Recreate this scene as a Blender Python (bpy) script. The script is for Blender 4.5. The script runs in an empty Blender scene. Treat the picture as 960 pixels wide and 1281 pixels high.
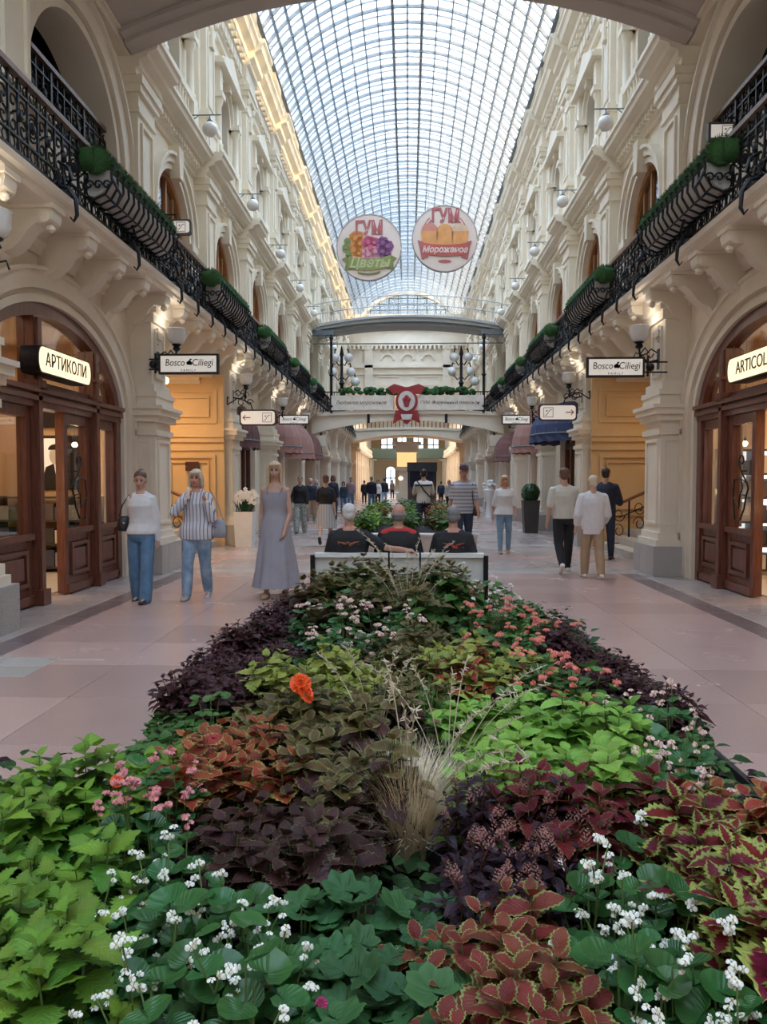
import bpy, bmesh, math, random
import numpy as np
from mathutils import Vector, Matrix, Euler

SC = bpy.context.scene
COL = SC.collection
PI = math.pi
R = random.Random(11)

# ------------------------------------------------------------------ camera
F = 960.0                                   # focal length in pixels of the 960 x 1281 frame
CAMZ = 1.6
YAW, PITCH = math.atan(31 / F), -math.atan(40.5 / F)
cam_d = bpy.data.cameras.new('camera')
cam_d.sensor_fit = 'HORIZONTAL'
cam_d.sensor_width = 36.0
cam_d.lens = 36.0 * F / 960.0
cam_d.clip_start, cam_d.clip_end = 0.05, 400
cam = bpy.data.objects.new('camera', cam_d)
cam.location = (0, 0, CAMZ)
cam.rotation_euler = (PI / 2 + PITCH, 0, YAW)
COL.objects.link(cam)
SC.camera = cam
_cm = cam.rotation_euler.to_matrix()


def ray(px, py):
    return _cm @ Vector(((px - 480) / F, (640.5 - py) / F, -1.0))


def at(px, py, Y):
    """world point on the plane y = Y that the photograph shows at (px, py)"""
    d = ray(px, py)
    k = Y / d.y
    return Vector((d.x * k, Y, CAMZ + d.z * k))


def onz(px, py, z):
    d = ray(px, py)
    k = (z - CAMZ) / d.z
    return Vector((d.x * k, d.y * k, z))


# ------------------------------------------------------------------ colour management
SC.view_settings.view_transform = 'Standard'
SC.view_settings.look = 'None'
SC.view_settings.exposure = 1.18
SC.view_settings.gamma = 1.0
SC.view_settings.use_curve_mapping = False
SC.cycles.use_denoising = True
SC.cycles.max_bounces = 10
SC.cycles.diffuse_bounces = 6
SC.cycles.glossy_bounces = 4
SC.cycles.transparent_max_bounces = 16
SC.cycles.caustics_reflective = False
SC.cycles.caustics_refractive = False
SC.cycles.sample_clamp_indirect = 6.0

# ------------------------------------------------------------------ sky: bright broken overcast, brighter towards the zenith
SKY = 2.6
world = bpy.data.worlds.new('sky')
SC.world = world
world.use_nodes = True
nt = world.node_tree
nt.nodes.clear()


def nd(tree, typ, **kw):
    n = tree.nodes.new(typ)
    for k, v in kw.items():
        if k in n.inputs.keys() if isinstance(k, str) else False:
            n.inputs[k].default_value = v
        else:
            setattr(n, k, v)
    return n


_tc = nd(nt, 'ShaderNodeTexCoord')
_no = nd(nt, 'ShaderNodeTexNoise', Scale=5.0, Detail=6.0, Roughness=0.6)
_sep = nd(nt, 'ShaderNodeSeparateXYZ')
_cr = nd(nt, 'ShaderNodeValToRGB')
_cr.color_ramp.elements[0].position, _cr.color_ramp.elements[0].color = 0.40, (0.46, 0.67, 1.0, 1)
_cr.color_ramp.elements[1].position, _cr.color_ramp.elements[1].color = 0.58, (0.80, 0.90, 1.0, 1)
_mr = nd(nt, 'ShaderNodeMapRange')
_mr.inputs['From Min'].default_value, _mr.inputs['From Max'].default_value = 0.0, 1.0
_mr.inputs['To Min'].default_value, _mr.inputs['To Max'].default_value = 0.42, 1.26
_bg = nd(nt, 'ShaderNodeBackground')
_mul = nd(nt, 'ShaderNodeMath', operation='MULTIPLY')
_mul.inputs[1].default_value = SKY
_out = nd(nt, 'ShaderNodeOutputWorld')
L = nt.links.new
L(_tc.outputs['Generated'], _no.inputs['Vector'])
L(_tc.outputs['Generated'], _sep.inputs[0])
L(_no.outputs['Fac'], _cr.inputs['Fac'])
L(_sep.outputs['Z'], _mr.inputs['Value'])
L(_mr.outputs['Result'], _mul.inputs[0])
L(_cr.outputs['Color'], _bg.inputs['Color'])
L(_mul.outputs[0], _bg.inputs['Strength'])
L(_bg.outputs[0], _out.inputs[0])

# low warm sun that rakes the top of the left wall
sun_d = bpy.data.lights.new('sun', 'SUN')
sun_d.energy, sun_d.color, sun_d.angle = 3.6, (1.0, 0.70, 0.36), 0.02
sun = bpy.data.objects.new('sun', sun_d)
sun.rotation_euler = Vector((-1.0, 0.62, -0.24)).to_track_quat('-Z', 'Y').to_euler()
COL.objects.link(sun)

# sampling portal along the glass roof (gives no light of its own)
por_d = bpy.data.lights.new('roof_portal', 'AREA')
por_d.shape, por_d.size, por_d.size_y = 'RECTANGLE', 8.6, 70.0
por_d.cycles.is_portal = True
por = bpy.data.objects.new('roof_portal', por_d)
por.location = (-0.05, 24.0, 17.2)
COL.objects.link(por)


def lamp(name, typ, loc, energy, color, size=0.1, size_y=None, rot=(0, 0, 0)):
    d = bpy.data.lights.new(name, typ)
    d.energy, d.color = energy, color
    if typ == 'AREA':
        d.size = size
        if size_y:
            d.shape, d.size_y = 'RECTANGLE', size_y
    else:
        d.shadow_soft_size = size
    o = bpy.data.objects.new(name, d)
    o.location, o.rotation_euler = loc, rot
    COL.objects.link(o)
    return o
# ------------------------------------------------------------------ helpers: meshes
XC, W = -0.05, 4.65                          # corridor axis and half width at the ground floor wall


class MB:
    """collects vertices and faces of several solids and links them as one mesh"""

    def __init__(s):
        s.v, s.f, s.mi, s.m = [], [], [], 0

    def add(s, vs, fs):
        b = len(s.v)
        s.v += [tuple(v) for v in vs]
        s.f += [tuple(b + i for i in f) for f in fs]
        s.mi += [s.m] * len(fs)
        return s

    def box(s, x0, x1, y0, y1, z0, z1):
        return s.add([(x0, y0, z0), (x1, y0, z0), (x1, y1, z0), (x0, y1, z0), (x0, y0, z1), (x1, y0, z1), (x1, y1, z1), (x0, y1, z1)],
                     [(0, 3, 2, 1), (4, 5, 6, 7), (0, 1, 5, 4), (1, 2, 6, 5), (2, 3, 7, 6), (3, 0, 4, 7)])

    def prism(s, poly, ax, a, b):
        n = len(poly)
        put = {'x': lambda p, t: (t, p[0], p[1]), 'y': lambda p, t: (p[0], t, p[1]), 'z': lambda p, t: (p[0], p[1], t)}[ax]
        vs = [put(p, a) for p in poly] + [put(p, b) for p in poly]
        fs = [tuple(range(n))[::-1], tuple(range(n, 2 * n))]
        fs += [(i, (i + 1) % n, n + (i + 1) % n, n + i) for i in range(n)]
        return s.add(vs, fs)

    def tube(s, pts, r, n=6, closed=False, cap=True):
        pts = [Vector(p) for p in pts]
        m = len(pts)
        rr = r if isinstance(r, (list, tuple)) else [r] * m
        vs, fs = [], []
        up = None
        for i, p in enumerate(pts):
            a = pts[i - 1] if (i > 0 or closed) else p
            c = pts[(i + 1) % m] if (i < m - 1 or closed) else p
            t = (c - a)
            t = t.normalized() if t.length > 1e-9 else Vector((0, 0, 1))
            if up is None:
                up = Vector((0, 0, 1)) if abs(t.z) < 0.9 else Vector((1, 0, 0))
            x = t.cross(up)
            if x.length < 1e-5:
                x = t.orthogonal()
            x.normalize()
            up = x.cross(t).normalized()
            for k in range(n):
                g = 2 * PI * k / n
                vs.append(p + (x * math.cos(g) + up * math.sin(g)) * rr[i])
        for i in range(m if closed else m - 1):
            for k in range(n):
                a, b = i * n + k, i * n + (k + 1) % n
                c, d = ((i + 1) % m) * n + (k + 1) % n, ((i + 1) % m) * n + k
                fs.append((a, b, c, d))
        if cap and not closed:
            fs.append(tuple(range(n))[::-1])
            fs.append(tuple((m - 1) * n + k for k in range(n)))
        return s.add(vs, fs)

    def lathe(s, prof, c=(0, 0, 0), n=16, sx=1.0, sy=1.0):
        vs, fs = [], []
        m = len(prof)
        for r, z in prof:
            for k in range(n):
                g = 2 * PI * k / n
                vs.append((c[0] + r * sx * math.cos(g), c[1] + r * sy * math.sin(g), c[2] + z))
        for i in range(m - 1):
            for k in range(n):
                fs.append((i * n + k, i * n + (k + 1) % n, (i + 1) * n + (k + 1) % n, (i + 1) * n + k))
        fs.append(tuple(range(n))[::-1])
        fs.append(tuple((m - 1) * n + k for k in range(n)))
        return s.add(vs, fs)

    def ball(s, c, r, nu=14, nv=8, M=None):
        if not isinstance(r, (list, tuple, Vector)):
            r = (r, r, r)
        vs, fs = [], []
        vs.append(Vector((0, 0, -r[2])))
        for j in range(1, nv):
            p = -PI / 2 + PI * j / nv
            for k in range(nu):
                g = 2 * PI * k / nu
                vs.append(Vector((r[0] * math.cos(p) * math.cos(g), r[1] * math.cos(p) * math.sin(g), r[2] * math.sin(p))))
        vs.append(Vector((0, 0, r[2])))
        for k in range(nu):
            fs.append((0, 1 + (k + 1) % nu, 1 + k))
        for j in range(nv - 2):
            for k in range(nu):
                a = 1 + j * nu
                fs.append((a + k, a + (k + 1) % nu, a + nu + (k + 1) % nu, a + nu + k))
        a, t = 1 + (nv - 2) * nu, len(vs) - 1
        for k in range(nu):
            fs.append((a + k, a + (k + 1) % nu, t))
        c = Vector(c)
        return s.add([(M @ v if M else v) + c for v in vs], fs)

    def capsule(s, p0, p1, r0, r1, n=10):
        p0, p1 = Vector(p0), Vector(p1)
        t = (p1 - p0).normalized()
        pts, rr = [], []
        for a in (-80, -50, -22):
            pts.append(p0 + t * r0 * math.sin(math.radians(a)))
            rr.append(r0 * math.cos(math.radians(a)))
        for k in range(1, 4):
            pts.append(p0.lerp(p1, k / 4))
            rr.append(r0 + (r1 - r0) * k / 4)
        for a in (22, 50, 80):
            pts.append(p1 + t * r1 * math.sin(math.radians(a)))
            rr.append(r1 * math.cos(math.radians(a)))
        return s.tube(pts, rr, n)

    def rings(s, rs, n=16):
        """closed loft through horizontal ellipses (x, y, z, rx, ry)"""
        vs, fs = [], []
        for (x, y, z, a, b) in rs:
            for k in range(n):
                g = 2 * PI * k / n
                vs.append((x + a * math.cos(g), y + b * math.sin(g), z))
        m = len(rs)
        for i in range(m - 1):
            for k in range(n):
                fs.append((i * n + k, i * n + (k + 1) % n, (i + 1) * n + (k + 1) % n, (i + 1) * n + k))
        fs.append(tuple(range(n))[::-1])
        fs.append(tuple((m - 1) * n + k for k in range(n)))
        return s.add(vs, fs)

    def mesh(s, name, mats, smooth=None, fix=True):
        me = bpy.data.meshes.new(name)
        me.from_pydata(s.v, [], s.f)
        for m in (mats if isinstance(mats, (list, tuple)) else [mats]):
            me.materials.append(m)
        if any(s.mi):
            me.polygons.foreach_set('material_index', s.mi)
        if fix:
            bm = bmesh.new()
            bm.from_mesh(me)
            bmesh.ops.recalc_face_normals(bm, faces=bm.faces)
            bm.to_mesh(me)
            bm.free()
        if smooth is not None:
            me.polygons.foreach_set('use_smooth', [True] * len(me.polygons))
            me.set_sharp_from_angle(angle=math.radians(smooth))
        me.update()
        return me

    def obj(s, name, mats, parent=None, smooth=None, fix=True, loc=(0, 0, 0), rot=(0, 0, 0)):
        return inst(name, s.mesh(name, mats, smooth, fix), parent, loc, rot)


def inst(name, me, parent=None, loc=(0, 0, 0), rot=(0, 0, 0), scale=(1, 1, 1)):
    o = bpy.data.objects.new(name, me)
    COL.objects.link(o)
    o.location, o.rotation_euler, o.scale = loc, rot, scale
    if parent is not None:
        o.parent = parent
    return o


def side(name, me, s, y=0.0, z=0.0, d=0.0, parent=None):
    """a piece modelled with +x out of the wall, set on the left (s=-1) or the right (s=+1) wall"""
    return inst(name, me, parent, (XC + s * (W - d), y, z), (0, 0, 0), (-s, 1, 1))


def tag(o, label=None, cat=None, group=None, kind=None):
    for k, v in (('label', label), ('category', cat), ('group', group), ('kind', kind)):
        if v:
            o[k] = v
    return o


def thing(name, label, cat, loc=(0, 0, 0), rz=0.0, group=None, scale=(1, 1, 1)):
    o = bpy.data.objects.new(name, None)
    o.empty_display_size = 0.1
    COL.objects.link(o)
    o.location, o.rotation_euler, o.scale = loc, (0, 0, rz), scale
    return tag(o, label, cat, group)


def struct(name):
    o = bpy.data.objects.new(name, None)
    o.empty_display_size = 0.1
    COL.objects.link(o)
    return tag(o, kind='structure')


def kids(o):
    return [c for c in COL.objects if c.parent == o]


def dup(root, loc, rz=None, scale=None, label=None, group=None, children=None):
    c = root.copy()
    COL.objects.link(c)
    c.location = loc
    if rz is not None:
        c.rotation_euler = (0, 0, rz)
    if scale is not None:
        c.scale = scale
    tag(c, label, None, group)

    def rec(src, dst):
        for ch in src.children:
            n = ch.copy()
            COL.objects.link(n)
            n.parent = dst
            rec(ch, n)
    rec(root, c)
    return c


ORDN = ['first', 'second', 'third', 'fourth', 'fifth', 'sixth', 'seventh', 'eighth', 'ninth', 'tenth', 'eleventh', 'twelfth']

# scratch scene in which modifiers and letters are evaluated
TMP = bpy.data.scenes.new('scratch')


def evaluated(o):
    TMP.collection.objects.link(o)
    with bpy.context.temp_override(scene=TMP, view_layer=TMP.view_layers[0]):
        dg = bpy.context.evaluated_depsgraph_get()
        dg.update()
    me = bpy.data.meshes.new_from_object(o.evaluated_get(dg), preserve_all_data_layers=False, depsgraph=dg)
    d = o.data
    bpy.data.objects.remove(o)
    if isinstance(d, bpy.types.Mesh):
        bpy.data.meshes.remove(d)
    else:
        bpy.data.curves.remove(d)
    return me


def fuse(mb, name, mats, voxel, it=4, fac=0.5):
    """one continuous skin over the solids in mb"""
    me = mb.mesh(name + '_raw', [], fix=True)
    o = bpy.data.objects.new(name, me)
    r = o.modifiers.new('r', 'REMESH')
    r.mode, r.voxel_size, r.use_smooth_shade = 'VOXEL', voxel, True
    if it:
        m = o.modifiers.new('s', 'SMOOTH')
        m.factor, m.iterations = fac, it
    out = evaluated(o)
    out.name = name
    out.materials.clear()
    for m in (mats if isinstance(mats, (list, tuple)) else [mats]):
        out.materials.append(m)
    out.polygons.foreach_set('use_smooth', [True] * len(out.polygons))
    return out


def letters(body, size, mat, extrude=0.004, width=1.0, shear=0.0, bold=0.0):
    c = bpy.data.curves.new('letters', 'FONT')
    c.body, c.size, c.extrude, c.shear = body, size, extrude, shear
    c.offset = bold
    c.align_x, c.align_y = 'CENTER', 'CENTER'
    c.resolution_u = 4
    me = evaluated(bpy.data.objects.new('letters', c))
    me.materials.clear()
    me.materials.append(mat)
    if width != 1.0:
        me.transform(Matrix.Diagonal((width, 1, 1, 1)))
    return me


def arc(yc, hw, zs, rise, n=20, a0=0.0, a1=PI):
    return [(yc + hw * math.cos(a0 + (a1 - a0) * i / n), zs + rise * math.sin(a0 + (a1 - a0) * i / n)) for i in range(n + 1)]


def arch_wall(mb, y0, y1, z0, z1, yc, hw, zs, rise, d0, d1, n=20):
    poly = [(y1, z1), (y0, z1), (y0, z0), (yc - hw, z0)] + arc(yc, hw, zs, rise, n)[::-1] + [(yc + hw, z0), (y1, z0)]
    mb.prism(poly, 'x', d0, d1)


def archivolt(mb, yc, hw, zs, rise, w, d0, d1, z0=None, n=20):
    i, o = arc(yc, hw, zs, rise, n), arc(yc, hw + w, zs, rise + w, n)
    if z0 is None:
        mb.prism(o + i[::-1], 'x', d0, d1)
    else:
        mb.prism([(yc + hw + w, z0)] + o + [(yc - hw - w, z0), (yc - hw, z0)] + i[::-1] + [(yc + hw, z0)], 'x', d0, d1)


def frame(mb, ax, a0, a1, z0, z1, w, t0, t1):
    """raised rectangular moulding; ax='y' lies on a wall whose normal is x, ax='x' on a wall whose normal is y"""
    for (p, q, r, s) in ((a0, a1, z0, z0 + w), (a0, a1, z1 - w, z1), (a0, a0 + w, z0 + w, z1 - w), (a1 - w, a1, z0 + w, z1 - w)):
        if ax == 'y':
            mb.box(t0, t1, p, q, r, s)
        else:
            mb.box(p, q, t0, t1, r, s)


# ------------------------------------------------------------------ helpers: materials
def M(name, col, rough=0.6, var=0.10, scale=5.0, bump=0.0, bscale=60.0, metal=0.0, coat=0.0, emit=None, spec=0.5, stretch=None, var2=None):
    m = bpy.data.materials.new(name)
    m.use_nodes = True
    t = m.node_tree
    b = t.nodes['Principled BSDF']
    b.inputs['Roughness'].default_value = rough
    b.inputs['Metallic'].default_value = metal
    b.inputs['Coat Weight'].default_value = coat
    b.inputs['Coat Roughness'].default_value = 0.12
    b.inputs['Specular IOR Level'].default_value = spec
    tc = t.nodes.new('ShaderNodeTexCoord')
    vec = tc.outputs['Object']
    if stretch:
        mp = t.nodes.new('ShaderNodeMapping')
        mp.inputs['Scale'].default_value = stretch
        t.links.new(vec, mp.inputs['Vector'])
        vec = mp.outputs[0]
    no = t.nodes.new('ShaderNodeTexNoise')
    no.inputs['Scale'].default_value, no.inputs['Detail'].default_value = scale, 5.0
    t.links.new(vec, no.inputs['Vector'])
    cr = t.nodes.new('ShaderNodeValToRGB')
    lo = tuple(max(0, c * (1 - var)) for c in col) if var2 is None else var2
    hi = tuple(min(1, c * (1 + var)) for c in col)
    cr.color_ramp.elements[0].position, cr.color_ramp.elements[0].color = 0.3, (*lo, 1)
    cr.color_ramp.elements[1].position, cr.color_ramp.elements[1].color = 0.7, (*hi, 1)
    t.links.new(no.outputs['Fac'], cr.inputs['Fac'])
    t.links.new(cr.outputs['Color'], b.inputs['Base Color'])
    if bump:
        n2 = t.nodes.new('ShaderNodeTexNoise')
        n2.inputs['Scale'].default_value, n2.inputs['Detail'].default_value = bscale, 4.0
        t.links.new(vec, n2.inputs['Vector'])
        bp = t.nodes.new('ShaderNodeBump')
        bp.inputs['Strength'].default_value, bp.inputs['Distance'].default_value = bump, 0.01
        t.links.new(n2.outputs['Fac'], bp.inputs['Height'])
        t.links.new(bp.outputs[0], b.inputs['Normal'])
    if emit:
        b.inputs['Emission Color'].default_value = (*emit[0], 1)
        b.inputs['Emission Strength'].default_value = emit[1]
    return m


def glass(name, tint, gloss=0.12, milk=0.0, rough=0.02, grazing=0.6):
    """thin pane: see-through, a mirror reflection that grows at grazing angles, some milky scatter"""
    m = bpy.data.materials.new(name)
    m.use_nodes = True
    t = m.node_tree
    t.nodes.clear()
    out = t.nodes.new('ShaderNodeOutputMaterial')
    tr = t.nodes.new('ShaderNodeBsdfTransparent')
    tr.inputs['Color'].default_value = (*tint, 1)
    no = t.nodes.new('ShaderNodeTexNoise')
    no.inputs['Scale'].default_value = 1.5
    gl = t.nodes.new('ShaderNodeBsdfGlossy')
    gl.inputs['Roughness'].default_value = rough
    lw = t.nodes.new('ShaderNodeLayerWeight')
    lw.inputs['Blend'].default_value = 0.5
    pw = t.nodes.new('ShaderNodeMath')
    pw.operation, pw.inputs[1].default_value = 'POWER', 3.0
    t.links.new(lw.outputs['Facing'], pw.inputs[0])
    ad = t.nodes.new('ShaderNodeMath')
    ad.operation = 'MULTIPLY_ADD'
    ad.inputs[1].default_value, ad.inputs[2].default_value = grazing, gloss
    mx = t.nodes.new('ShaderNodeMixShader')
    t.links.new(pw.outputs[0], ad.inputs[0])
    t.links.new(ad.outputs[0], mx.inputs[0])
    t.links.new(gl.outputs[0], mx.inputs[2])
    base = tr.outputs[0]
    if milk:
        tl = t.nodes.new('ShaderNodeBsdfTranslucent')
        tl.inputs['Color'].default_value = (0.9, 0.95, 1.0, 1)
        m2 = t.nodes.new('ShaderNodeMixShader')
        mm = t.nodes.new('ShaderNodeMath')
        mm.operation = 'MULTIPLY'
        mm.inputs[1].default_value = milk * 2
        t.links.new(no.outputs['Fac'], mm.inputs[0])
        t.links.new(mm.outputs[0], m2.inputs[0])
        t.links.new(tr.outputs[0], m2.inputs[1])
        t.links.new(tl.outputs[0], m2.inputs[2])
        base = m2.outputs[0]
    t.links.new(base, mx.inputs[1])
    t.links.new(mx.outputs[0], out.inputs[0])
    return m


def stripes(name, c0, c1, axis, scale, duty=0.5, rough=0.85):
    """woven or printed stripes in object space"""
    m = M(name, c0, rough, 0.05, 20)
    t = m.node_tree
    b = t.nodes['Principled BSDF']
    tc = t.nodes.new('ShaderNodeTexCoord')
    sp = t.nodes.new('ShaderNodeSeparateXYZ')
    mu = t.nodes.new('ShaderNodeMath')
    mu.operation, mu.inputs[1].default_value = 'MULTIPLY', scale
    fr = t.nodes.new('ShaderNodeMath')
    fr.operation = 'FRACT'
    gt = t.nodes.new('ShaderNodeMath')
    gt.operation, gt.inputs[1].default_value = 'GREATER_THAN', duty
    mx = t.nodes.new('ShaderNodeMixRGB')
    mx.inputs[1].default_value, mx.inputs[2].default_value = (*c0, 1), (*c1, 1)
    t.links.new(tc.outputs['Object'], sp.inputs[0])
    t.links.new(sp.outputs[axis], mu.inputs[0])
    t.links.new(mu.outputs[0], fr.inputs[0])
    t.links.new(fr.outputs[0], gt.inputs[0])
    t.links.new(gt.outputs[0], mx.inputs[0])
    t.links.new(mx.outputs[0], b.inputs['Base Color'])
    return m


STUCCO = M('cream_stucco', (0.78, 0.70, 0.58), 0.7, 0.07, 1.2, 0.15, 30)
STUCCO2 = M('pale_stucco', (0.84, 0.765, 0.63), 0.7, 0.06, 1.5, 0.15, 30)
OCHRE = M('ochre_panel_paint', (0.66, 0.46, 0.25), 0.55, 0.06, 1.5)
GRANITE_G = M('grey_granite', (0.42, 0.40, 0.38), 0.35, 0.25, 90, 0.05, 100)
WOOD = M('brown_stained_wood', (0.15, 0.050, 0.031), 0.38, 0.35, 7, 0.1, 30, coat=0.3, stretch=(6, 6, 0.6))
WOOD2 = M('orange_window_wood', (0.42, 0.19, 0.075), 0.45, 0.25, 7, stretch=(6, 6, 0.6))
IRON = M('black_wrought_iron', (0.018, 0.019, 0.023), 0.42, 0.3, 20, metal=0.6)
IRON2 = M('dark_roof_iron', (0.16, 0.19, 0.21), 0.5, 0.15, 9, metal=0.2)
IRONW = M('pale_roof_iron', (0.42, 0.45, 0.47), 0.55, 0.12, 9)
RAILW = M('handrail_brown', (0.16, 0.09, 0.06), 0.35, 0.2, 9)
WHITE = M('white_paint', (0.80, 0.80, 0.78), 0.45, 0.04, 6)
OPAL = M('opal_glass', (0.82, 0.82, 0.80), 0.18, 0.03, 3, coat=0.5)
SIGNW = M('sign_face', (0.76, 0.74, 0.70), 0.5, 0.03, 3, emit=((1.0, .93, .84), .16))
BLACK = M('black_print', (0.012, 0.012, 0.014), 0.5, 0.1, 8)
REDP = M('red_print', (0.36, 0.03, 0.035), 0.5, 0.1, 8)
DARK = M('dark_interior', (0.035, 0.03, 0.03), 0.8, 0.2, 3)
PANE = glass('window_glass', (0.86, 0.88, 0.90), 0.10)
ROOFG = glass('roof_glass', (0.96, 0.98, 1.0), 0.01, 0.04, 0.1, 1.6)
# ------------------------------------------------------------------ floor
def granite(name, col, dark, light, rough):
    m = bpy.data.materials.new(name)
    m.use_nodes = True
    t = m.node_tree
    b = t.nodes['Principled BSDF']
    b.inputs['Roughness'].default_value = rough
    geo = t.nodes.new('ShaderNodeNewGeometry')
    n1 = t.nodes.new('ShaderNodeTexNoise')
    n1.inputs['Scale'].default_value, n1.inputs['Detail'].default_value = 180, 3
    n2 = t.nodes.new('ShaderNodeTexNoise')
    n2.inputs['Scale'].default_value, n2.inputs['Detail'].default_value = 0.9, 4
    cr = t.nodes.new('ShaderNodeValToRGB')
    e = cr.color_ramp.elements
    e[0].position, e[0].color = 0.30, (*dark, 1)
    e[1].position, e[1].color = 0.72, (*light, 1)
    k = e.new(0.5)
    k.color = (*col, 1)
    oi = t.nodes.new('ShaderNodeObjectInfo')
    mr = t.nodes.new('ShaderNodeMapRange')
    mr.inputs['To Min'].default_value, mr.inputs['To Max'].default_value = 0.86, 1.10
    m2 = t.nodes.new('ShaderNodeMapRange')
    m2.inputs['To Min'].default_value, m2.inputs['To Max'].default_value = 0.88, 1.12
    mu = t.nodes.new('ShaderNodeMath')
    mu.operation = 'MULTIPLY'
    mx = t.nodes.new('ShaderNodeVectorMath')
    mx.operation = 'SCALE'
    t.links.new(geo.outputs['Position'], n1.inputs['Vector'])
    t.links.new(geo.outputs['Position'], n2.inputs['Vector'])
    t.links.new(n1.outputs['Fac'], cr.inputs['Fac'])
    t.links.new(oi.outputs['Random'], mr.inputs['Value'])
    t.links.new(n2.outputs['Fac'], m2.inputs['Value'])
    t.links.new(mr.outputs[0], mu.inputs[0])
    t.links.new(m2.outputs[0], mu.inputs[1])
    t.links.new(cr.outputs[0], mx.inputs[0])
    t.links.new(mu.outputs[0], mx.inputs['Scale'])
    t.links.new(mx.outputs[0], b.inputs['Base Color'])
    r2 = t.nodes.new('ShaderNodeMapRange')
    r2.inputs['To Min'].default_value, r2.inputs['To Max'].default_value = rough * 0.8, rough * 1.35
    t.links.new(n2.outputs['Fac'], r2.inputs['Value'])
    t.links.new(r2.outputs[0], b.inputs['Roughness'])
    return m


G_PINK = granite('pink_granite', (0.46, 0.315, 0.285), (0.36, 0.235, 0.21), (0.56, 0.41, 0.375), 0.24)
G_GREY = granite('grey_floor_granite', (0.40, 0.33, 0.305), (0.31, 0.25, 0.23), (0.49, 0.42, 0.39), 0.26)
G_DARK = granite('dark_floor_granite', (0.19, 0.14, 0.14), (0.11, 0.08, 0.08), (0.30, 0.23, 0.23), 0.26)
G_LIGHT = granite('light_floor_granite', (0.44, 0.42, 0.39), (0.30, 0.28, 0.26), (0.58, 0.56, 0.53), 0.30)
GROUT = M('floor_joint', (0.10, 0.07, 0.065), 0.8)

floor = struct('floor')
MB().box(-9.0, 9.0, -10, 95, -0.30, -0.012).obj('bedding', GROUT, floor)
_tiles = {}


def tile_mesh(w, l, mat):
    k = (round(w, 3), round(l, 3), mat.name)
    if k not in _tiles:
        g = 0.003
        b = MB()
        x, y = w / 2 - g, l / 2 - g
        c = 0.004
        b.add([(-x, -y, -.012), (x, -y, -.012), (x, y, -.012), (-x, y, -.012),
               (-x, -y, -c), (x, -y, -c), (x, y, -c), (-x, y, -c),
               (-x + c, -y + c, 0), (x - c, -y + c, 0), (x - c, y - c, 0), (-x + c, y - c, 0)],
              [(0, 1, 5, 4), (1, 2, 6, 5), (2, 3, 7, 6), (3, 0, 4, 7), (4, 5, 9, 8), (5, 6, 10, 9), (6, 7, 11, 10), (7, 4, 8, 11), (8, 9, 10, 11)])
        _tiles[k] = b.mesh('tile', mat)
    return _tiles[k]


def floor_mat(x, y):
    ax = abs(x - XC)
    if 13.1 < y < 13.6 or 18.5 < y < 19.0 or 24.3 < y < 24.8:
        return G_LIGHT if ax < 3.2 else G_GREY
    if y > 14.4 and ax < 3.7 and int(y * 1.3) % 4 != 0:
        return G_GREY
    if 13.6 < y < 14.4 or 17.8 < y < 18.5 or y > 19.0 and ax < 3.3 and int(y / 2) % 3 == 0:
        return G_GREY
    if ax > 3.9:
        return G_GREY
    if 3.62 < ax <= 3.9 and y < 13.2:
        return G_DARK
    if y > 19:
        return G_GREY if int((y - 19) / 1.6) % 2 else G_PINK
    return G_PINK


xs = [-4.95, -3.95, -3.65, -2.45, -1.25, 0.0, 1.25, 2.45, 3.65, 3.95, 4.95]
ys = [1.5, 2.5, 3.5, 4.5, 5.5, 6.5, 7.4, 8.3, 9.2, 10.0, 10.8, 11.6, 12.4, 13.1, 13.6, 14.4, 15.3, 16.2, 17.1, 17.8, 18.5, 19.0, 20.2, 21.5, 22.8, 24.3, 24.8]
for i in range(len(xs) - 1):
    for j in range(len(ys) - 1):
        cx, cy = (xs[i] + xs[i + 1]) / 2 + XC, (ys[j] + ys[j + 1]) / 2
        if abs(cx) < .9 and cy < 6.2:
            continue
        inst('tile', tile_mesh(xs[i + 1] - xs[i], ys[j + 1] - ys[j], floor_mat(cx, cy)), floor, (cx, cy, 0))
# the rest of the paving, too small to tell apart (far away) or out of sight
_ys = [-10 + k * 1.15 for k in range(10)] + [1.5]
_yf = [24.8 + 1.3 * k for k in range(50)]
for m_, rows, sel in ((G_PINK, _ys, 0), (G_PINK, _yf, 0), (G_GREY, _yf, 1)):
    b = MB()
    for i in range(len(xs) - 1):
        for j in range(len(rows) - 1):
            if rows is _yf and (j // 2 + (i in (0, 1, 8, 9))) % 2 != sel:
                continue
            b.box(xs[i] + .004 + XC, xs[i + 1] - .004 + XC, rows[j] + .004, rows[j + 1] - .004, -.012, 0)
    tag(b.obj('paving', m_, floor), kind='stuff')
# pale marble inlay in front of the left shop
for k in range(3):
    for j in range(2):
        inst('inlay_tile', tile_mesh(0.42, 0.34, G_LIGHT), floor, (-3.33 - 0.42 * k, 6.22 + 0.34 * j + 0.02, 0.003))
inst('inlay_tile', tile_mesh(0.52, 0.05, G_LIGHT), floor, (-2.95, 6.67, 0.003))

# ------------------------------------------------------------------ long walls (left and right are mirror images)
walls = {-1: struct('wall_left'), 1: struct('wall_right')}
Y_END = 57.5
BAYS = [15.0 + 4.1 * k for k in range(11)]             # window bays of the upper floors
GP = [7.45, 13.3, 19.0, 24.6, 30.2, 35.4, 41.0, 46.6, 52.2, 57.2]   # ground floor piers


def both(name, me, y=0.0, z=0.0, d=0.0, kind=None):
    for s in (-1, 1):
        o = side(name, me, s, y, z, d, walls[s])
        if kind:
            o['kind'] = kind


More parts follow.
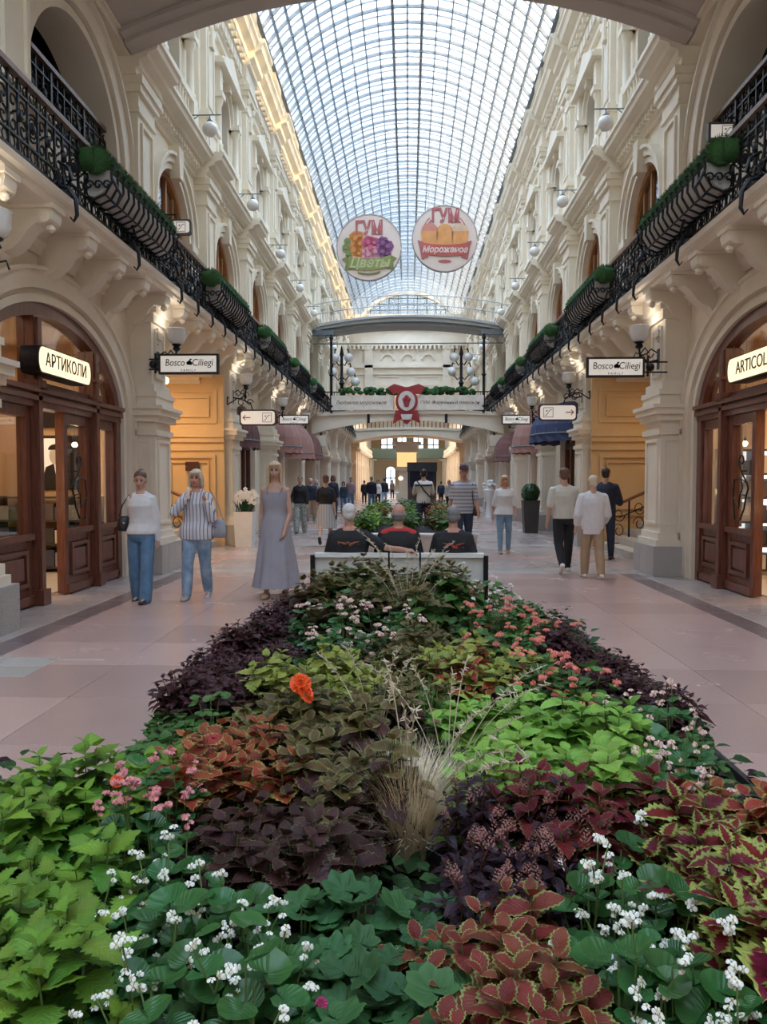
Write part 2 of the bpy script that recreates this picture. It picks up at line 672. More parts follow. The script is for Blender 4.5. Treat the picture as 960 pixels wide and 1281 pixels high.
# ground floor wall sheets with their openings
b = MB()
arch_wall(b, 6.6, 13.2, 0, 4.70, 10.2, 2.25, 2.55, 1.33, -0.30, 0.0, 28)
both('shop_arch_wall', b.mesh('shop_arch_wall', STUCCO, 35))
b = MB()
archivolt(b, 10.2, 2.25, 2.55, 1.33, 0.10, 0.0, 0.05, 0.0, 28)
archivolt(b, 10.2, 2.42, 2.55, 1.50, 0.22, 0.0, 0.09, 0.0, 28)
archivolt(b, 10.2, 2.64, 2.55, 1.72, 0.05, 0.0, 0.13, 0.0, 28)
both('shop_archivolt', b.mesh('shop_archivolt', STUCCO, 35))
b = MB()
b.prism([(13.0, 4.70), (13.0, 0), (14.0, 0), (14.0, 4.05), (18.55, 4.05), (18.55, 0), (19.6, 0), (19.6, 4.70)], 'x', -0.3, 0)
both('passage_wall', b.mesh('passage_wall', STUCCO))
b = MB()
arch_wall(b, 19.6, 24.2, 0, 4.70, 21.8, 1.65, 2.6, 1.1, -0.3, 0)
arch_wall(b, 24.2, 27.4, 0, 4.70, 26.2, 0.85, 2.9, 0.85, -0.3, 0)
arch_wall(b, 27.4, 30.6, 0, 4.70, 28.6, 0.85, 2.9, 0.85, -0.3, 0)
for k in range(4, 9):
    a, c = GP[k], GP[k + 1]
    m_ = (a + c) / 2
    arch_wall(b, a + .3, m_, 0, 4.70, (a + .3 + m_) / 2 + .1, 0.85, 2.9, 0.85, -0.3, 0, 12)
    arch_wall(b, m_, c + .3, 0, 4.70, (m_ + c + .3) / 2 - .1, 0.85, 2.9, 0.85, -0.3, 0, 12)
both('arcade_wall', b.mesh('arcade_wall', STUCCO, 35))
b = MB()
b.box(-0.3, 0, -10, 6.6, 0, 14.6)
both('near_wall', b.mesh('near_wall', STUCCO))

# piers of the ground floor
b = MB()
for (z0, z1, hw, d) in ((0.50, 0.60, .50, .50), (0.60, 0.72, .46, .46), (0.72, 2.35, .42, .42), (2.35, 2.44, .46, .46), (2.44, 2.58, .42, .42),
                        (2.58, 2.68, .49, .50), (2.68, 2.78, .55, .56), (2.78, 2.84, .58, .60), (2.84, 3.0, .47, .46), (3.0, 3.08, .50, .48),
                        (3.08, 3.22, .44, .42), (3.22, 4.25, .38, .36), (4.25, 4.40, .43, .42), (4.40, 4.70, .48, .48)):
    b.box(0, d, -hw, hw, z0, z1)
frame(b, 'y', -.30, .30, .84, 2.28, .05, .42, .45)
frame(b, 'y', -.24, .24, 3.34, 4.16, .04, .36, .39)
for sy in (-1, 1):                                     # raised mouldings on the cheeks
    frame(b, 'x', .10, .34, .84, 2.28, .04, sy * .42, sy * .44)
b.box(.36, .40, -.12, .12, 4.02, 4.2)
pier = b.mesh('pier', STUCCO)
b = MB()
g = 0.004
for (y0, y1) in ((-.56, -.19), (-.19, .19), (.19, .56)):
    b.box(0, .56, y0 + g, y1 - g, 0, .50)
plinth = b.mesh('plinth', GRANITE_G)
b = MB()
b.box(0, .53, -.53, .53, .01, .49)
for y in GP:
    both('pier', pier, y)
    both('plinth_stone', plinth, y)
# slim double columns between the farther shop openings
b = MB()
b.lathe([(.19, 0), (.19, .45), (.15, .5), (.15, 2.3), (.17, 2.36), (.15, 2.42), (.15, 2.7), (.2, 2.8), (.2, 2.9)], (.12, 0, 0), 14)
b.box(0, .32, -.24, .24, 2.9, 3.0)
column = b.mesh('column', STUCCO2, 40)
for y in (27.4, 32.8, 38.2, 43.8, 49.4, 54.7):
    both('column', column, y)

# gallery slab with its moulded edge, cornice below it, and the consoles
b = MB()
b.prism([(0, 4.70), (.66, 4.70), (.70, 4.73), (.70, 4.78), (.76, 4.80), (.78, 4.86), (.74, 4.90), (0, 4.90)], 'y', 2.0, Y_END)
both('gallery_slab', b.mesh('gallery_slab', STUCCO))
b = MB()
b.prism([(0, 4.42), (.05, 4.42), (.07, 4.50), (.14, 4.56), (.14, 4.62), (.2, 4.70), (0, 4.70)], 'y', 2.0, Y_END)
both('gallery_cornice', b.mesh('gallery_cornice', STUCCO))
b = MB()
pr = [(0, 4.70), (.66, 4.70), (.68, 4.62), (.66, 4.54), (.58, 4.50), (.48, 4.50), (.40, 4.44), (.30, 4.30), (.2, 4.22), (.1, 4.18), (0, 4.02)]
b.prism(pr, 'y', -.12, .12)
b.prism([(0, 4.72), (.70, 4.72), (.70, 4.66), (0, 4.66)], 'y', -.16, .16)
for sy in (-1, 1):                                     # scroll ends
    b.lathe([(.075, -.015), (.075, .015)], (0, 0, 0), 12)
    n0 = len(b.v) - 24
    for k in range(n0, len(b.v)):
        x, y, z = b.v[k]
        b.v[k] = (.585 + x, sy * .125 + z, 4.575 + y)
b.lathe([(.02, 0), (.055, .03), (.05, .07), (.02, .10)], (.60, 0, 4.42), 10)
bracket = b.mesh('bracket', STUCCO, 35)
BR = [6.75 + 1.02 * k for k in range(50)]
for y in BR:
    both('bracket', bracket, y)

# second floor
b = MB()
arch_wall(b, -2.05, 2.05, 4.88, 8.05, 0, 1.05, 6.5, 1.05, -.30, .10)
f2wall = b.mesh('window_wall', STUCCO2, 35)
b = MB()
archivolt(b, 0, 1.05, 6.5, 1.05, .09, .10, .15, 5.4)
archivolt(b, 0, 1.17, 6.5, 1.17, .13, .10, .20)
archivolt(b, 0, 1.30, 6.5, 1.30, .06, .10, .26)
b.prism([(-.10, 7.40), (.10, 7.40), (.16, 8.0), (-.16, 8.0)], 'x', .1, .30)
for sy in (-1, 1):
    b.box(.10, .22, sy * 1.22 - .20, sy * 1.22 + .20, 6.36, 6.5)
    b.box(.10, .18, sy * 1.24 - .17, sy * 1.24 + .17, 5.5, 6.36)
    b.box(.10, .26, sy * 1.24 - .24, sy * 1.24 + .24, 5.75, 5.86)
    frame(b, 'y', sy * 1.24 - .13, sy * 1.24 + .13, 5.95, 6.3, .03, .18, .2)
b.box(.08, .16, -1.5, 1.5, 4.88, 5.3)
f2arch = b.mesh('window_surround', STUCCO2, 35)
b = MB()
for (z0, z1, hw, d) in ((4.88, 5.0, .56, .50), (5.0, 5.72, .50, .44), (5.72, 5.80, .54, .50), (5.80, 5.90, .58, .54), (5.9, 6.02, .44, .40), (6.02, 7.5, .38, .34),
                        (7.5, 7.58, .42, .38), (7.58, 7.8, .40, .36), (7.8, 7.92, .46, .42), (7.92, 8.05, .50, .46)):
    b.box(.05, d, -hw, hw, z0, z1)
frame(b, 'y', -.27, .27, 6.14, 7.38, .05, .34, .38)
frame(b, 'y', -.32, .32, 5.1, 5.62, .05, .44, .47)
b.lathe([(.02, 0), (.07, .02), (.05, .05), (.0, .06)], (0, 0, 0), 10)
n0 = len(b.v) - 40
for k in range(n0, len(b.v)):
    x, y, z = b.v[k]
    b.v[k] = (.44 + z, x, 5.36 + y)
pil2 = b.mesh('pilaster', STUCCO2)
PIL = [12.85] + [c + 2.05 for c in BAYS]
for c in BAYS:
    both('window_wall', f2wall, c)
    both('window_surround', f2arch, c)
for y in PIL:
    both('pilaster', pil2, y)
C2 = [(.05, 8.03), (.16, 8.03), (.16, 8.12), (.22, 8.14), (.22, 8.25), (.34, 8.29), (.36, 8.35), (.50, 8.40), (.52, 8.47), (.56, 8.50), (.56, 8.55), (.05, 8.62)]
b = MB()
b.prism(C2, 'y', 12.4, Y_END)
both('cornice', b.mesh('cornice', STUCCO2))
b = MB()
b.prism([(x + .22 if x > .1 else x, z) for x, z in C2], 'y', -.56, .56)
c2b = b.mesh('cornice_block', STUCCO2)
for y in PIL:
    both('cornice_block', c2b, y)
b = MB()
y = 13.5
while y < Y_END:
    b.box(.2, .30, y, y + .085, 8.15, 8.245)
    y += .17
both('dentils', b.mesh('dentils', STUCCO2, fix=False), kind='stuff')

# third floor
b = MB()
arch_wall(b, -2.05, 2.05, 8.5, 12.05, 0, .62, 10.5, .62, -.30, .10)
f3wall = b.mesh('upper_window_wall', STUCCO2, 35)
b = MB()
archivolt(b, 0, .62, 10.5, .62, .10, .10, .17)
archivolt(b, 0, .74, 10.5, .74, .12, .10, .24)
b.box(.05, .20, -.66, .66, 8.5, 9.35)
b.box(.10, .40, -1.12, 1.12, 8.62, 8.76)
b.box(.10, .34, -1.06, 1.06, 9.25, 9.38)
for k in range(7):
    b.lathe([(.035, 0), (.06, .14), (.03, .3), (.045, .49)], (.27, -.54 + .18 * k, 8.76), 8)
for sy in (-1, 1):
    b.box(.10, .36, sy * .88 - .16, sy * .88 + .16, 8.76, 9.25)
    b.lathe([(.11, 0), (.11, .06), (.08, .1), (.075, .95), (.10, .99), (.12, 1.08), (.12, 1.12)], (.24, sy * .88, 9.38), 12)
    b.box(.10, .38, sy * .88 - .16, sy * .88 + .16, 10.5, 10.62)
    b.box(.10, .32, sy * .88 - .13, sy * .88 + .13, 10.62, 11.2)
b.prism([(-1.1, 11.28), (1.1, 11.28), (1.1, 11.38), (0, 11.86), (-1.1, 11.38)], 'x', .1, .40)
b.box(.1, .46, -1.16, 1.16, 11.2, 11.3)
b.prism([(-.10, 11.05), (.10, 11.05), (.14, 11.3), (-.14, 11.3)], 'x', .1, .34)
f3arch = b.mesh('upper_window_surround', STUCCO2, 40)
b = MB()
for (z0, z1, hw, d) in ((8.5, 8.66, .58, .46), (8.66, 9.3, .52, .40), (9.3, 9.42, .56, .46), (9.42, 11.5, .52, .24), (9.42, 9.54, .42, .42), (9.54, 11.4, .36, .36), (11.4, 11.5, .40, .40),
                        (11.5, 11.78, .44, .38), (11.78, 11.9, .52, .46), (11.9, 12.05, .56, .50)):
    b.box(.05, d, -hw, hw, z0, z1)
frame(b, 'y', -.36, .36, 8.76, 9.22, .05, .40, .43)
frame(b, 'y', -.25, .25, 9.68, 11.28, .05, .36, .39)
b.box(.3, .44, -.10, .10, 11.0, 11.4)
for sy in (-1, 1):
    b.ball((.4, sy * .34, 11.68), (.08, .08, .10), 8, 5)
pil3 = b.mesh('upper_pilaster', STUCCO2)
for c in BAYS:
    both('upper_window_wall', f3wall, c)
    both('upper_window_surround', f3arch, c)
for y in PIL:
    both('upper_pilaster', pil3, y)
C3 = [(.05, 12.0), (.2, 12.0), (.2, 12.12), (.26, 12.16), (.26, 12.50), (.34, 12.54), (.34, 12.66), (.46, 12.72), (.48, 12.84), (.66, 12.92), (.70, 13.05), (.76, 13.1), (.76, 13.18), (.05, 13.3)]
b = MB()
b.prism(C3, 'y', 12.4, Y_END)
both('upper_cornice', b.mesh('upper_cornice', STUCCO2))
b = MB()
b.prism([(x + .16 if x > .1 else x, z) for x, z in C3], 'y', -.58, .58)
c3b = b.mesh('upper_cornice_block', STUCCO2)
for y in PIL:
    both('upper_cornice_block', c3b, y)
b = MB()
y = 13.5
while y < Y_END:
    b.box(.26, .32, y, y + .24, 12.2, 12.46)
    b.box(.3, .44, y + .05, y + .16, 12.55, 12.66)
    y += .32
both('frieze_blocks', b.mesh('frieze_blocks', STUCCO2, fix=False), kind='stuff')
b = MB()
b.prism([(-.3, 13.2), (.22, 13.2), (.22, 13.36), (.16, 13.4), (.16, 14.1), (.24, 14.14), (.26, 14.26), (.40, 14.34), (.42, 14.5), (.30, 14.6), (-.3, 14.6)], 'y', 12.4, Y_END)
both('attic', b.mesh('attic', STUCCO2))
b = MB()
b.box(.1, .30, -.52, .52, 13.2, 14.15)
b.box(.1, .48, -.58, .58, 14.12, 14.5)
frame(b, 'y', -.36, .36, 13.46, 14.0, .06, .30, .34)
for k in (-1, 0, 1):
    b.box(.1, .40, k * .9 - 2.05 - .07, k * .9 - 2.05 + .07, 13.95, 14.3)
    b.box(.1, .22, k * .9 - 2.05 - .3, k * .9 - 2.05 + .3, 13.5, 13.85)
atb = b.mesh('attic_block', STUCCO2)
for y in PIL:
    both('attic_block', atb, y)

# the loggia arch over the near shop, and the gallery wall around it
b = MB()
arch_wall(b, 6.6, 12.9, 4.88, 8.6, 10.65, 1.42, 6.42, 1.42, -.45, .10, 26)
both('loggia_wall', b.mesh('loggia_wall', STUCCO, 35))
b = MB()
archivolt(b, 10.65, 1.42, 6.42, 1.42, .12, .10, .16, 4.88, 26)
archivolt(b, 10.65, 1.58, 6.42, 1.58, .26, .10, .22, 4.88, 26)
archivolt(b, 10.65, 1.84, 6.42, 1.84, .06, .10, .28, 6.0, 26)
both('loggia_archivolt', b.mesh('loggia_archivolt', STUCCO, 35))
b = MB()
b.box(-4.2, -.45, 6.6, 14.4, 8.55, 8.75)
b.box(-4.4, -4.2, 6.6, 14.4, 4.7, 8.75)
b.box(-4.2, -.45, 6.4, 6.6, 4.7, 8.75)
b.box(-4.2, -0.3, 14.4, 14.6, 4.7, 8.75)
b.box(-4.2, -0.2, 6.6, 14.6, 4.58, 4.88)
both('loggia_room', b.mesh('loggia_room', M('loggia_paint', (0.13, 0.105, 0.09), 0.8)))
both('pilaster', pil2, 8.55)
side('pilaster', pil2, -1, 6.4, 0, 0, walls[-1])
side('pilaster', pil2, 1, 6.4, 0, 0, walls[1])

# the wide vaulted arch that crosses the hall overhead
vault = struct('ceiling_arch')
b = MB()
HWV, ZV, RV = 4.32, 8.42, 0.88


def seg(hw, z, rise, n=24):
    r = (hw * hw + rise * rise) / (2 * rise)
    a = math.asin(hw / r)
    return [(XC + r * math.sin(-a + 2 * a * i / n), z + rise - r + r * math.cos(-a + 2 * a * i / n)) for i in range(n + 1)]


VP = M('vault_shaded', (0.50, 0.44, 0.40), 0.75, 0.06, 1.5)  # darker grey-mauve: the shade under the arch is put into this colour
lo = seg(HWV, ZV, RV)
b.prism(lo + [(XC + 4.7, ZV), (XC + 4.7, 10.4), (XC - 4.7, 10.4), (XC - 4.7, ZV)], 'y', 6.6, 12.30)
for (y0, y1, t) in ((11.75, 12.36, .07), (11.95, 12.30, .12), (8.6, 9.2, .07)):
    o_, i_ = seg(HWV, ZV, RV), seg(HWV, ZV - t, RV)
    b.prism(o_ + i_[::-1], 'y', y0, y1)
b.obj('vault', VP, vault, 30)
b = MB()
for s in (-1, 1):
    x = XC + s * 4.35
    b.box(min(x, x + s * .35), max(x, x + s * .35), 6.6, 12.4, 8.30, 8.45)
    b.box(min(x - s * .06, x + s * .35), max(x - s * .06, x + s * .35), 6.6, 12.4, 8.40, 8.45)
b.obj('springing', STUCCO, vault)

# ------------------------------------------------------------------ glass roof
roof = struct('ceiling')
HS, ZS = W - 0.42, 14.55
RA = HS / math.sin(math.radians(53))
A0 = math.radians(53)
ZC = ZS - RA * math.cos(A0)
NP = 10


def rp(a, r=RA):
    return (XC + r * math.sin(a), ZC + r * math.cos(a))


def strip(mb, a0, a1, n, r0, r1, y0, y1):
    o = [rp(a0 + (a1 - a0) * i / n, r1) for i in range(n + 1)]
    i_ = [rp(a0 + (a1 - a0) * i / n, r0) for i in range(n + 1)]
    mb.prism(o + i_[::-1], 'y', y0, y1)


PITCHR = 0.85
rib_b, bar_b = MB(), MB()
strip(rib_b, -A0, A0, 24, RA - .07, RA + .03, -.025, .025)
rib = rib_b.mesh('rib', IRONW, 30)
strip(bar_b, -A0, A0, 24, RA - .015, RA + .03, -.012, .012)
bar = bar_b.mesh('glazing_bar', IRONW, 30)
YR = [12.3 + PITCHR * k for k in range(54)]
for y in YR:
    inst('rib', rib, roof, (0, y, 0))
for y in YR[8:-1]:
    inst('glazing_bar', bar, roof, (0, y + PITCHR / 2, 0))
DA = A0 / NP
for k in range(-NP, NP + 1):
    b = MB()
    big = abs(k) == 1
    a = k * DA
    w = .085 if big else (.05 if k == 0 else .03)
    strip(b, a - w / 2 / RA, a + w / 2 / RA, 1, RA - (.26 if big else .10), RA + .03, 12.3, Y_END)
    b.obj('beam' if big else 'purlin', IRON2, roof)
# panes: those that show largest one by one, the rest joined
pane_me = []
for k in range(-NP, NP):
    b = MB()
    strip(b, (k + .04) * DA, (k + .96) * DA, 1, RA, RA + .012, .03, PITCHR - .03)
    pane_me.append(b.mesh('roof_pane', ROOFG))
first = 11
for j in range(first, first + 15):
    for k in range(2 * NP):
        inst('roof_pane', pane_me[k], roof, (0, YR[j], 0))
b = MB()
for j, y in enumerate(YR[:-1]):
    if first <= j < first + 15:
        continue
    for k in range(-NP, NP):
        strip(b, (k + .04) * DA, (k + .96) * DA, 1, RA, RA + .012, y + .03, y + PITCHR - .03)
for k in range(-NP, NP):
    strip(b, (k + .04) * DA, (k + .96) * DA, 1, RA, RA + .012, -10, 6.4)
tag(b.obj('roof_panes', ROOFG, roof), kind='stuff')
b = MB()
for y in [-10 + .85 * k for k in range(20)]:
    strip(b, -A0, A0, 12, RA - .07, RA + .03, y - .025, y + .025)
for k in range(-NP, NP + 1):
    strip(b, k * DA - .003, k * DA + .003, 1, RA - .1, RA + .03, -10, 6.4)
tag(b.obj('roof_lattice', IRON2, roof), kind='stuff')
b = MB()
for y in YR[4::3]:                                      # slack tie rods of the arches
    p = [Vector((*rp(a, RA - .1), 0)) for a in (-A0, A0, -A0 * .45, A0 * .45, -A0 * .1, A0 * .1)]
    p = [Vector((q.x, y, q.y)) for q in p]
    for i, j in ((0, 3), (1, 2), (0, 5), (1, 4)):
        b.tube([p[i], p[j]], .008, 4)
tag(b.obj('tie_rods', IRONW, roof), kind='stuff')
b = MB()
for s in (-1, 1):
    x = XC + s * HS
    b.box(min(x - s * .06, x + s * .4), max(x - s * .06, x + s * .4), 12.3, Y_END, 14.46, 14.66)
b.obj('gutter', IRON2, roof)
MB().prism([(XC - 4.7, 10.4), (XC + 4.7, 10.4), (XC + 4.7, 14.5)] + [rp(A0 - 2 * A0 * i / 20) for i in range(21)] + [(XC - 4.7, 14.5)], 'y', 11.9, 12.3).obj('gable', STUCCO2, roof)
MB().prism([(XC - 4.7, 10.4), (XC + 4.7, 10.4), (XC + 4.7, 14.5)] + [rp(A0 - 2 * A0 * i / 20) for i in range(21)] + [(XC - 4.7, 14.5)], 'y', 6.4, 6.7).obj('gable', STUCCO2, roof)

# wall behind the viewer
wb = struct('wall_rear')
MB().box(XC - 4.9, XC + 4.9, -10.3, -10, 0, 17).obj('panel', STUCCO, wb)

# ------------------------------------------------------------------ far cross wall over the opening to the next hall
we = struct('wall_far')
b = MB()
HL = 3.2
lun = seg(HL, 13.85, 1.45, 20)
b.prism([(XC - 4.8, 8.0), (XC + 4.8, 8.0), (XC + 4.8, 13.85), (XC - 4.8, 13.85)], 'y', Y_END, Y_END + .4)
b.obj('cross_wall', STUCCO, we, 30)
b = MB()
o_, i_ = seg(HL + .28, 13.8, 1.75, 20), seg(HL, 13.85, 1.45, 20)
b.prism(o_ + i_[::-1], 'y', Y_END - .15, Y_END + .3)
for k in range(-1, 2):
    ar = [(p + XC + k * 1.5, q) for p, q in arc(0, .52, 10.5, .5, 10)] + [(p + XC + k * 1.5, q) for p, q in arc(0, .38, 10.5, .36, 10)[::-1]]
    b.prism(ar, 'y', Y_END - .12, Y_END)
for (z0, z1, t) in ((13.3, 13.8, .30), (12.7, 12.85, .2), (11.5, 11.7, .25), (9.9, 10.1, .2), (9.4, 9.5, .12), (8.0, 8.4, .3)):
    b.box(XC - 4.3, XC + 4.3, Y_END - t, Y_END, z0, z1)
for x in (-2.9, 2.9):
    b.box(XC + x - .3, XC + x + .3, Y_END - .2, Y_END, 8.4, 11.5)
    frame(b, 'x', XC + x * .5 - .9, XC + x * .5 + .9, 8.6, 9.3, .08, Y_END - .08, Y_END)
for k in range(-12, 13):
    b.box(XC + k * .33 - .08, XC + k * .33 + .08, Y_END - .28, Y_END, 11.25, 11.5)
b.obj('mouldings', STUCCO, we, 30)
# the roof and the walls go on beyond the cross wall
b = MB()
for s in (-1, 1):
    x0, x1 = sorted((XC + s * 4.3, XC + s * 4.8))
    b.box(x0, x1, Y_END + .4, 80, 8.3, 14.6)
b.prism([(XC - 4.8, 8.3), (XC + 4.8, 8.3), (XC + 4.8, 14.5)] + [rp(A0 - 2 * A0 * i / 20) for i in range(21)] + [(XC - 4.8, 14.5)], 'y', 80, 80.3)
b.obj('upper_walls', STUCCO2, we)
b = MB()
for k in range(-NP, NP):
    strip(b, (k + .04) * DA, (k + .96) * DA, 1, RA, RA + .012, Y_END, 80)
tag(b.obj('roof_panes', ROOFG, roof), kind='stuff')
b = MB()
for k in range(26):
    strip(b, -A0, A0, 16, RA - .07, RA + .03, Y_END + .87 * k - .025, Y_END + .87 * k + .025)
for k in range(-NP, NP + 1):
    strip(b, k * DA - .004, k * DA + .004, 1, RA - .1, RA + .03, Y_END, 80)
tag(b.obj('roof_lattice', IRONW, roof), kind='stuff')
lun_w = struct('window_1')
b = MB()
b.prism(seg(HL, 13.87, 1.42, 20), 'y', Y_END + .2, Y_END + .22)
b.obj('pane', ROOFG, lun_w)
b = MB()
for k in range(-4, 5):
    x = XC + k * .7
    h = 13.87 + 1.45 * (1 - (k * .7 / HL) ** 2)
    b.box(x - .03, x + .03, Y_END + .16, Y_END + .26, 13.8, h)
for z in (14.2, 14.65, 15.05):
    hw = HL * math.sqrt(max(0, 1 - (z - 13.87) / 1.5))
    b.box(XC - hw, XC + hw, Y_END + .16, Y_END + .26, z - .025, z + .025)
b.obj('window_frame', IRON2, lun_w)
# ------------------------------------------------------------------ what lies behind the walls: back walls and floors of the galleries
GALP = M('gallery_paint', (0.46, 0.36, 0.25), 0.8, 0.05, 1.0)
b = MB()
b.box(-4.6, -4.4, -10, 95, 0, 14.6)
b.box(-4.4, -.3, -10, 95, 14.4, 14.6)
b.box(-4.4, -.3, 14.6, 95, 8.35, 8.6)
b.box(-4.4, -.3, 14.6, 95, 4.5, 4.78)
both('gallery_shell', b.mesh('gallery_shell', GALP))

# windows of the second floor: brown wood frame with two lights and a fan above
fr_b, gl_b = MB(), MB()
b = fr_b
archivolt(b, 0, .93, 6.5, .93, .12, -.28, -.14, 4.9, 18)
b.box(-.26, -.16, -.04, .04, 4.9, 7.42)
b.box(-.27, -.15, -.95, .95, 6.44, 6.54)
b.box(-.27, -.15, -.95, .95, 4.9, 5.5)
for sy in (-1, 1):
    b.box(-.25, -.17, sy * .48 - .025, sy * .48 + .025, 5.5, 7.2)
w_frame = b.mesh('window_frame', WOOD2, 35)
gl_b.prism([(-.93, 4.9), (.93, 4.9)] + arc(0, .93, 6.5, .93, 18), 'x', -.215, -.205)
w_pane = gl_b.mesh('pane', PANE)
jam = MB()
archivolt(jam, 0, 1.0, 6.5, 1.0, .05, -1.1, -.29, 4.9, 18)
w_jamb = jam.mesh('inner_lining', WOOD2, 35)
n_win = 2
for s in (-1, 1):
    for i, c in enumerate(BAYS):
        w_ = struct('window_%d' % n_win)
        n_win += 1
        side('window_frame', w_frame, s, c, 0, .15, w_)
        side('pane', w_pane, s, c, 0, .15, w_)
        side('inner_lining', w_jamb, s, c, 0, .0, w_)
# third floor windows
b = MB()
archivolt(b, 0, .56, 10.5, .56, .07, -.26, -.12, 9.35, 12)
b.box(-.24, -.14, -.03, .03, 9.35, 11.05)
b.box(-.24, -.14, -.6, .6, 10.45, 10.52)
u_frame = b.mesh('window_frame', M('grey_window_paint', (0.42, 0.37, 0.30), 0.6), 35)
b = MB()
b.prism([(-.56, 9.35), (.56, 9.35)] + arc(0, .56, 10.5, .56, 12), 'x', -.20, -.19)
u_pane = b.mesh('pane', PANE)
for s in (-1, 1):
    for c in BAYS:
        w_ = struct('window_%d' % n_win)
        n_win += 1
        side('window_frame', u_frame, s, c, 0, 0, w_)
        side('pane', u_pane, s, c, 0, 0, w_)
for k, c in enumerate(BAYS):                            # warm lamps inside the galleries
    if k < 5:
        for s in (-1, 1):
            lamp('gallery_lamp', 'POINT', (XC + s * (W + 1.6), c + .6, 7.7), 26 if s < 0 else 9, (1.0, .62, .28), .25)

# ------------------------------------------------------------------ shop fronts of brown wood under the first arch
GOLD = M('shop_back_wall', (0.62, 0.44, 0.28), 0.6, 0.06, 1.0)
SHELF = M('dark_shelf', (0.05, 0.045, 0.045), 0.45)
TILEW = M('white_shop_floor', (0.70, 0.69, 0.66), 0.25, 0.05, 4)
STEEL = M('steel', (0.55, 0.55, 0.57), 0.25, 0.05, 9, metal=0.9)
BULB = M('warm_bulb', (1.0, 0.8, 0.5), 0.4, 0, 1, emit=((1.0, 0.72, 0.38), 22.0))
TUBEL = M('white_light_strip', (0.9, 0.95, 1.0), 0.4, 0, 1, emit=((0.80, 0.90, 1.0), 1.6))
LIT = M('lit_sign_face', (0.95, 0.85, 0.65), 0.4, 0.02, 2, emit=((1.0, 0.78, 0.48), 0.5))

X0, X1 = -.17, -.05
AY, AH, AZ, AR = 10.2, 2.25, 2.55, 1.33


def leaf_panel(y0, y1, glassy=True):
    """joinery between y0 and y1: stiles, rails, raised bottom panel"""
    b = MB()
    b.box(X0, X1, y0, y0 + .11, .02, 2.52)
    b.box(X0, X1, y1 - .11, y1, .02, 2.52)
    b.box(X0 + .005, X1 - .005, y0 + .11, y1 - .11, 2.38, 2.515)
    b.box(X0 + .005, X1 - .005, y0 + .11, y1 - .11, .025, .22)
    b.box(X1 + .001, X1 + .04, y0 + .01, y1 - .01, .025, .14)
    b.box(X1 + .001, X1 + .05, y0 + .01, y1 - .01, .84, .92)
    b.box(X0 + .005, X1 - .005, y0 + .11, y1 - .11, .74, .90)
    return b


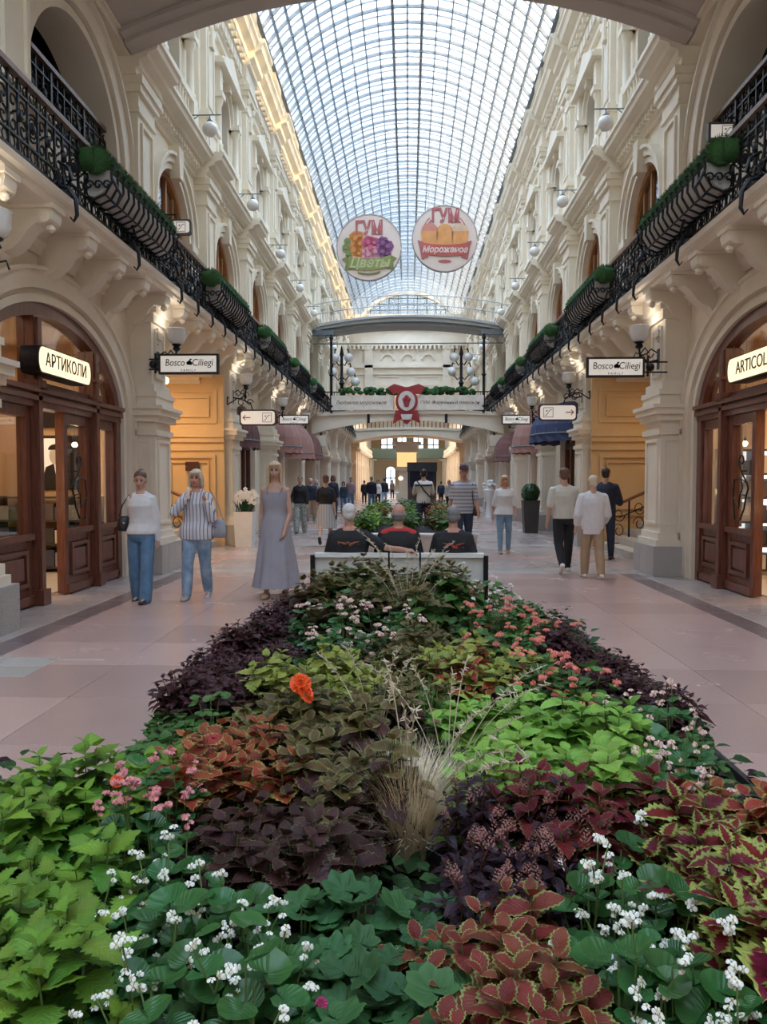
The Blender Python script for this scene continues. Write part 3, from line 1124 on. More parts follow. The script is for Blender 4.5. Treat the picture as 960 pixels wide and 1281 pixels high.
fronts = {-1: struct('door_1'), 1: struct('door_2')}
for s in (-1, 1):
    d_ = fronts[s]
    b = MB()
    archivolt(b, AY, AH - .16, AZ, AR - .16, .16, X0 - .03, X1 + .04, 0.0, 28)
    side('arch_frame', b.mesh('arch_frame', WOOD, 35), s, parent=d_)
    b = MB()
    b.box(X0 - .04, X1 + .05, AY - AH, AY + AH, 2.52, 2.74)
    b.box(X0, X1 + .10, AY - AH + .02, AY + AH - .02, 2.60, 2.66)
    b.box(X0, X1 + .13, AY - AH + .02, AY + AH - .02, 2.70, 2.76)
    side('transom', b.mesh('transom', WOOD), s, parent=d_)
    for ym, yt in ((9.62, 3.66), (11.42, 3.50)):
        b = MB()
        b.box(X0 - .04, X1 + .06, ym - .08, ym + .08, 0, yt)
        b.box(X0, X1 + .10, ym - .05, ym + .05, 0.0, yt - .02)
        b.box(X0, X1 + .14, ym - .10, ym + .10, 0, .2)
        b.box(X0, X1 + .13, ym - .10, ym + .10, 2.74, 2.86)
        b.box(X0, X1 + .13, ym - .10, ym + .10, 3.05, 3.10)
        side('mullion', b.mesh('mullion', WOOD), s, parent=d_)
    for name, y0, y1 in (('sidelight', 11.48, 12.36), ('door_leaf', 10.46, 11.32), ('sidelight', 8.12, 9.52)):
        lf = side(name, leaf_panel(y0, y1).mesh(name, WOOD), s, parent=d_)
        b = MB()
        frame(b, 'y', y0 + .15, y1 - .15, .26, .72, .05, X1 - .04, X1 + .03)
        b.box(X1 - .08, X1 - .02, y0 + .11, y1 - .11, .22, .74)
        b.box(X1 - .06, X1 + .015, y0 + .24, y1 - .24, .35, .63)
        p_ = inst('raised_panel', b.mesh('raised_panel', WOOD), lf)
        b = MB()
        b.box(-.115, -.105, y0 + .11, y1 - .11, .90, 2.40)
        inst('pane', b.mesh('pane', PANE), lf)
    for y0, y1 in ((8.02, 9.54), (9.70, 11.34), (11.50, 12.38)):    # panes of the fan light
        pts = [p for p in arc(AY, AH - .14, AZ, AR - .14, 60) if y0 < p[0] < y1]
        zz = lambda y: AZ + (AR - .14) * math.sqrt(max(0, 1 - ((y - AY) / (AH - .14)) ** 2))
        b = MB()
        b.prism([(y0, 2.74), (y1, 2.74), (y1, zz(y1))] + pts + [(y0, zz(y0))], 'x', -.115, -.105)
        side('fanlight_pane', b.mesh('pane', PANE), s, parent=d_)
        if zz(y1) > 2.9 and zz(y0) > 2.9:
            b = MB()
            b.box(X0, X1, y0, y1, 2.74, 2.86)
            side('fanlight_rail', b.mesh('rail', WOOD), s, parent=d_)
    # wrought scroll handle on the open leaf
    hb = MB()
    y0 = 10.70 if s < 0 else 10.66
    sp = [(y0 + .10 + .09 * math.cos(t) * (1 - t / 9), 1.86 + .09 * math.sin(t) * (1 - t / 9)) for t in [k * .5 for k in range(13)]]
    hb.tube([(X1 + .05, a, c) for a, c in sp], .012, 6)
    hb.tube([(X1 + .05, y0 + a, c) for a, c in ((.19, 1.86), (.10, 1.70), (-.08, 1.55), (-.12, 1.48), (-.06, 1.38), (.0, 1.2), (.12, 1.05), (.28, 1.02))], .013, 6)
    hb.tube([(X1 + .05, y0 + a, c) for a, c in ((-.08, 1.55), (.12, 1.62), (.32, 1.60), (.36, 1.35), (.28, 1.02))], .011, 6)
    hb.tube([(X1 + .05, y0 + a, c) for a, c in ((-.06, 1.38), (.14, 1.40), (.17, 1.2), (.36, 1.35))], .011, 6)
    hb.tube([(X1 + .05, y0 + a, c) for a, c in ((.12, 1.62), (.06, 1.48), (.14, 1.40))], .010, 6)
    for a, c in ((.10, 1.72), (.28, 1.04)):
        hb.tube([(X1 - .02, y0 + a, c), (X1 + .05, y0 + a, c)], .012, 6)
    side('scroll_handle', hb.mesh('scroll_handle', IRON, 40), s, parent=d_)
    # room behind
    b = MB()
    b.box(-3.4, -.3, 7.2, 13.2, -.005, .012)
    side('shop_floor', b.mesh('shop_floor', TILEW), s, parent=d_)
    b = MB()
    b.box(-3.5, -3.4, 7.0, 13.4, 0, 4.5)
    b.box(-3.4, -.3, 13.3, 13.4, 0, 4.5)
    b.box(-3.4, -.3, 7.0, 7.1, 0, 4.5)
    b.box(-3.4, -.3, 7.0, 13.4, 3.95, 4.05)
    side('shop_room', b.mesh('shop_room', GOLD), s, parent=d_)
    lamp('shop_light', 'AREA', (XC + s * (W + 1.7), 10.2, 3.85), 48, (1.0, .70, .42), 2.2, 4.5)

# shelving and goods along the end wall of each shop, seen through the open doors
for s, lab in ((-1, 'left'), (1, 'right')):
    nm = 'Cyrillic sign' if s < 0 else 'Latin sign'
    sx, sy = XC + s * (W + 1.45), 13.06
    nz = 4 if s < 0 else 6
    t_ = thing('display_shelf', 'shelf unit against the end wall inside the shop under the %s' % nm, 'shelf', (sx, sy, 0.012))
    zs_ = [.08 + .40 * k for k in range(nz)]
    b = MB()
    for x in (-.9, -.3, .3, .9):
        MB().box(x - .02, x + .02, -.18, .18, 0, zs_[-1] + .02).obj('upright', SHELF, t_)
    for z in zs_:
        MB().box(-.9, .9, -.18, .18, z - .015, z + .015).obj('shelf_board', SHELF, t_)
    if s > 0:
        MB().box(-.88, .88, .17, .19, .1, zs_[-1]).obj('lit_back', M('lit_shelf_back', (.9, .9, .88), .5, 0, 1, emit=((1, .97, .92), .75)), t_)
    cols = [M('goods_%d%s' % (k, lab), c, 0.5) for k, c in enumerate(((.30, .30, .32), (.05, .05, .06), (.10, .09, .10), (.62, .58, .52), (.06, .07, .12)))]
    bb = [MB().box(-.08, .08, -.12, .12, 0, .26).mesh('box', c) for c in cols]
    for j, z in enumerate(zs_[:-1]):
        for k in range(9):
            o = inst('shop_box', bb[R.randrange(5)], None, (sx - .9 + .6 * (k // 3) + .12 + .18 * (k % 3), sy - .02, z + .029))
            o.scale = (1, 1, R.uniform(.7, 1.2))
            tag(o, '%s box from the left on the %s shelf under the %s' % (ORDN[k], ['lowest', 'second lowest', 'third lowest', 'fourth lowest', 'top'][j], nm), 'box', 'boxes in the shop under the %s' % nm)
    cnt = thing('counter', 'low pale counter with steel top inside the shop under the %s' % nm, 'counter', (XC + s * (W + 2.3), 10.6, 0.012))
    MB().box(-.3, .3, -.6, .6, 0, .42).obj('body', WHITE if s < 0 else GOLD, cnt)
    MB().box(-.3, .3, -.6, .6, .42, .86).obj('drawer_front', SHELF, cnt)
    MB().box(-.33, .33, -.63, .63, .86, .9).obj('top', STEEL, cnt)
    k = 0
    for lab_, d_, y, zz in (('near window', .45, 9.35, (2.05, 1.62, 1.2)), ('far window left', .42, 12.45, (2.30, 2.0, 1.25)), ('far window right', .42, 12.95, (2.25, 1.85, 1.4)), ('door pane', .55, 11.95, (2.15,))):
        for q, z in enumerate(zz):
            o = thing('pendant_bulb', '%s glowing bulb of the %s string in the shop under the %s' % (['upper', 'middle', 'lower'][q], lab_, nm), 'lamp', (XC + s * (W + d_ + .012 * q), y + .03 * q, z), 0, 'window bulbs under the %s' % nm)
            MB().ball((0, 0, 0), .040, 12, 8).obj('bulb', BULB, o, 60)
            b = MB()
            b.lathe([(.012, .03), (.02, .04), (.02, .08), (.006, .1)], n=8)
            b.tube([(0, 0, .1), (0, 0, 3.94 - z)], .004, 5)
            b.obj('cord', IRON, o)
    ls = thing('light_strip', 'upright cold white light strip in the shop window under the %s' % nm, 'lamp', (XC + s * (W + .34), 11.72 if s < 0 else 11.62, .9))
    MB().box(-.03, .03, -.03, .03, 0, 1.5).obj('housing', STEEL, ls)
    MB().box(-.035 if s > 0 else .03, -.03 if s > 0 else .035, -.028, .028, .03, 1.47).obj('tube', TUBEL, ls)
o = thing('poster', 'black and white portrait poster seen through the open shop door on the left', 'poster', (XC - W - 1.48, 13.26, 1.42), -PI / 2)
b = MB()
b.box(-.02, 0, -.42, .42, 0, .95)
b.obj('board', BLACK, o)
b = MB()
b.box(.0, .004, -.24, .22, .02, .9)
b.obj('pale_ground', SIGNW, o)
b = MB()
b.prism([(.0 + .1 * math.cos(a), .60 + .15 * math.sin(a)) for a in [k * PI / 8 for k in range(16)]], 'x', .004, .008)
b.obj('face', M('poster_grey', (.55, .55, .55), .6), o)
b = MB()
b.prism([(.01 + .13 * math.cos(a), .70 + .1 * math.sin(a)) for a in [k * PI / 8 for k in range(9)]], 'x', .008, .01)
b.prism([(-.28, .02), (.28, .02), (.22, .4), (.06, .46), (.02, .2), (-.02, .46), (-.16, .4)], 'x', .004, .009)
b.obj('hair_and_coat', BLACK, o)
o = thing('wall_screen', 'dark blank screen high on the end wall inside the left shop', 'screen', (XC - W - 1.45, 13.24, 2.50), -PI / 2)
MB().box(-.03, .0, -.45, .45, 0, .34).obj('panel', M('screen_dark', (.012, .014, .025), .2), o)
MB().box(-.06, -.02, -.05, .05, .1, .24).obj('mount', SHELF, o)

# lit shop signs, boxes with rounded ends on the fan light bars
for s, word in ((-1, 'АРТИКОЛИ'), (1, 'ARTICOLI')):
    o = thing('shop_sign', 'lit rounded box sign reading %s over the %s shop door' % (word, 'left' if s < 0 else 'right'), 'sign', (XC + s * (W - .10), 10.02, 3.08), -s * PI / 2 if s > 0 else PI / 2)
    hw, hh = .76, .17
    pl = [(hw - hh * .5 + hh * .5 * math.cos(a), hh * math.sin(a)) for a in [(-90 + 15 * k) * PI / 180 for k in range(13)]]
    pl += [(-hw + hh * .5 - hh * .5 * math.cos(a), -hh * math.sin(a)) for a in [(-90 + 15 * k) * PI / 180 for k in range(13)]]
    MB().prism(pl, 'y', -.10, .14).obj('case', IRON, o, 40)
    MB().prism([(x * .975, z * .9) for x, z in pl], 'y', -.115, -.09).obj('lit_face', LIT, o, 40)
    t_ = inst('lettering', letters(word, .235, BLACK, .003, .92), o, (0, -.118, 0.0), (PI / 2, 0, 0))
    for x in (-.4, .4):
        MB().box(x - .02, x + .02, .13, .18, -.05, .05).obj('bracket', IRON, o)

# ------------------------------------------------------------------ panelled passages with steps beside the first shops
for s in (-1, 1):
    w_ = walls[s]
    b = MB()
    b.box(-2.9, .26, 18.40, 18.56, 0, 4.1)
    b.box(-2.9, -.3, 18.55, 18.9, 0, 4.1)
    b.box(-2.9, -.3, 13.6, 14.0, 0, 4.1)
    b.box(-3.2, -2.9, 13.6, 18.9, 0, 4.6)
    side('passage_lining', b.mesh('passage_lining', OCHRE), s, parent=w_)
    b = MB()
    b.box(-3.0, -.3, 13.8, 18.8, 4.05, 4.2)
    for k, (t, z0) in enumerate(((.3, 3.98), (.2, 3.9))):
        b.box(-2.9, -.3, 18.55 - t, 18.56, z0, 4.06)
    b.box(-1.9, -.8, 15.2, 17.4, 4.02, 4.06)
    side('passage_ceiling', b.mesh('passage_ceiling', STUCCO), s, parent=w_)
    b = MB()
    yb = 18.40
    for x0, x1 in ((-1.35, .2), (-2.85, -1.5)):
        frame(b, 'x', x0 + .1, x1 - .1, 2.95, 3.75, .06, yb - .04, yb + .02)
        frame(b, 'x', x0 + .28, x1 - .28, 3.1, 3.6, .05, yb - .05, yb + .02)
        frame(b, 'x', x0 + .14, x1 - .14, .75, 2.2, .08, yb - .06, yb + .02)
        frame(b, 'x', x0 + .3, x1 - .3, .9, 2.04, .04, yb - .05, yb + .02)
    b.box(-2.9, .28, yb - .10, yb, 2.62, 2.80)
    b.box(-2.9, .27, yb - .06, yb, 2.5, 2.62)
    b.box(-2.9, .27, yb - .05, yb, 2.3, 2.42)
    b.box(-2.9, .27, yb - .05, yb, 0, .6)
    side('panelling', b.mesh('panelling', OCHRE), s, parent=w_)
    lamp('passage_lamp', 'AREA', (XC + s * (W + 1.3), 16.2, 3.95), 42 if s < 0 else 12, (1.0, .70, .38), .8, 1.6)
    st = struct('trim_%d' % (1 if s < 0 else 2))
    STEP = M('step_stone_%d' % (s + 1), (0.50, 0.45, 0.38), 0.5)
    for k in range(6):
        side('step', MB().box(-3.0 + 0 * k, .12 - .32 * k, 14.05, 18.3, .15 * k, .15 * (k + 1) - .004).mesh('step', STEP), s, parent=st)
    # iron balustrade with a wooden rail that climbs with the steps
    for j, yy in ((1, 17.6),):
        side_word = 'left' if s < 0 else 'right'
        o = thing('stair_railing', 'wrought iron stair railing with brown handrail climbing in the %s passage' % side_word, 'railing', (XC + s * (W + .30), yy, 0), 0, None, (-s, 1, 1))
        b = MB()
        b.tube([(.42, 0, 1.02), (.2, 0, 1.06), (0, 0, 1.1), (-2.4, 0, 2.2)], .035, 8)
        b.obj('handrail', M('handrail_wood_%d%d' % (s + 1, j), (0.16, 0.06, 0.03), .35), o, 50)
        for k in range(6):
            x = .34 - .46 * k
            zz = .15 * max(0, int((.12 - x) / .32 + 1)) if x < .12 else 0.0
            zt = 1.04 if x > 0 else 1.1 + (-x) * .46
            MB().tube([(x, 0, zz), (x, 0, zt)], .022, 8).obj('baluster', IRON, o, 50)
        b = MB()
        for k in range(5):
            x = .34 - .46 * k - .23
            zc = .62 + max(0, -x) * .46
            for r_, ph in ((.17, 0), (.17, PI)):
                pts = [(x + r_ * (1 - t / 12) * math.cos(t + ph) * .8, 0, zc + (.18 if ph else -.18) + r_ * (1 - t / 12) * math.sin(t + ph)) for t in [.45 * q for q in range(18)]]
                b.tube(pts, .011, 5)
        b.tube([(.34, 0, .14), (0, 0, .16), (-2.2, 0, 1.2)], .015, 5)
        b.tube([(.34, 0, .74), (0, 0, .78), (-2.4, 0, 1.86)], .015, 5)
        b.obj('scrollwork', IRON, o, 50)
o = thing('passage_chandelier', 'small warm glass chandelier on the ceiling of the left passage', 'lamp', (XC - W - .75, 16.6, 3.72))
b = MB()
for k in range(6):
    a = k * PI / 3
    b.ball((.2 * math.cos(a), .2 * math.sin(a), .03), (.05, .05, .07), 10, 6)
b.obj('shade', M('chandelier_glow', (1, .85, .5), .4, 0, 1, emit=((1.0, .75, .36), 7.0)), o, 60)
b = MB()
b.tube([(0, 0, 0), (0, 0, .33)], .015, 6)
for k in range(6):
    a = k * PI / 3
    b.tube([(0, 0, .05), (.1 * math.cos(a), .1 * math.sin(a), -.02), (.2 * math.cos(a), .2 * math.sin(a), .0)], .009, 5)
b.obj('arm', M('brass', (.55, .38, .14), .3, metal=.8), o)
o = thing('wall_plate', 'small dark red plate on the ochre panel of the left passage', 'sign', (XC - W - .50, 18.33, 1.92))
MB().box(-.16, .16, -.02, .06, -.11, .11).obj('plate', M('plate_red', (.06, .02, .02), .4), o)
for x in (-.13, .13):
    MB().ball((x, -.022, .0), .012, 8, 5).obj('screw', STEEL, o)

# ------------------------------------------------------------------ shop openings farther along: dark glazed fronts
DW = M('dark_red_wood', (0.10, 0.035, 0.025), 0.4, 0.3, 7, stretch=(6, 6, .6))
n_door = 3
FR = []
for k in (2,):
    FR.append((21.8, 1.65, 2.6, 1.1))
FR += [(26.2, .85, 2.9, .85), (28.6, .85, 2.9, .85)]
for k in range(4, 9):
    a, c = GP[k], GP[k + 1]
    m_ = (a + c) / 2
    FR += [((a + .3 + m_) / 2 + .1, .85, 2.9, .85), ((m_ + c + .3) / 2 - .1, .85, 2.9, .85)]
for s in (-1, 1):
    for (yc, hw, zs, rise) in FR:
        d_ = struct('door_%d' % n_door)
        n_door += 1
        b = MB()
        archivolt(b, yc, hw - .1, zs, rise - .1, .1, -.27, -.15, 0, 12)
        b.box(-.27, -.15, yc - hw, yc + hw, zs - .1, zs + .05)
        b.box(-.27, -.15, yc - hw, yc + hw, 0, .35)
        b.box(-.26, -.16, yc - .06, yc + .06, 0, zs + rise)
        if hw > 1:
            for q in (-.55, .55):
                b.box(-.26, -.16, yc + q * hw - .06, yc + q * hw + .06, 0, zs + rise * .75)
        side('shop_frame', b.mesh('shop_frame', DW, 35), s, parent=d_)
        b = MB()
        b.prism([(yc - hw, 0), (yc + hw, 0)] + arc(yc, hw, zs, rise, 12), 'x', -.215, -.205)
        side('pane', b.mesh('pane', PANE), s, parent=d_)
    b = MB()
    for y in (19.8, 24.4, 30.3, 35.4, 41, 46.6, 52.2, 57.3):
        b.box(-4.4, -.3, y - .1, y + .1, 0, 4.6)
    b.box(-3.0, -2.9, 19.8, 57.3, 0, 4.6)
    side('shop_partitions', b.mesh('shop_partitions', GOLD), s, parent=walls[s])
    for y, e in ((22, 14), (27.4, 18), (33, 14), (38.5, 14), (44, 14)):
        lamp('shop_light', 'POINT', (XC + s * (W + 1.5), y, 3.6), e, (1.0, .6, .35), .3)

# ------------------------------------------------------------------ the next hall beyond the crossing
fh = struct('wall_beyond')
YB = 96.0
b = MB()
for s in (-1, 1):
    x0, x1 = sorted((XC + s * 4.6, XC + s * 9.0))
    b.box(x0, x1, 62, YB, 4.4, 8.5)
    b.box(min(XC + s * 3.9, XC + s * 9), max(XC + s * 3.9, XC + s * 9), 62, YB, 4.3, 4.7)
    b.box(x0, x1, 62, YB, 0, 4.4)
    b.box(min(XC + s * 4.3, XC + s * 4.6), max(XC + s * 4.3, XC + s * 4.6), 62, YB, 2.9, 3.2)
    for k in range(12):
        y = 62.5 + 2.8 * k
        b.box(min(XC + s * 4.2, XC + s * 4.6), max(XC + s * 4.2, XC + s * 4.6), y, y + .8, 0, 4.4)
        b.lathe([(.3, 0), (.34, .2), (.2, .4)], (XC + s * 4.1, y + .4, 3.9), 8)
b.obj('arcade', STUCCO, fh)
b = MB()
b.box(-9, 9, YB, YB + .3, 0, 9)
b.obj('end_wall', M('end_wall_paint', (.42, .33, .22), .7), fh)
b = MB()
b.box(-9, 9, 57.9, YB, 8.0, 8.3)
b.obj('soffit', STUCCO, fh)
for n_, (x0, x1, z0, z1) in enumerate(((-3.4, -1.9, 4.3, 7.6), (-1.4, -.2, 4.3, 7.6), (.6, 1.9, 4.3, 7.6), (2.4, 3.8, 4.3, 7.6), (-2.8, -1.6, .4, 3.2), (1.0, 2.0, .6, 3.4))):
    w_ = struct('window_%d' % n_win)
    n_win += 1
    b = MB()
    pl = [(x0, z0), (x1, z0)] + [((x0 + x1) / 2 + (x1 - x0) / 2 * math.cos(a), z1 - .6 + .6 * math.sin(a)) for a in [k * PI / 8 for k in range(9)]]
    b.prism(pl, 'y', YB - .04, YB)
    b.obj('pane', M('daylit_pane_%d' % n_, (.8, .85, .9), .3, 0, 1, emit=((.82, .92, 1.0), .8)), w_)
    b = MB()
    for x in (x0, (x0 + x1) / 2, x1):
        b.box(x - .06, x + .06, YB - .12, YB - .04, z0, z1 - .3)
    for z in (z0, (z0 + z1) / 2):
        b.box(x0, x1, YB - .12, YB - .04, z - .06, z + .06)
    b.obj('window_frame', IRON2, w_)
b = MB()
b.box(-4.2, 4.2, 84, 86, 3.9, 4.3)
b.box(-4.2, 4.2, 84, 84.1, 4.3, 5.0)
b.obj('far_gallery', M('far_gallery_green', (.06, .10, .09), .6), fh)
for y in (64, 72, 82):
    lamp('hall_light', 'AREA', (0, y, 7.8), 260, (1.0, .93, .82), 6.0, 6.0)
# ------------------------------------------------------------------ foot bridges across the hall
YBR = 34.8
PALEGREY = M('bridge_grey', (0.42, 0.43, 0.43), 0.6, 0.06, 2)
LGREEN = M('garland_green', (0.03, 0.11, 0.03), 0.8, 0.5, 40, 0.6, 90)


def bow(z0, z1, hw, rise0, rise1, y0, y1, mb, n=20):
    t = [(XC - hw + 2 * hw * i / n) for i in range(n + 1)]
    lo_ = [(x, z0 + rise0 * (1 - ((x - XC) / hw) ** 2)) for x in t]
    up_ = [(x, z1 + rise1 * (1 - ((x - XC) / hw) ** 2)) for x in t]
    mb.prism(lo_ + up_[::-1], 'y', y0, y1)


o = thing('upper_footbridge', 'grey bowed footbridge crossing the hall high up at the third floor', 'bridge', (0, 0, 0))
b = MB()
bow(8.30, 8.50, 4.25, .42, .40, YBR, YBR + 2.2, b)
bow(8.42, 8.55, 4.25, .46, .42, YBR - .1, YBR + .05, b)
bow(8.18, 8.30, 4.25, .40, .40, YBR + .3, YBR + .5, b)
b.obj('deck', PALEGREY, o)
b = MB()
for k in range(29):
    x = XC - 4.2 + .3 * k
    z = 8.5 + .42 * (1 - ((x - XC) / 4.25) ** 2)
    b.tube([(x, YBR, z), (x, YBR, z + .95)], .012, 4)
for h in (.5, .95):
    b.tube([(XC - 4.25 + .425 * i, YBR, 8.5 + h + .42 * (1 - ((-4.25 + .425 * i) / 4.25) ** 2)) for i in range(21)], .022, 5)
b.obj('railing', IRONW, o)
b = MB()
b.tube([(XC - 4.3, YBR + .2, 7.75), (XC + 4.3, YBR + .2, 7.75)], .03, 6)
for s in (-1, 1):
    b.box(min(XC + s * 3.3, XC + s * 4.4), max(XC + s * 3.3, XC + s * 4.4), YBR, YBR + .3, 8.12, 8.34)
b.obj('tie_beam', IRON2, o)

o = thing('lower_footbridge', 'cream arched footbridge with long cream banner and red crest at gallery level', 'bridge', (0, 0, 0))
b = MB()
bow(3.75, 4.55, 4.35, .62, .12, YBR, YBR + .35, b)
bow(4.45, 4.62, 4.35, .12, .12, YBR - .12, YBR + .2, b)
bow(3.65, 3.75, 4.35, .62, .62, YBR - .06, YBR + .1, b)
for s in (-1, 1):
    b.box(min(XC + s * 3.7, XC + s * 4.5), max(XC + s * 3.7, XC + s * 4.5), YBR - .15, YBR + .4, 3.1, 3.6)
b.obj('arch', STUCCO2, o, 30)
b = MB()
bow(4.1, 4.5, 4.35, .45, .12, YBR + .35, YBR + 3.0, b)
b.obj('deck', M('bridge_underside', (.10, .16, .15), .7), o)
b = MB()
for k in (-1.75, 0, 1.75):
    b.box(XC + k - .06, XC + k + .06, YBR - .1, YBR, 4.15, 4.75)
b.obj('bracket', IRON, o)
b = MB()
for x0, x1 in ((-3.42, -.62), (.42, 3.42)):
    b.box(XC + x0, XC + x1, YBR - .18, YBR - .14, 4.72, 5.38)
b.obj('banner', M('banner_cloth', (.82, .75, .64), .7), o)
for x0, x1, wd in ((-3.3, -.75, 'Любимое мороженое'), (.6, 3.3, 'ГУМ. Фирменный павильон')):
    inst('lettering', letters(wd, .215 if x0 < 0 else .20, M('banner_ink', (.16, .06, .04), .6), .002, 1.0, .2), o, (XC + (x0 + x1) / 2 - .05, YBR - .185, 5.05), (PI / 2, 0, 0))
b = MB()
for k in range(27):
    x = XC - 3.9 + .3 * k
    b.tube([(x, YBR, 4.65), (x, YBR, 5.55)], .014, 4)
    b.tube([(x + .15 + .09 * math.cos(t), YBR, 4.72 + .09 * math.sin(t)) for t in [.8 * q for q in range(8)]], .012, 4)
b.tube([(XC - 4, YBR, 5.55), (XC + 4, YBR, 5.55)], .03, 6)
b.obj('railing', IRON, o)
b = MB()
for k in range(150):
    x = R.uniform(-3.1, 3.1)
    b.ball((XC + x, YBR + R.uniform(-.16, .16), 5.55 + R.uniform(-.1, .16)), (R.uniform(.08, .16), .12, R.uniform(.06, .13)), 7, 5)
tag(b.obj('greenery', LGREEN, o), kind='stuff')
# red crest in the middle: ring, cap, wings and a white cup
b = MB()
c = (XC + -.03, 0, 5.02)
RED = M('crest_red', (.33, .03, .035), .4)


def disc_y(mb, x, y0, y1, z, rx, rz, n=24):
    mb.prism([(x + rx * math.cos(2 * PI * k / n), z + rz * math.sin(2 * PI * k / n)) for k in range(n)], 'y', y0, y1)


disc_y(b, c[0], YBR - .30, YBR - .20, 5.10, .50, .55)
b.prism([(c[0] - .85, 5.72), (c[0] - .55, 5.88), (c[0], 5.72), (c[0] + .55, 5.88), (c[0] + .85, 5.72), (c[0] + .6, 5.40), (c[0], 5.6), (c[0] - .6, 5.40)], 'y', YBR - .28, YBR - .2)
b.prism([(c[0] - .5, 4.7), (c[0] + .5, 4.7), (c[0] + .62, 4.1), (c[0] + .25, 4.3), (c[0], 4.05), (c[0] - .25, 4.3), (c[0] - .62, 4.1)], 'y', YBR - .28, YBR - .2)
b.obj('crest', RED, o)
b = MB()
disc_y(b, c[0], YBR - .34, YBR - .29, 5.12, .38, .44)
b.prism([(c[0] - .26, 4.52), (c[0] + .26, 4.52), (c[0] + .2, 4.28), (c[0] - .2, 4.28)], 'y', YBR - .33, YBR - .27)
b.obj('crest_ground', M('crest_white', (.70, .62, .58), .5), o)
b = MB()
b.prism([(c[0] - .16, 5.12), (c[0] + .16, 5.12), (c[0] + .09, 4.85), (c[0] - .09, 4.85)], 'y', YBR - .37, YBR - .33)
for dx, dz in ((-.09, 5.18), (.09, 5.18), (0, 5.28)):
    b.ball((c[0] + dx, YBR - .35, dz), (.1, .04, .1), 10, 6)
b.obj('crest_emblem', RED, o)
inst('lettering', letters('ГУМ', .22, M('crest_letters', (.8, .8, .78), .5), .002), o, (c[0], YBR - .39, 3.98), (PI / 2, 0, 0))

# candelabra with opal globes and slim black posts on the bridge ends
NM = {(-3.0, 0): 'globe candelabrum on the left end of the lower footbridge', (2.45, 0): 'globe candelabrum on the right end of the lower footbridge'}
for (x, _), lab in NM.items():
    o = thing('candelabrum', 'black iron five-%s' % lab, 'lamp', (XC + x, YBR + .45, 4.6))
    b = MB()
    b.lathe([(.18, 0), (.18, .3), (.10, .4), (.08, 1.3), (.13, 1.4), (.07, 1.5), (.06, 2.6), (.10, 2.7), (.02, 3.1)], n=10)
    b.obj('post', IRON, o, 40)
    for dx, z in ((-.42, 1.9), (.42, 1.9), (-.32, 2.55), (.32, 2.55), (.62, 1.45)):
        b = MB()
        b.tube([(0, 0, z - .2), (dx * .4, 0, z - .35), (dx * .9, 0, z - .1), (dx, 0, z + .25), (dx * .9, 0, z + .42), (dx * .7, 0, z + .36)], .032, 5)
        a_ = b.obj('arm', IRON, o, 50)
        MB().ball((dx, 0, z + .02), .21, 14, 9).obj('globe', OPAL, a_, 60)
for s in (-1, 1):
    o = thing('banner_post', 'tall slim black post at the %s end of the lower footbridge' % ('left' if s < 0 else 'right'), 'post', (XC + s * 3.42, YBR - .12, 4.6))
    MB().tube([(0, 0, 0), (0, 0, 3.5)], .06, 8).obj('pole', IRON, o, 40)
    for z in (.3, 1.7, 3.35):
        MB().lathe([(.05, -.08), (.11, 0), (.05, .08)], (0, 0, z), 10).obj('collar', IRON, o, 40)
    b = MB()
    for q in (-1, 1):
        b.tube([(0, 0, 3.3), (q * .2, 0, 3.25), (q * .26, 0, 3.45), (q * .14, 0, 3.5)], .016, 5)
        b.tube([(0, 0, .5), (q * .25, 0, .45), (q * .3, 0, .7), (q * .16, 0, .74)], .018, 5)
    b.obj('scroll', IRON, o)

# second cross gallery at the far wall
fb = thing('far_footbridge', 'pale arched footbridge below the far cream wall', 'bridge', (0, 0, 0))
b = MB()
bow(4.35, 5.2, 4.35, .55, .15, Y_END - .6, Y_END - .1, b)
bow(5.15, 5.32, 4.35, .15, .15, Y_END - .7, Y_END - .05, b)
b.obj('arch', STUCCO2, fb, 30)
b = MB()
for k in range(27):
    x = XC - 3.9 + .3 * k
    b.box(x - .03, x + .03, Y_END - .4, Y_END - .36, 5.3, 6.1)
b.box(XC - 4, XC + 4, Y_END - .42, Y_END - .34, 6.1, 6.18)
b.obj('railing', IRON, fb)
b = MB()
bow(4.5, 5.0, 4.35, .5, .2, Y_END, Y_END + 5, b)
b.obj('deck', STUCCO, fb)

# ------------------------------------------------------------------ gallery railing: panels of wrought scrolls, handrail, claw scrolls below
ML = 1.02


def curl(mb, y, z, r0, a0, turns, sgn, x=.0, th=.011, n=14, yz=1.0):
    pts = []
    for q in range(n):
        t = q / (n - 1)
        a = a0 + sgn * 2 * PI * turns * t
        r = r0 * (1 - .78 * t)
        pts.append((x, y + r * math.cos(a) * yz, z + r * math.sin(a)))
    mb.tube(pts, th, 4, cap=False)


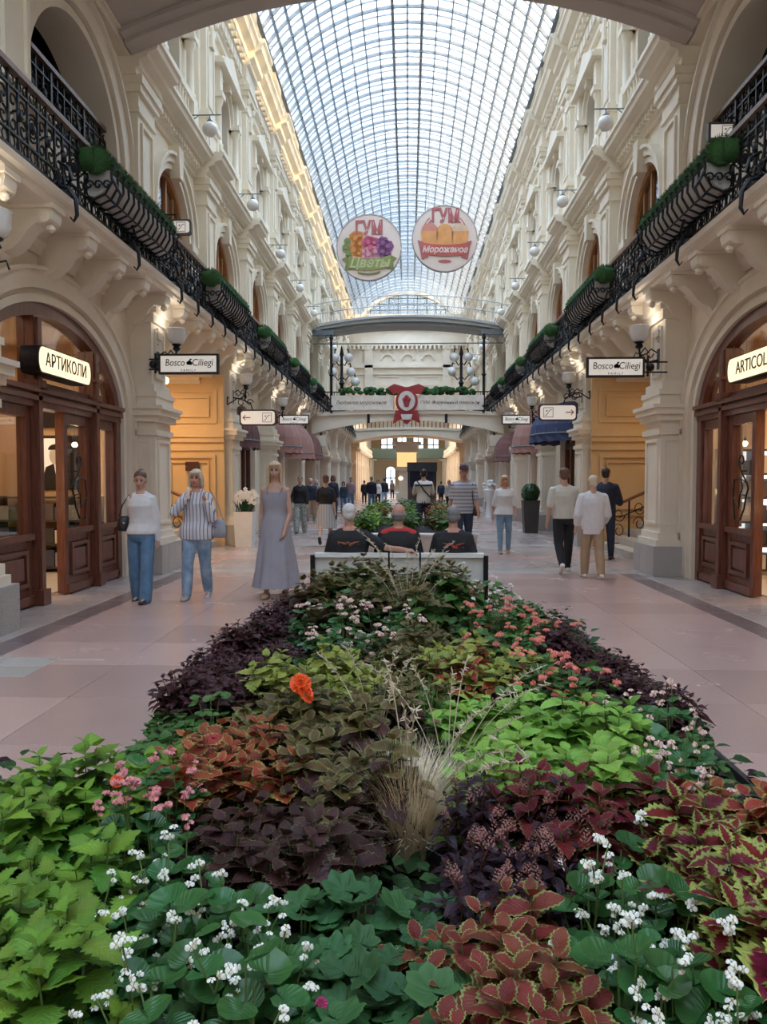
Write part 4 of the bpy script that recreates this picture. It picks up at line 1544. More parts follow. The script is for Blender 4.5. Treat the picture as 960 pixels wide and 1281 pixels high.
b = MB()
for y in (0, .20, .40, .62, .82):
    b.box(-.012, .012, y - .012, y + .012, 4.90, 5.74)
b.box(-.02, .02, 0, ML, 4.95, 4.985)
b.box(-.016, .016, 0, ML, 5.12, 5.145)
b.box(-.016, .016, 0, ML, 5.58, 5.605)
for k in range(7):
    y = .07 + .146 * k
    b.tube([(0, y + .055 * math.cos(a), 5.05 + .06 * math.sin(a)) for a in [q * PI / 4 for q in range(8)]], .009, 4, True)
    b.tube([(0, y + .055 * math.cos(a), 5.665 + .05 * math.sin(a)) for a in [q * PI / 4 for q in range(8)]], .009, 4, True)
for (y, z, r, a0, tn, sg) in ((.10, 5.46, .10, -PI / 2, 1.2, 1), (.10, 5.24, .10, PI / 2, 1.2, 1), (.30, 5.46, .10, -PI / 2, 1.2, -1), (.30, 5.24, .10, PI / 2, 1.2, -1),
                              (.51, 5.36, .17, 0, 1.5, 1), (.51, 5.36, .17, PI, 1.5, 1), (.72, 5.46, .10, -PI / 2, 1.2, 1), (.72, 5.24, .10, PI / 2, 1.2, 1),
                              (.92, 5.46, .10, -PI / 2, 1.2, -1), (.92, 5.24, .10, PI / 2, 1.2, -1)):
    curl(b, y, z, r, a0, tn, sg, th=.013)
b.ball((0.0, .51, 5.36), (.03, .06, .06), 8, 5)
for y in (.2, .82):
    b.ball((.02, y, 5.36), (.03, .045, .07), 7, 5)
rail_me = b.mesh('railing_panel', IRON, 50, fix=False)
b = MB()
b.tube([(.05, 0, 5.22), (.16, 0, 5.16), (.20, 0, 5.02), (.12, 0, 4.95), (.10, 0, 5.06)], .020, 6)
b.tube([(.0, 0, 4.96), (.16, 0, 4.92), (.24, 0, 4.80), (.25, 0, 4.62), (.21, 0, 4.55), (.17, 0, 4.60)], [.03, .03, .027, .022, .016, .01], 6)
b.tube([(.02, 0, 5.02), (.10, .12, 5.0), (.13, .20, 4.94), (.09, .22, 4.9)], .014, 5)
b.tube([(.02, 0, 5.02), (.10, -.12, 5.0), (.13, -.20, 4.94), (.09, -.22, 4.9)], .014, 5)
for k in range(5):
    a = -.9 + .45 * k
    b.tube([(.03, 0, 4.97), (.05, .14 * math.sin(a), 4.97 + .15 * math.cos(a))], [.03, .006], 5)
claw_me = b.mesh('claw_scroll', IRON, 50, fix=False)
RY0 = 6.75
for s in (-1, 1):
    o = thing('gallery_railing', 'black wrought iron railing with scrolls along the %s gallery' % ('left' if s < 0 else 'right'), 'railing', (XC + s * (W - .66), 0, 0), 0, None, (-s, 1, 1))
    for k in range(-2, 49):
        inst('railing_panel', rail_me, o, (0, RY0 + ML * k, 0))
        if k % 2 == 0 or k > 6:
            inst('claw_scroll', claw_me, o, (0, RY0 + ML * k, 0))
    MB().box(-.035, .05, RY0 - 2 * ML, Y_END - .3, 5.74, 5.80).obj('handrail', RAILW, o)
    # inner railing of the loggia
    l = thing('loggia_railing', 'black iron railing inside the %s loggia arch' % ('left' if s < 0 else 'right'), 'railing', (XC + s * (W + .02), 0, 0), 0, None, (-s, 1, 1))
    for k in range(3):
        inst('railing_panel', rail_me, l, (0, 9.15 + ML * k, 1.22))
    MB().box(-.03, .05, 9.15, 12.2, 6.96, 7.02).obj('handrail', RAILW, l)
    MB().box(-.03, .03, 9.15, 12.2, 4.88, 6.12).obj('parapet', STUCCO, l)
    for k in range(4):
        MB().box(-.025, .025, 9.15 + ML * k - .025, 9.15 + ML * k + .025, 4.88, 6.96).obj('post', IRON, l)

# flower baskets hung outside the railing with a thick roll of green turf
TURF = M('green_turf', (0.04, 0.125, 0.03), 0.9, 0.5, 60, 1.0, 220)
SL = 2.7
b = MB()
prof = [(.03, 5.16), (.10, 5.14), (.22, 5.20), (.30, 5.34), (.31, 5.46), (.03, 5.46)]
b.prism(prof, 'y', -SL / 2 + .04, SL / 2 - .04)
tray = b.mesh('trough', M('white_trough', (.46, .44, .42), .5))
b = MB()
for k in range(15):
    y = -SL / 2 + SL * k / 14
    b.tube([(.02, y, 5.12), (.12, y, 5.09), (.26, y, 5.15), (.35, y, 5.30), (.345, y, 5.42), (.38, y, 5.48), (.35, y, 5.51)], .017, 5)
for x, z in ((.26, 5.15), (.345, 5.42), (.02, 5.12)):
    b.tube([(x, -SL / 2, z), (x, SL / 2, z)], .014, 5)
for e in (-1, 1):
    y = e * SL / 2
    for q in range(3):
        b.tube([(.06 + .11 * q + .055 * math.cos(t) * (1 - t / 10), y, 5.27 + .06 * math.sin(t) * (1 - t / 10)) for t in [.6 * j for j in range(12)]], .012, 5)
    b.tube([(.35, y, 5.34), (.46, y, 5.14), (.40, y, 5.0), (.33, y, 5.08)], .02, 6)
bask = b.mesh('basket', IRON, 50)
b = MB()
rr = random.Random(5)
n = 60
pts, rad = [], []
for i in range(n + 1):
    pts.append((.16 + rr.uniform(-.01, .01), -SL / 2 - .08 + (SL + .16) * i / n, 5.57 + rr.uniform(-.012, .012)))
    rad.append((.155 if 0 < i < n else .09) + rr.uniform(-.012, .012))
b.tube(pts, rad, 14)
for e in (-1, 1):
    b.tube([(.16, e * (SL / 2 + .02), 5.57), (.06, e * (SL / 2 + .03), 5.57), (-.05, e * (SL / 2 + .02), 5.57)], .14, 12)
hedge = b.mesh('turf_roll', TURF, 60)
b = MB()
for i in range(3500):
    a = rr.uniform(0, 2 * PI)
    y = rr.uniform(-SL / 2 - .1, SL / 2 + .1)
    c_, s_ = math.cos(a), math.sin(a)
    p = Vector((.16 + .15 * c_, y, 5.57 + .15 * s_))
    q = p + Vector((c_ * .045, rr.uniform(-.03, .03), s_ * .045 + .01))
    e_ = Vector((-s_ * .008, .008, c_ * .008))
    b.add([p - e_, p + e_, q], [(0, 1, 2)])
pile = b.mesh('turf_blades', TURF, fix=False)
ORD = ['nearest', 'second', 'third', 'fourth', 'fifth', 'sixth']
for s in (-1, 1):
    for k, y in enumerate((10.95, 16.55, 22.1, 27.5, 32.6)):
        o = thing('flower_basket', '%s iron flower basket with green turf roll on the %s gallery railing' % (ORD[k], 'left' if s < 0 else 'right'), 'planter', (XC + s * (W - .66), y, 0), 0,
                  None, (-s, 1, 1))
        inst('trough', tray, o)
        inst('basket', bask, o)
        h = inst('turf_roll', hedge, o)
        if k < 3:
            tag(inst('turf_blades', pile, h), kind='stuff')
# ------------------------------------------------------------------ opal globes under the cornice
for s in (-1, 1):
    for k, c in enumerate(BAYS):
        if k > 7:
            continue
        sd = 'left' if s < 0 else 'right'
        nth = ['nearest', 'second', 'third', 'fourth', 'fifth', 'sixth', 'seventh', 'farthest'][k]
        o = thing('globe_lamp', '%s opal globe hanging from the cornice of the %s wall' % (nth, sd), 'lamp', (XC + s * (W - .86), c, 8.36), 0, 'globes under the cornices', (-s, 1, 1))
        MB().ball((0, 0, 0), .145, 18, 12).obj('globe', OPAL, o, 60)
        b = MB()
        b.lathe([(.05, .13), (.06, .15), (.03, .18), (.012, .2), (.012, .27)], n=10)
        b.tube([(.22, 0, .27), (-.5, 0, .27)], .012, 6)
        b.tube([(-.42, 0, .12), (-.3, 0, .2), (-.2, 0, .27)], .01, 5)
        b.obj('arm', IRON2, o, 50)
o = thing('soffit_lamp', 'opal globe lamp hanging under the wide arch overhead', 'lamp', (XC - 3.42, 10.8, 8.52))
MB().ball((0, 0, 0), .15, 18, 12).obj('globe', OPAL, o, 60)
MB().lathe([(.07, .13), (.08, .16), (.03, .19), (.03, .24), (.09, .25), (.09, .50)], n=12).obj('ceiling_cup', IRON2, o, 50)

# ------------------------------------------------------------------ wall sconces with white cups on black arms
cup = MB().lathe([(.05, 0), (.12, .03), (.155, .10), (.165, .24), (.175, .26), (.16, .27), (.14, .25), (.13, .1), (.04, .04)], n=18).mesh('cup', OPAL, 50)
b = MB()
b.tube([(-.02, 0, -.30), (.16, 0, -.34), (.30, 0, -.24), (.32, 0, -.10)], .018, 6)
curl(b, 0, 0, .001, 0, 1, 1)
b.tube([(.02, 0, -.18), (.12, 0, -.12), (.2, 0, -.2), (.12, 0, -.27), (.07, 0, -.2)], .013, 5)
b.tube([(.3, .0, -.24), (.2, .14, -.2), (.3, .26, -.14), (.36, .2, -.24)], .012, 5)
b.tube([(.3, .0, -.24), (.2, -.14, -.2), (.3, -.26, -.14), (.36, -.2, -.24)], .012, 5)
b.lathe([(.02, -.12), (.07, -.08), (.05, -.03), (.09, 0)], (.32, 0, 0), 10)
b.lathe([(.015, -.46), (.04, -.4), (.02, -.34)], (.30, 0, .12), 8)
b.box(-.03, .0, -.07, .07, -.46, -.12)
arm = b.mesh('arm', IRON, 50)
for s in (-1, 1):
    sd = 'left' if s < 0 else 'right'
    for k, y in enumerate((7.45, 13.3, 19.0, 24.6, 30.2, 35.4)):
        lab = ['nearest white cup sconce on the first %s pier', 'white cup sconce on the %s pier just before the passage', 'white cup sconce on the %s pier just past the passage',
               'fourth white cup sconce along the %s wall', 'fifth white cup sconce along the %s wall', 'last white cup sconce before the bridge on the %s wall'][k] % sd
        o = thing('wall_sconce', lab, 'lamp', (XC + s * (W - .37), y - .05, 3.93), 0, 'cup sconces on the piers', (-s, 1, 1))
        inst('arm', arm, o)
        inst('cup', cup, o, (.32, 0, 0))
        lamp('sconce_light', 'POINT', (XC + s * (W - .37 - .32), y - .05, 4.24), 2.2, (1.0, .90, .78), .06)

# ------------------------------------------------------------------ hanging signs
PINKP = M('sign_rim_grey', (.10, .10, .11), .5)


def hang_sign(name, lab, px0, px1, py0, py1, y, rim=BLACK, rounded=False):
    a, c = at(px0, py0, y), at(px1, py1, y)
    w, h = (c.x - a.x) / 2, (a.z - c.z) / 2
    o = thing(name, lab, 'sign', ((a.x + c.x) / 2, y, (a.z + c.z) / 2))
    if rounded:
        r = h * .4
        pl = []
        for cx, cz, a0 in ((w - r, h - r, 0), (-w + r, h - r, 90), (-w + r, -h + r, 180), (w - r, -h + r, 270)):
            pl += [(cx + r * math.cos(math.radians(a0 + t)), cz + r * math.sin(math.radians(a0 + t))) for t in (0, 30, 60, 90)]
    else:
        pl = [(w, h), (-w, h), (-w, -h), (w, -h)]
    MB().prism(pl, 'y', -.03, .05).obj('case', rim, o)
    q = .035
    MB().prism([(x * (1 - q / w), z * (1 - q / h)) for x, z in pl], 'y', -.036, -.02).obj('face', SIGNW, o)
    return o, w, h


def put_text(o, wd, size, x, z, mat=BLACK, width=1.0, shear=0.0, y=-.038, bold=0.0):
    return inst('lettering', letters(wd, size, mat, .002, width, shear, bold), o, (x, y, z), (PI / 2, 0, 0))


def cherry(o, x, z, r):
    b = MB()
    for dx, dz in ((-.45, -.2), (.45, -.25), (0, .1)):
        b.prism([(x + r * (dx + .7 * math.cos(t)), z + r * (dz + .7 * math.sin(t))) for t in [k * PI / 7 for k in range(14)]], 'y', -.040, -.034)
    b.prism([(x, z + r * .6), (x + .2 * r, z + r * 1.5), (x + 1.1 * r, z + r * 1.3), (x + .6 * r, z + r * .8)], 'y', -.040, -.034)
    b.obj('emblem', BLACK, o)


def escalator(o, x, z, r):
    b = MB()
    frame(b, 'x', x - r, x + r, z - r, z + r, r * .10, -.042, -.034)
    st = [(-.75, -.62), (-.38, -.62), (.38, .45), (.75, .45), (.75, .57), (.32, .57), (-.44, -.50), (-.75, -.50)]
    b.prism([(x + p * r, z + q * r) for p, q in st], 'y', -.042, -.034)
    b.prism([(x + (p * .17 - .30) * r, z + (q * .17 + .30) * r) for p, q in [(math.cos(t), math.sin(t)) for t in [k * PI / 4 for k in range(8)]]], 'y', -.042, -.034)
    b.obj('escalator_symbol', M('symbol_grey', (.14, .13, .16), .5), o)


def arrow(o, x, z, r, sgn):
    b = MB()
    b.prism([(x + sgn * p * r, z + q * r) for p, q in ((1, 0), (.25, .75), (.25, .45), (.62, .12), (-1, .12), (-1, -.12), (.62, -.12), (.25, -.45), (.25, -.75))], 'y', -.042, -.034)
    b.obj('arrow', REDP, o)


def bosco(lab, *a):
    o, w, h = hang_sign('hanging_sign', lab, *a)
    k = h / .17
    put_text(o, 'Bosco', .165 * k, -w * .45, h * .10, width=.82, shear=.12)
    put_text(o, 'Ciliegi', .165 * k, w * .47, h * .10, width=.88, shear=.12)
    put_text(o, 'F A M I L Y', .055 * k, 0, -h * .66)
    cherry(o, w * .035, h * .12, .045 * k)
    return o, w, h


for s, lab, a in ((-1, 'white hanging sign reading Bosco Ciliegi Family beside the left passage', (199, 274, 443, 468, 12.8)),
                  (1, 'white hanging sign reading Bosco Ciliegi Family beside the right passage', (734, 806, 447, 472, 12.8)),
                  (-1, 'small far white sign with black script above the left awnings', (349, 387, 519, 531, 25.0)),
                  (1, 'small far white sign with black script above the pink right awning', (628, 664, 519, 531, 25.0))):
    o, w, h = bosco(lab, *a)
    b = MB()
    wall_x = XC + s * (W - .36) - o.location.x
    for z in (-h * .5, h * .5):
        b.tube([(s * w * .96, 0, z), (wall_x, 0, z)], .014, 6)
    b.tube([(s * (w + .06), 0, -h * .9), (s * (w + .06), 0, h * 1.1)], .018, 6)
    b.ball((s * (w + .1), 0, 0), .07, 8, 6)
    b.obj('bracket', IRON, o)
for s, lab, a in ((-1, 'rounded white direction sign with red left arrow and escalator symbol', (300, 346, 512.5, 532.5, 18.45)),
                  (1, 'rounded white direction sign with red right arrow and escalator symbol', (674, 722, 505.5, 526.5, 18.45))):
    o, w, h = hang_sign('direction_sign', lab, *a, rim=M('rim_dark_%d' % s, (.05, .035, .035), .5), rounded=True)
    arrow(o, s * w * .62, 0, h * .5, s)
    escalator(o, -s * w * .50, 0, h * .58)
    b = MB()
    sx = s * (w + .3)
    b.tube([(s * w * .3, 0, h), (s * w * .4, 0, h + .15), (s * w * 1.1, 0, h + .28), (sx, 0, h + .12)], .016, 5)
    b.tube([(sx, 0, h + .12), (sx, 0, h + .3), (sx, .5, h + .3)], .016, 5)
    for r_, cx in ((.12, w * .9), (.09, w * .45)):
        b.tube([(s * cx + r_ * (1 - t / 9) * math.cos(t), 0, h + .17 + r_ * (1 - t / 9) * math.sin(t)) for t in [.5 * j for j in range(14)]], .012, 5)
    b.obj('bracket', IRON, o)
o, w, h = hang_sign('gallery_sign', 'small white sign with escalator symbol above the left gallery railing', 214, 240, 275, 294, 14.3, rim=PINKP, rounded=True)
escalator(o, 0, 0, h * .62)
MB().tube([(-w * .5, .02, h), (-w * .5, .02, h + .1), (-w - .4, .02, h + .1)], .014, 6).obj('bracket', IRON, o)
o, w, h = hang_sign('gallery_sign', 'white sign with escalator symbol behind the nearest right flower basket', 886, 919, 154, 176, 11.2, rim=PINKP)
escalator(o, w * .4, 0, h * .6)
MB().tube([(w * .5, .02, h), (w * .5, .02, h + .08), (w + .5, .02, h + .08)], .014, 6).obj('bracket', IRON, o)

# ------------------------------------------------------------------ round advertising discs under the roof
DISC = M('disc_face', (.80, .67, .60), .6, .03, 2)
GREENP = M('ribbon_green', (.30, .33, .10), .6)
GREEN2 = M('ribbon_green_dark', (.20, .24, .07), .6)
REDL = M('letters_faded_red', (.47, .14, .14), .6)
REDR = M('ribbon_red', (.56, .12, .10), .6)


def flat(mb, pts, t0, t1):
    mb.prism(pts, 'y', t0, t1)


def circ(x, z, rx, rz=None, n=20):
    rz = rz or rx
    return [(x + rx * math.cos(2 * PI * k / n), z + rz * math.sin(2 * PI * k / n)) for k in range(n)]


def ribbon(x0, x1, z, h, bend, n=14):
    lo_ = [(x0 + (x1 - x0) * i / n, z - bend * (1 - (2 * i / n - 1) ** 2)) for i in range(n + 1)]
    return [(x, z_ - h / 2) for x, z_ in lo_] + [(x, z_ + h / 2) for x, z_ in lo_][::-1]


YD = 23.7
for k, (px, py, lab, word) in enumerate(((462, 310, 'round hanging disc with coloured flowers and green ribbon', 'Цветы'), (556.5, 299, 'round hanging disc with orange ice cream cups and red ribbon', 'Мороженое'))):
    c = at(px, py, YD)
    o = thing('hanging_disc', lab, 'sign', c, -.05 + .1 * k)
    MB().prism(circ(0, 0, 1.0, 1.0, 56), 'y', -.04, .05).obj('disc', DISC, o, 30)
    MB().prism(circ(0, 0, 1.0, 1.0, 56) + circ(0, 0, .972, .972, 56)[::-1], 'y', -.05, .055).obj('rim', M('disc_rim_%d' % k, (.42, .36, .33), .5), o, 30)
    inst('lettering', letters('ГУМ', .56, REDL, .003, .74, 0, .022), o, (.0 if k == 0 else .02, -.052, .56 if k == 0 else .66), (PI / 2, 0, 0))
    if k == 0:
        for n_, (mc, xs_) in enumerate(((M('petal_orange', (.76, .30, .08), .6), [(-.42, .30, .19), (-.28, .12, .17), (-.48, -.06, .2), (-.30, -.18, .14), (-.3, .36, .13)]),
                                        (M('petal_pink', (.66, .14, .24), .6), [(-.02, .16, .19), (.16, .14, .16), (.04, .0, .2)]),
                                        (M('petal_rose', (.72, .32, .38), .6), [(-.02, -.2, .2), (.2, -.14, .16)]),
                                        (M('petal_plum', (.30, .11, .26), .6), [(.42, .12, .19), (.58, .02, .17), (.42, -.14, .18), (.56, -.2, .12)]),
                                        (M('petal_leaf', (.28, .34, .12), .6), [(-.66, .2, .1), (-.7, 0, .12), (-.62, -.2, .1)]))):
            for (x, z, r) in xs_:
                b = MB()
                for q in range(7):
                    a = q * 2 * PI / 7
                    flat(b, circ(x + r * .6 * math.cos(a), z + r * .6 * math.sin(a), r * .48, n=9), -.05 - .004 * n_, -.04)
                flat(b, circ(x, z, r * .4, n=9), -.062 - .004 * n_, -.04)
                b.obj('printed_flower', mc, o)
        b = MB()
        flat(b, ribbon(-.62, .66, -.42, .34, .10), -.072, -.04)
        b.obj('ribbon', GREENP, o)
        b = MB()
        flat(b, [(-.62, -.25), (-.84, -.34), (-.70, -.46), (-.76, -.68), (-.5, -.64)], -.066, -.04)
        flat(b, [(.66, -.25), (.84, -.34), (.74, -.46), (.76, -.68), (.5, -.64)], -.066, -.04)
        flat(b, ribbon(-.34, .34, -.74, .05, .06), -.066, -.04)
        b.obj('ribbon_tail', GREEN2, o)
        inst('lettering', letters(word, .40, M('letters_pale_green', (.52, .56, .30), .6), .003, 1.0, .3, .01), o, (0, -.076, -.48), (PI / 2, 0, 0))
    else:
        b = MB()
        for r_, w_ in ((.70, .02), (.62, .05)):
            for a0, a1 in ((.42 * PI / 2, PI / 2 - .38), (PI / 2 + .38, PI - .42 * PI / 2)):
                n = 10
                t_ = [a0 + (a1 - a0) * i / n - .35 * (1 if a0 < 1.5 else -1) for i in range(n + 1)]
                flat(b, [(r_ * math.cos(t), r_ * math.sin(t) + .1) for t in t_] + [((r_ - w_) * math.cos(t), (r_ - w_) * math.sin(t) + .1) for t in t_[::-1]], -.052, -.04)
        flat(b, circ(0, -.68, .2, .05), -.052, -.04)
        b.obj('printed_ring', REDL, o)
        CUP = M('cup_orange', (.78, .36, .13), .6)
        SC1 = M('scoop_red', (.66, .26, .20), .6)
        SC2 = M('scoop_cream', (.74, .52, .36), .6)
        for x, z, sc in ((-.46, .02, SC1), (0.0, .0, CUP), (.46, .02, SC2)):
            b = MB()
            flat(b, circ(x, z + .22, .25, .22), -.054, -.04)
            b.obj('printed_scoop', sc, o)
            b = MB()
            flat(b, [(x - .27, z + .2), (x + .27, z + .2), (x + .2, z - .42), (x - .2, z - .42)], -.060, -.04)
            b.obj('printed_cup', CUP, o)
        b = MB()
        flat(b, ribbon(-.66, .66, -.30, .34, .06), -.072, -.04)
        b.obj('ribbon', REDR, o)
        b = MB()
        flat(b, [(-.66, -.1), (-.82, -.06), (-.76, -.25), (-.70, -.62), (-.5, -.56)], -.066, -.04)
        flat(b, [(.66, -.1), (.82, -.06), (.76, -.25), (.70, -.62), (.5, -.56)], -.066, -.04)
        b.obj('ribbon_tail', REDL, o)
        inst('lettering', letters(word, .25, M('letters_cream', (.80, .66, .60), .6), .003, .95, .25, .008), o, (0, -.076, -.34), (PI / 2, 0, 0))
    b = MB()
    for x in (-.5, .5):
        b.tube([(x, 0, .85), (x * .9, 0, 16.2 - c.z - (.15 if abs(c.x) > 1 else 0))], .008, 4)
    b.obj('wire', IRONW, o)

# ------------------------------------------------------------------ awnings: half domes of cloth over the farther shop doors
AWP = M('awning_dusty_pink', (.36, .19, .16), .85, .12, 3)
AWP2 = M('awning_dusty_pink_dark', (.24, .11, .10), .85, .12, 3)
AWB = M('awning_blue', (.035, .05, .12), .8, .12, 3)
AWR = M('awning_maroon', (.13, .05, .05), .85, .12, 3)


def awning(lab, s, y, z, hw, h, dep, m1, m2):
    o = thing('awning', lab, 'awning', (XC + s * W, y, z), 0, None, (-s, 1, 1))
    n, mm = 10, 6
    for k in range(n):
        b = MB()
        vs, fs = [], []
        for i in range(mm + 1):
            p = PI / 2 * i / mm
            for a in (PI * k / n, PI * (k + 1) / n):
                vs.append((dep * math.cos(p) * math.sin(a), -hw * math.cos(p) * math.cos(a), h * math.sin(p)))
        for i in range(mm):
            fs.append((2 * i, 2 * i + 1, 2 * i + 3, 2 * i + 2))
        b.add(vs, fs)
        a0, a1 = PI * k / n, PI * (k + 1) / n
        b.add([(dep * math.sin(a0), -hw * math.cos(a0), 0), (dep * math.sin(a1), -hw * math.cos(a1), 0),
               (dep * math.sin(a1) * 1.0, -hw * math.cos(a1), -.2), (dep * math.sin((a0 + a1) / 2) * 1.02, -hw * math.cos((a0 + a1) / 2) * 1.02, -.24), (dep * math.sin(a0), -hw * math.cos(a0), -.2)], [(0, 1, 2, 3, 4)])
        b.obj('cloth_gore', m1 if k % 2 else m2, o, None, False)
    b = MB()
    b.tube([(dep * math.sin(PI * k / 12), -hw * math.cos(PI * k / 12), 0) for k in range(13)], .02, 5)
    for k in range(1, n):
        a = PI * k / n
        b.tube([(dep * math.cos(p) * math.sin(a), -hw * math.cos(p) * math.cos(a), h * math.sin(p) - .01) for p in [PI / 2 * i / 5 for i in range(6)]], .009, 4)
    b.obj('hoop', IRON2, o)


awning('dark maroon awning over the shop just past the left passage', -1, 21.8, 2.7, 1.2, .8, .42, AWR, AWR)
awning('nearer of the two dusty pink domed awnings on the left', -1, 26.4, 2.72, 1.05, 1.25, 1.05, AWP, AWP)
awning('farther of the two dusty pink domed awnings on the left', -1, 29.9, 2.62, 1.05, 1.25, 1.05, AWP, AWP)
awning('small dark maroon awning by the left bridge foot', -1, 34.0, 2.7, .9, 1.1, .9, AWP2, AWP2)
awning('navy blue awning over the shop past the right passage', 1, 21.9, 2.85, 1.6, .95, 1.15, AWB, AWB)
awning('dusty pink domed awning on the right beside the navy one', 1, 26.6, 2.72, 1.2, 1.25, 1.05, AWP, AWP)
awning('small dark maroon awning by the right bridge foot', 1, 33.6, 2.6, .9, 1.1, .9, AWP2, AWP2)

# ------------------------------------------------------------------ tubs along the walls
LEAFD = M('dark_leaf', (.025, .075, .022), .5, .4, 30)
PETALW = M('white_petal', (.82, .82, .80), .5, .04, 20)
for s, lab, p, y in ((-1, 'tall white square planter with white orchids beside the left pier', at(309, 683, 18.4), 18.2),):
    o = thing('orchid_planter', lab, 'planter', (p.x, y, 0))
    b = MB()
    b.prism([(-.19, 0), (.19, 0), (.235, .84), (-.235, .84)], 'y', -.2, .2)
    b.obj('pot', WHITE, o)
    b = MB()
    b.box(-.21, .21, -.18, .18, .80, .845)
    b.obj('soil', M('soil_orchid', (.03, .02, .015), .9), o)
    b = MB()
    rr = random.Random(3)
    for k in range(26):
        a, r_ = rr.uniform(0, 2 * PI), rr.uniform(.02, .2)
        x, yy = r_ * math.cos(a), r_ * math.sin(a)
        l_ = rr.uniform(.18, .32)
        d_ = Vector((math.cos(a), math.sin(a), 0)) * .09
        q = Vector((-math.sin(a), math.cos(a), 0)) * .035
        p0, p1, p2 = Vector((x, yy, .84)), Vector((x, yy, .84)) + d_ * .6 + Vector((0, 0, l_ * .7)), Vector((x, yy, .84)) + d_ * 1.6 + Vector((0, 0, l_))
        b.add([p0 - q * .5, p0 + q * .5, p1 + q, p1 - q, p2], [(0, 1, 2, 3), (3, 2, 4)])
    b.obj('leaf_tuft', LEAFD, o, None, False)
    for k in range(11):
        x, yy = -.22 + .044 * k, rr.uniform(-.12, .12)
        b = MB()
        zt = 1.22 + rr.uniform(-.05, .12)
        b.tube([(x, yy, .84), (x + .02, yy, 1.1), (x + .05, yy - .04, zt)], .007, 5)
        st_ = b.obj('stem', LEAFD, o)
        b = MB()
        for q in range(4):
            cx, cy, cz = x + .05 + rr.uniform(-.06, .06), yy - .04 + rr.uniform(-.06, .03), zt - .07 * q + .04
            for t in range(5):
                a = t * 2 * PI / 5 + .3
                b.ball((cx + .03 * math.cos(a), cy - .01, cz + .03 * math.sin(a)), (.026, .008, .026), 6, 4)
        b.obj('blossom', PETALW, st_, 60)
p = at(663, 666, 23.3)
o = thing('topiary_planter', 'clipped green ball in a tall dark tapered planter on the right', 'planter', (p.x, 23.2, 0))
b = MB()
b.prism([(-.19, 0), (.19, 0), (.25, .98), (-.25, .98)], 'y', -.22, .22)
b.obj('pot', M('dark_planter', (.05, .045, .04), .5), o)
b = MB()
b.ball((0, 0, 1.20), .27, 18, 12)
rr = random.Random(2)
for i in range(900):
    d_ = Vector((rr.gauss(0, 1), rr.gauss(0, 1), rr.gauss(0, 1))).normalized()
    t_ = d_.orthogonal().normalized() * .02
    c_ = Vector((0, 0, 1.20)) + d_ * .265
    b.add([c_ - t_, c_ + t_, c_ + d_ * .03 + t_.cross(d_)], [(0, 1, 2)])
tag(b.obj('foliage', LEAFD, o, None, False), kind='stuff')
MB().tube([(0, 0, .95), (0, 0, 1.1)], .03, 8).obj('stem', WOOD, o)
for nm, px, y in (('white vase of pale flowers on a stand in the far right distance', 612, 33.0),):
    p = at(px, 640, y)
    o = thing('flower_vase', nm, 'vase', (p.x, y, 0))
    MB().lathe([(.2, 0), (.16, .1), (.12, .6), (.2, .75), (.26, 1.15), (.2, 1.2)], n=14).obj('vase', WHITE, o, 40)
    b = MB()
    for i in range(40):
        a = rr.uniform(0, 2 * PI)
        b.ball((.27 * math.cos(a) * rr.random(), .27 * math.sin(a) * rr.random(), 1.3 + rr.uniform(-.1, .25)), .06, 6, 4)
    b.obj('flowers', PETALW, o, 60)

# ------------------------------------------------------------------ white bench behind the flower bed
YBN = 8.35
BENCHW = M('bench_white', (.62, .61, .58), .5, .08, 8)
o = thing('bench', 'long white bench with low back and black end frames behind the flower bed', 'bench', (-.10, YBN, 0))
for x0, x1 in ((-.92, -.12), (-.10, .22), (.24, .92)):
    b = MB()
    b.box(x0, x1, -.03, .03, .48, .77)
    b.obj('back_panel', BENCHW, o)
    b = MB()
    b.box(x0, x1, -.06, .05, .755, .80)
    b.obj('back_cap', WHITE, o)
    b = MB()
    b.box(x0, x1, .04, .52, .40, .46)
    b.obj('seat_board', BENCHW, o)
for x in (-.94, .94):
    b = MB()
    b.box(x - .025, x + .025, -.07, -.02, 0, .78)
    b.box(x - .025, x + .025, .46, .51, 0, .44)
    b.box(x - .025, x + .025, -.04, .5, .36, .40)
    b.obj('end_frame', IRON, o)
for x in (-.47, .47):
    MB().box(x - .03, x + .03, .0, .48, 0, .4).obj('leg', IRON, o)

# ------------------------------------------------------------------ kiosk pillar and dark stand in the far distance
c = at(509, 600, 60)
o = thing('kiosk_pillar', 'pale square pillar with warm lit panel and globe in the far crossing', 'kiosk', (c.x, 60, 0))
b = MB()
b.box(-.8, .8, -.8, .8, 0, .5)
b.box(-.6, .6, -.6, .6, .5, 2.3)
b.box(-.85, .85, -.85, .85, 2.3, 2.6)
b.box(-.85, .85, -.85, .85, 3.7, 4.3)
b.box(-1.1, 1.1, -1.1, 1.1, 4.3, 4.5)
b.obj('shaft', STUCCO2, o)
MB().box(-.75, .75, -.75, .75, 2.6, 3.7).obj('lit_panel', M('warm_panel', (.5, .3, .15), .5, .1, 3, emit=((1, .6, .25), .5)), o)
MB().ball((-.45, -.5, 1.7), .2, 12, 8).obj('globe', M('kiosk_globe', (.9, .7, .5), .4, 0, 1, emit=((1, .75, .5), .8)), o, 60)
c = at(528, 600, 52)
o = thing('coffee_stand', 'dark covered stand with lamps in the far crossing', 'kiosk', (c.x, 52, 0))
MB().box(-1.0, 1.0, -.8, .8, 2.15, 2.75).obj('canopy', M('stand_black', (.02, .02, .022), .5), o)
MB().box(-.95, .95, -.7, .7, 0, 1.1).obj('counter', M('stand_brown', (.07, .04, .03), .5), o)
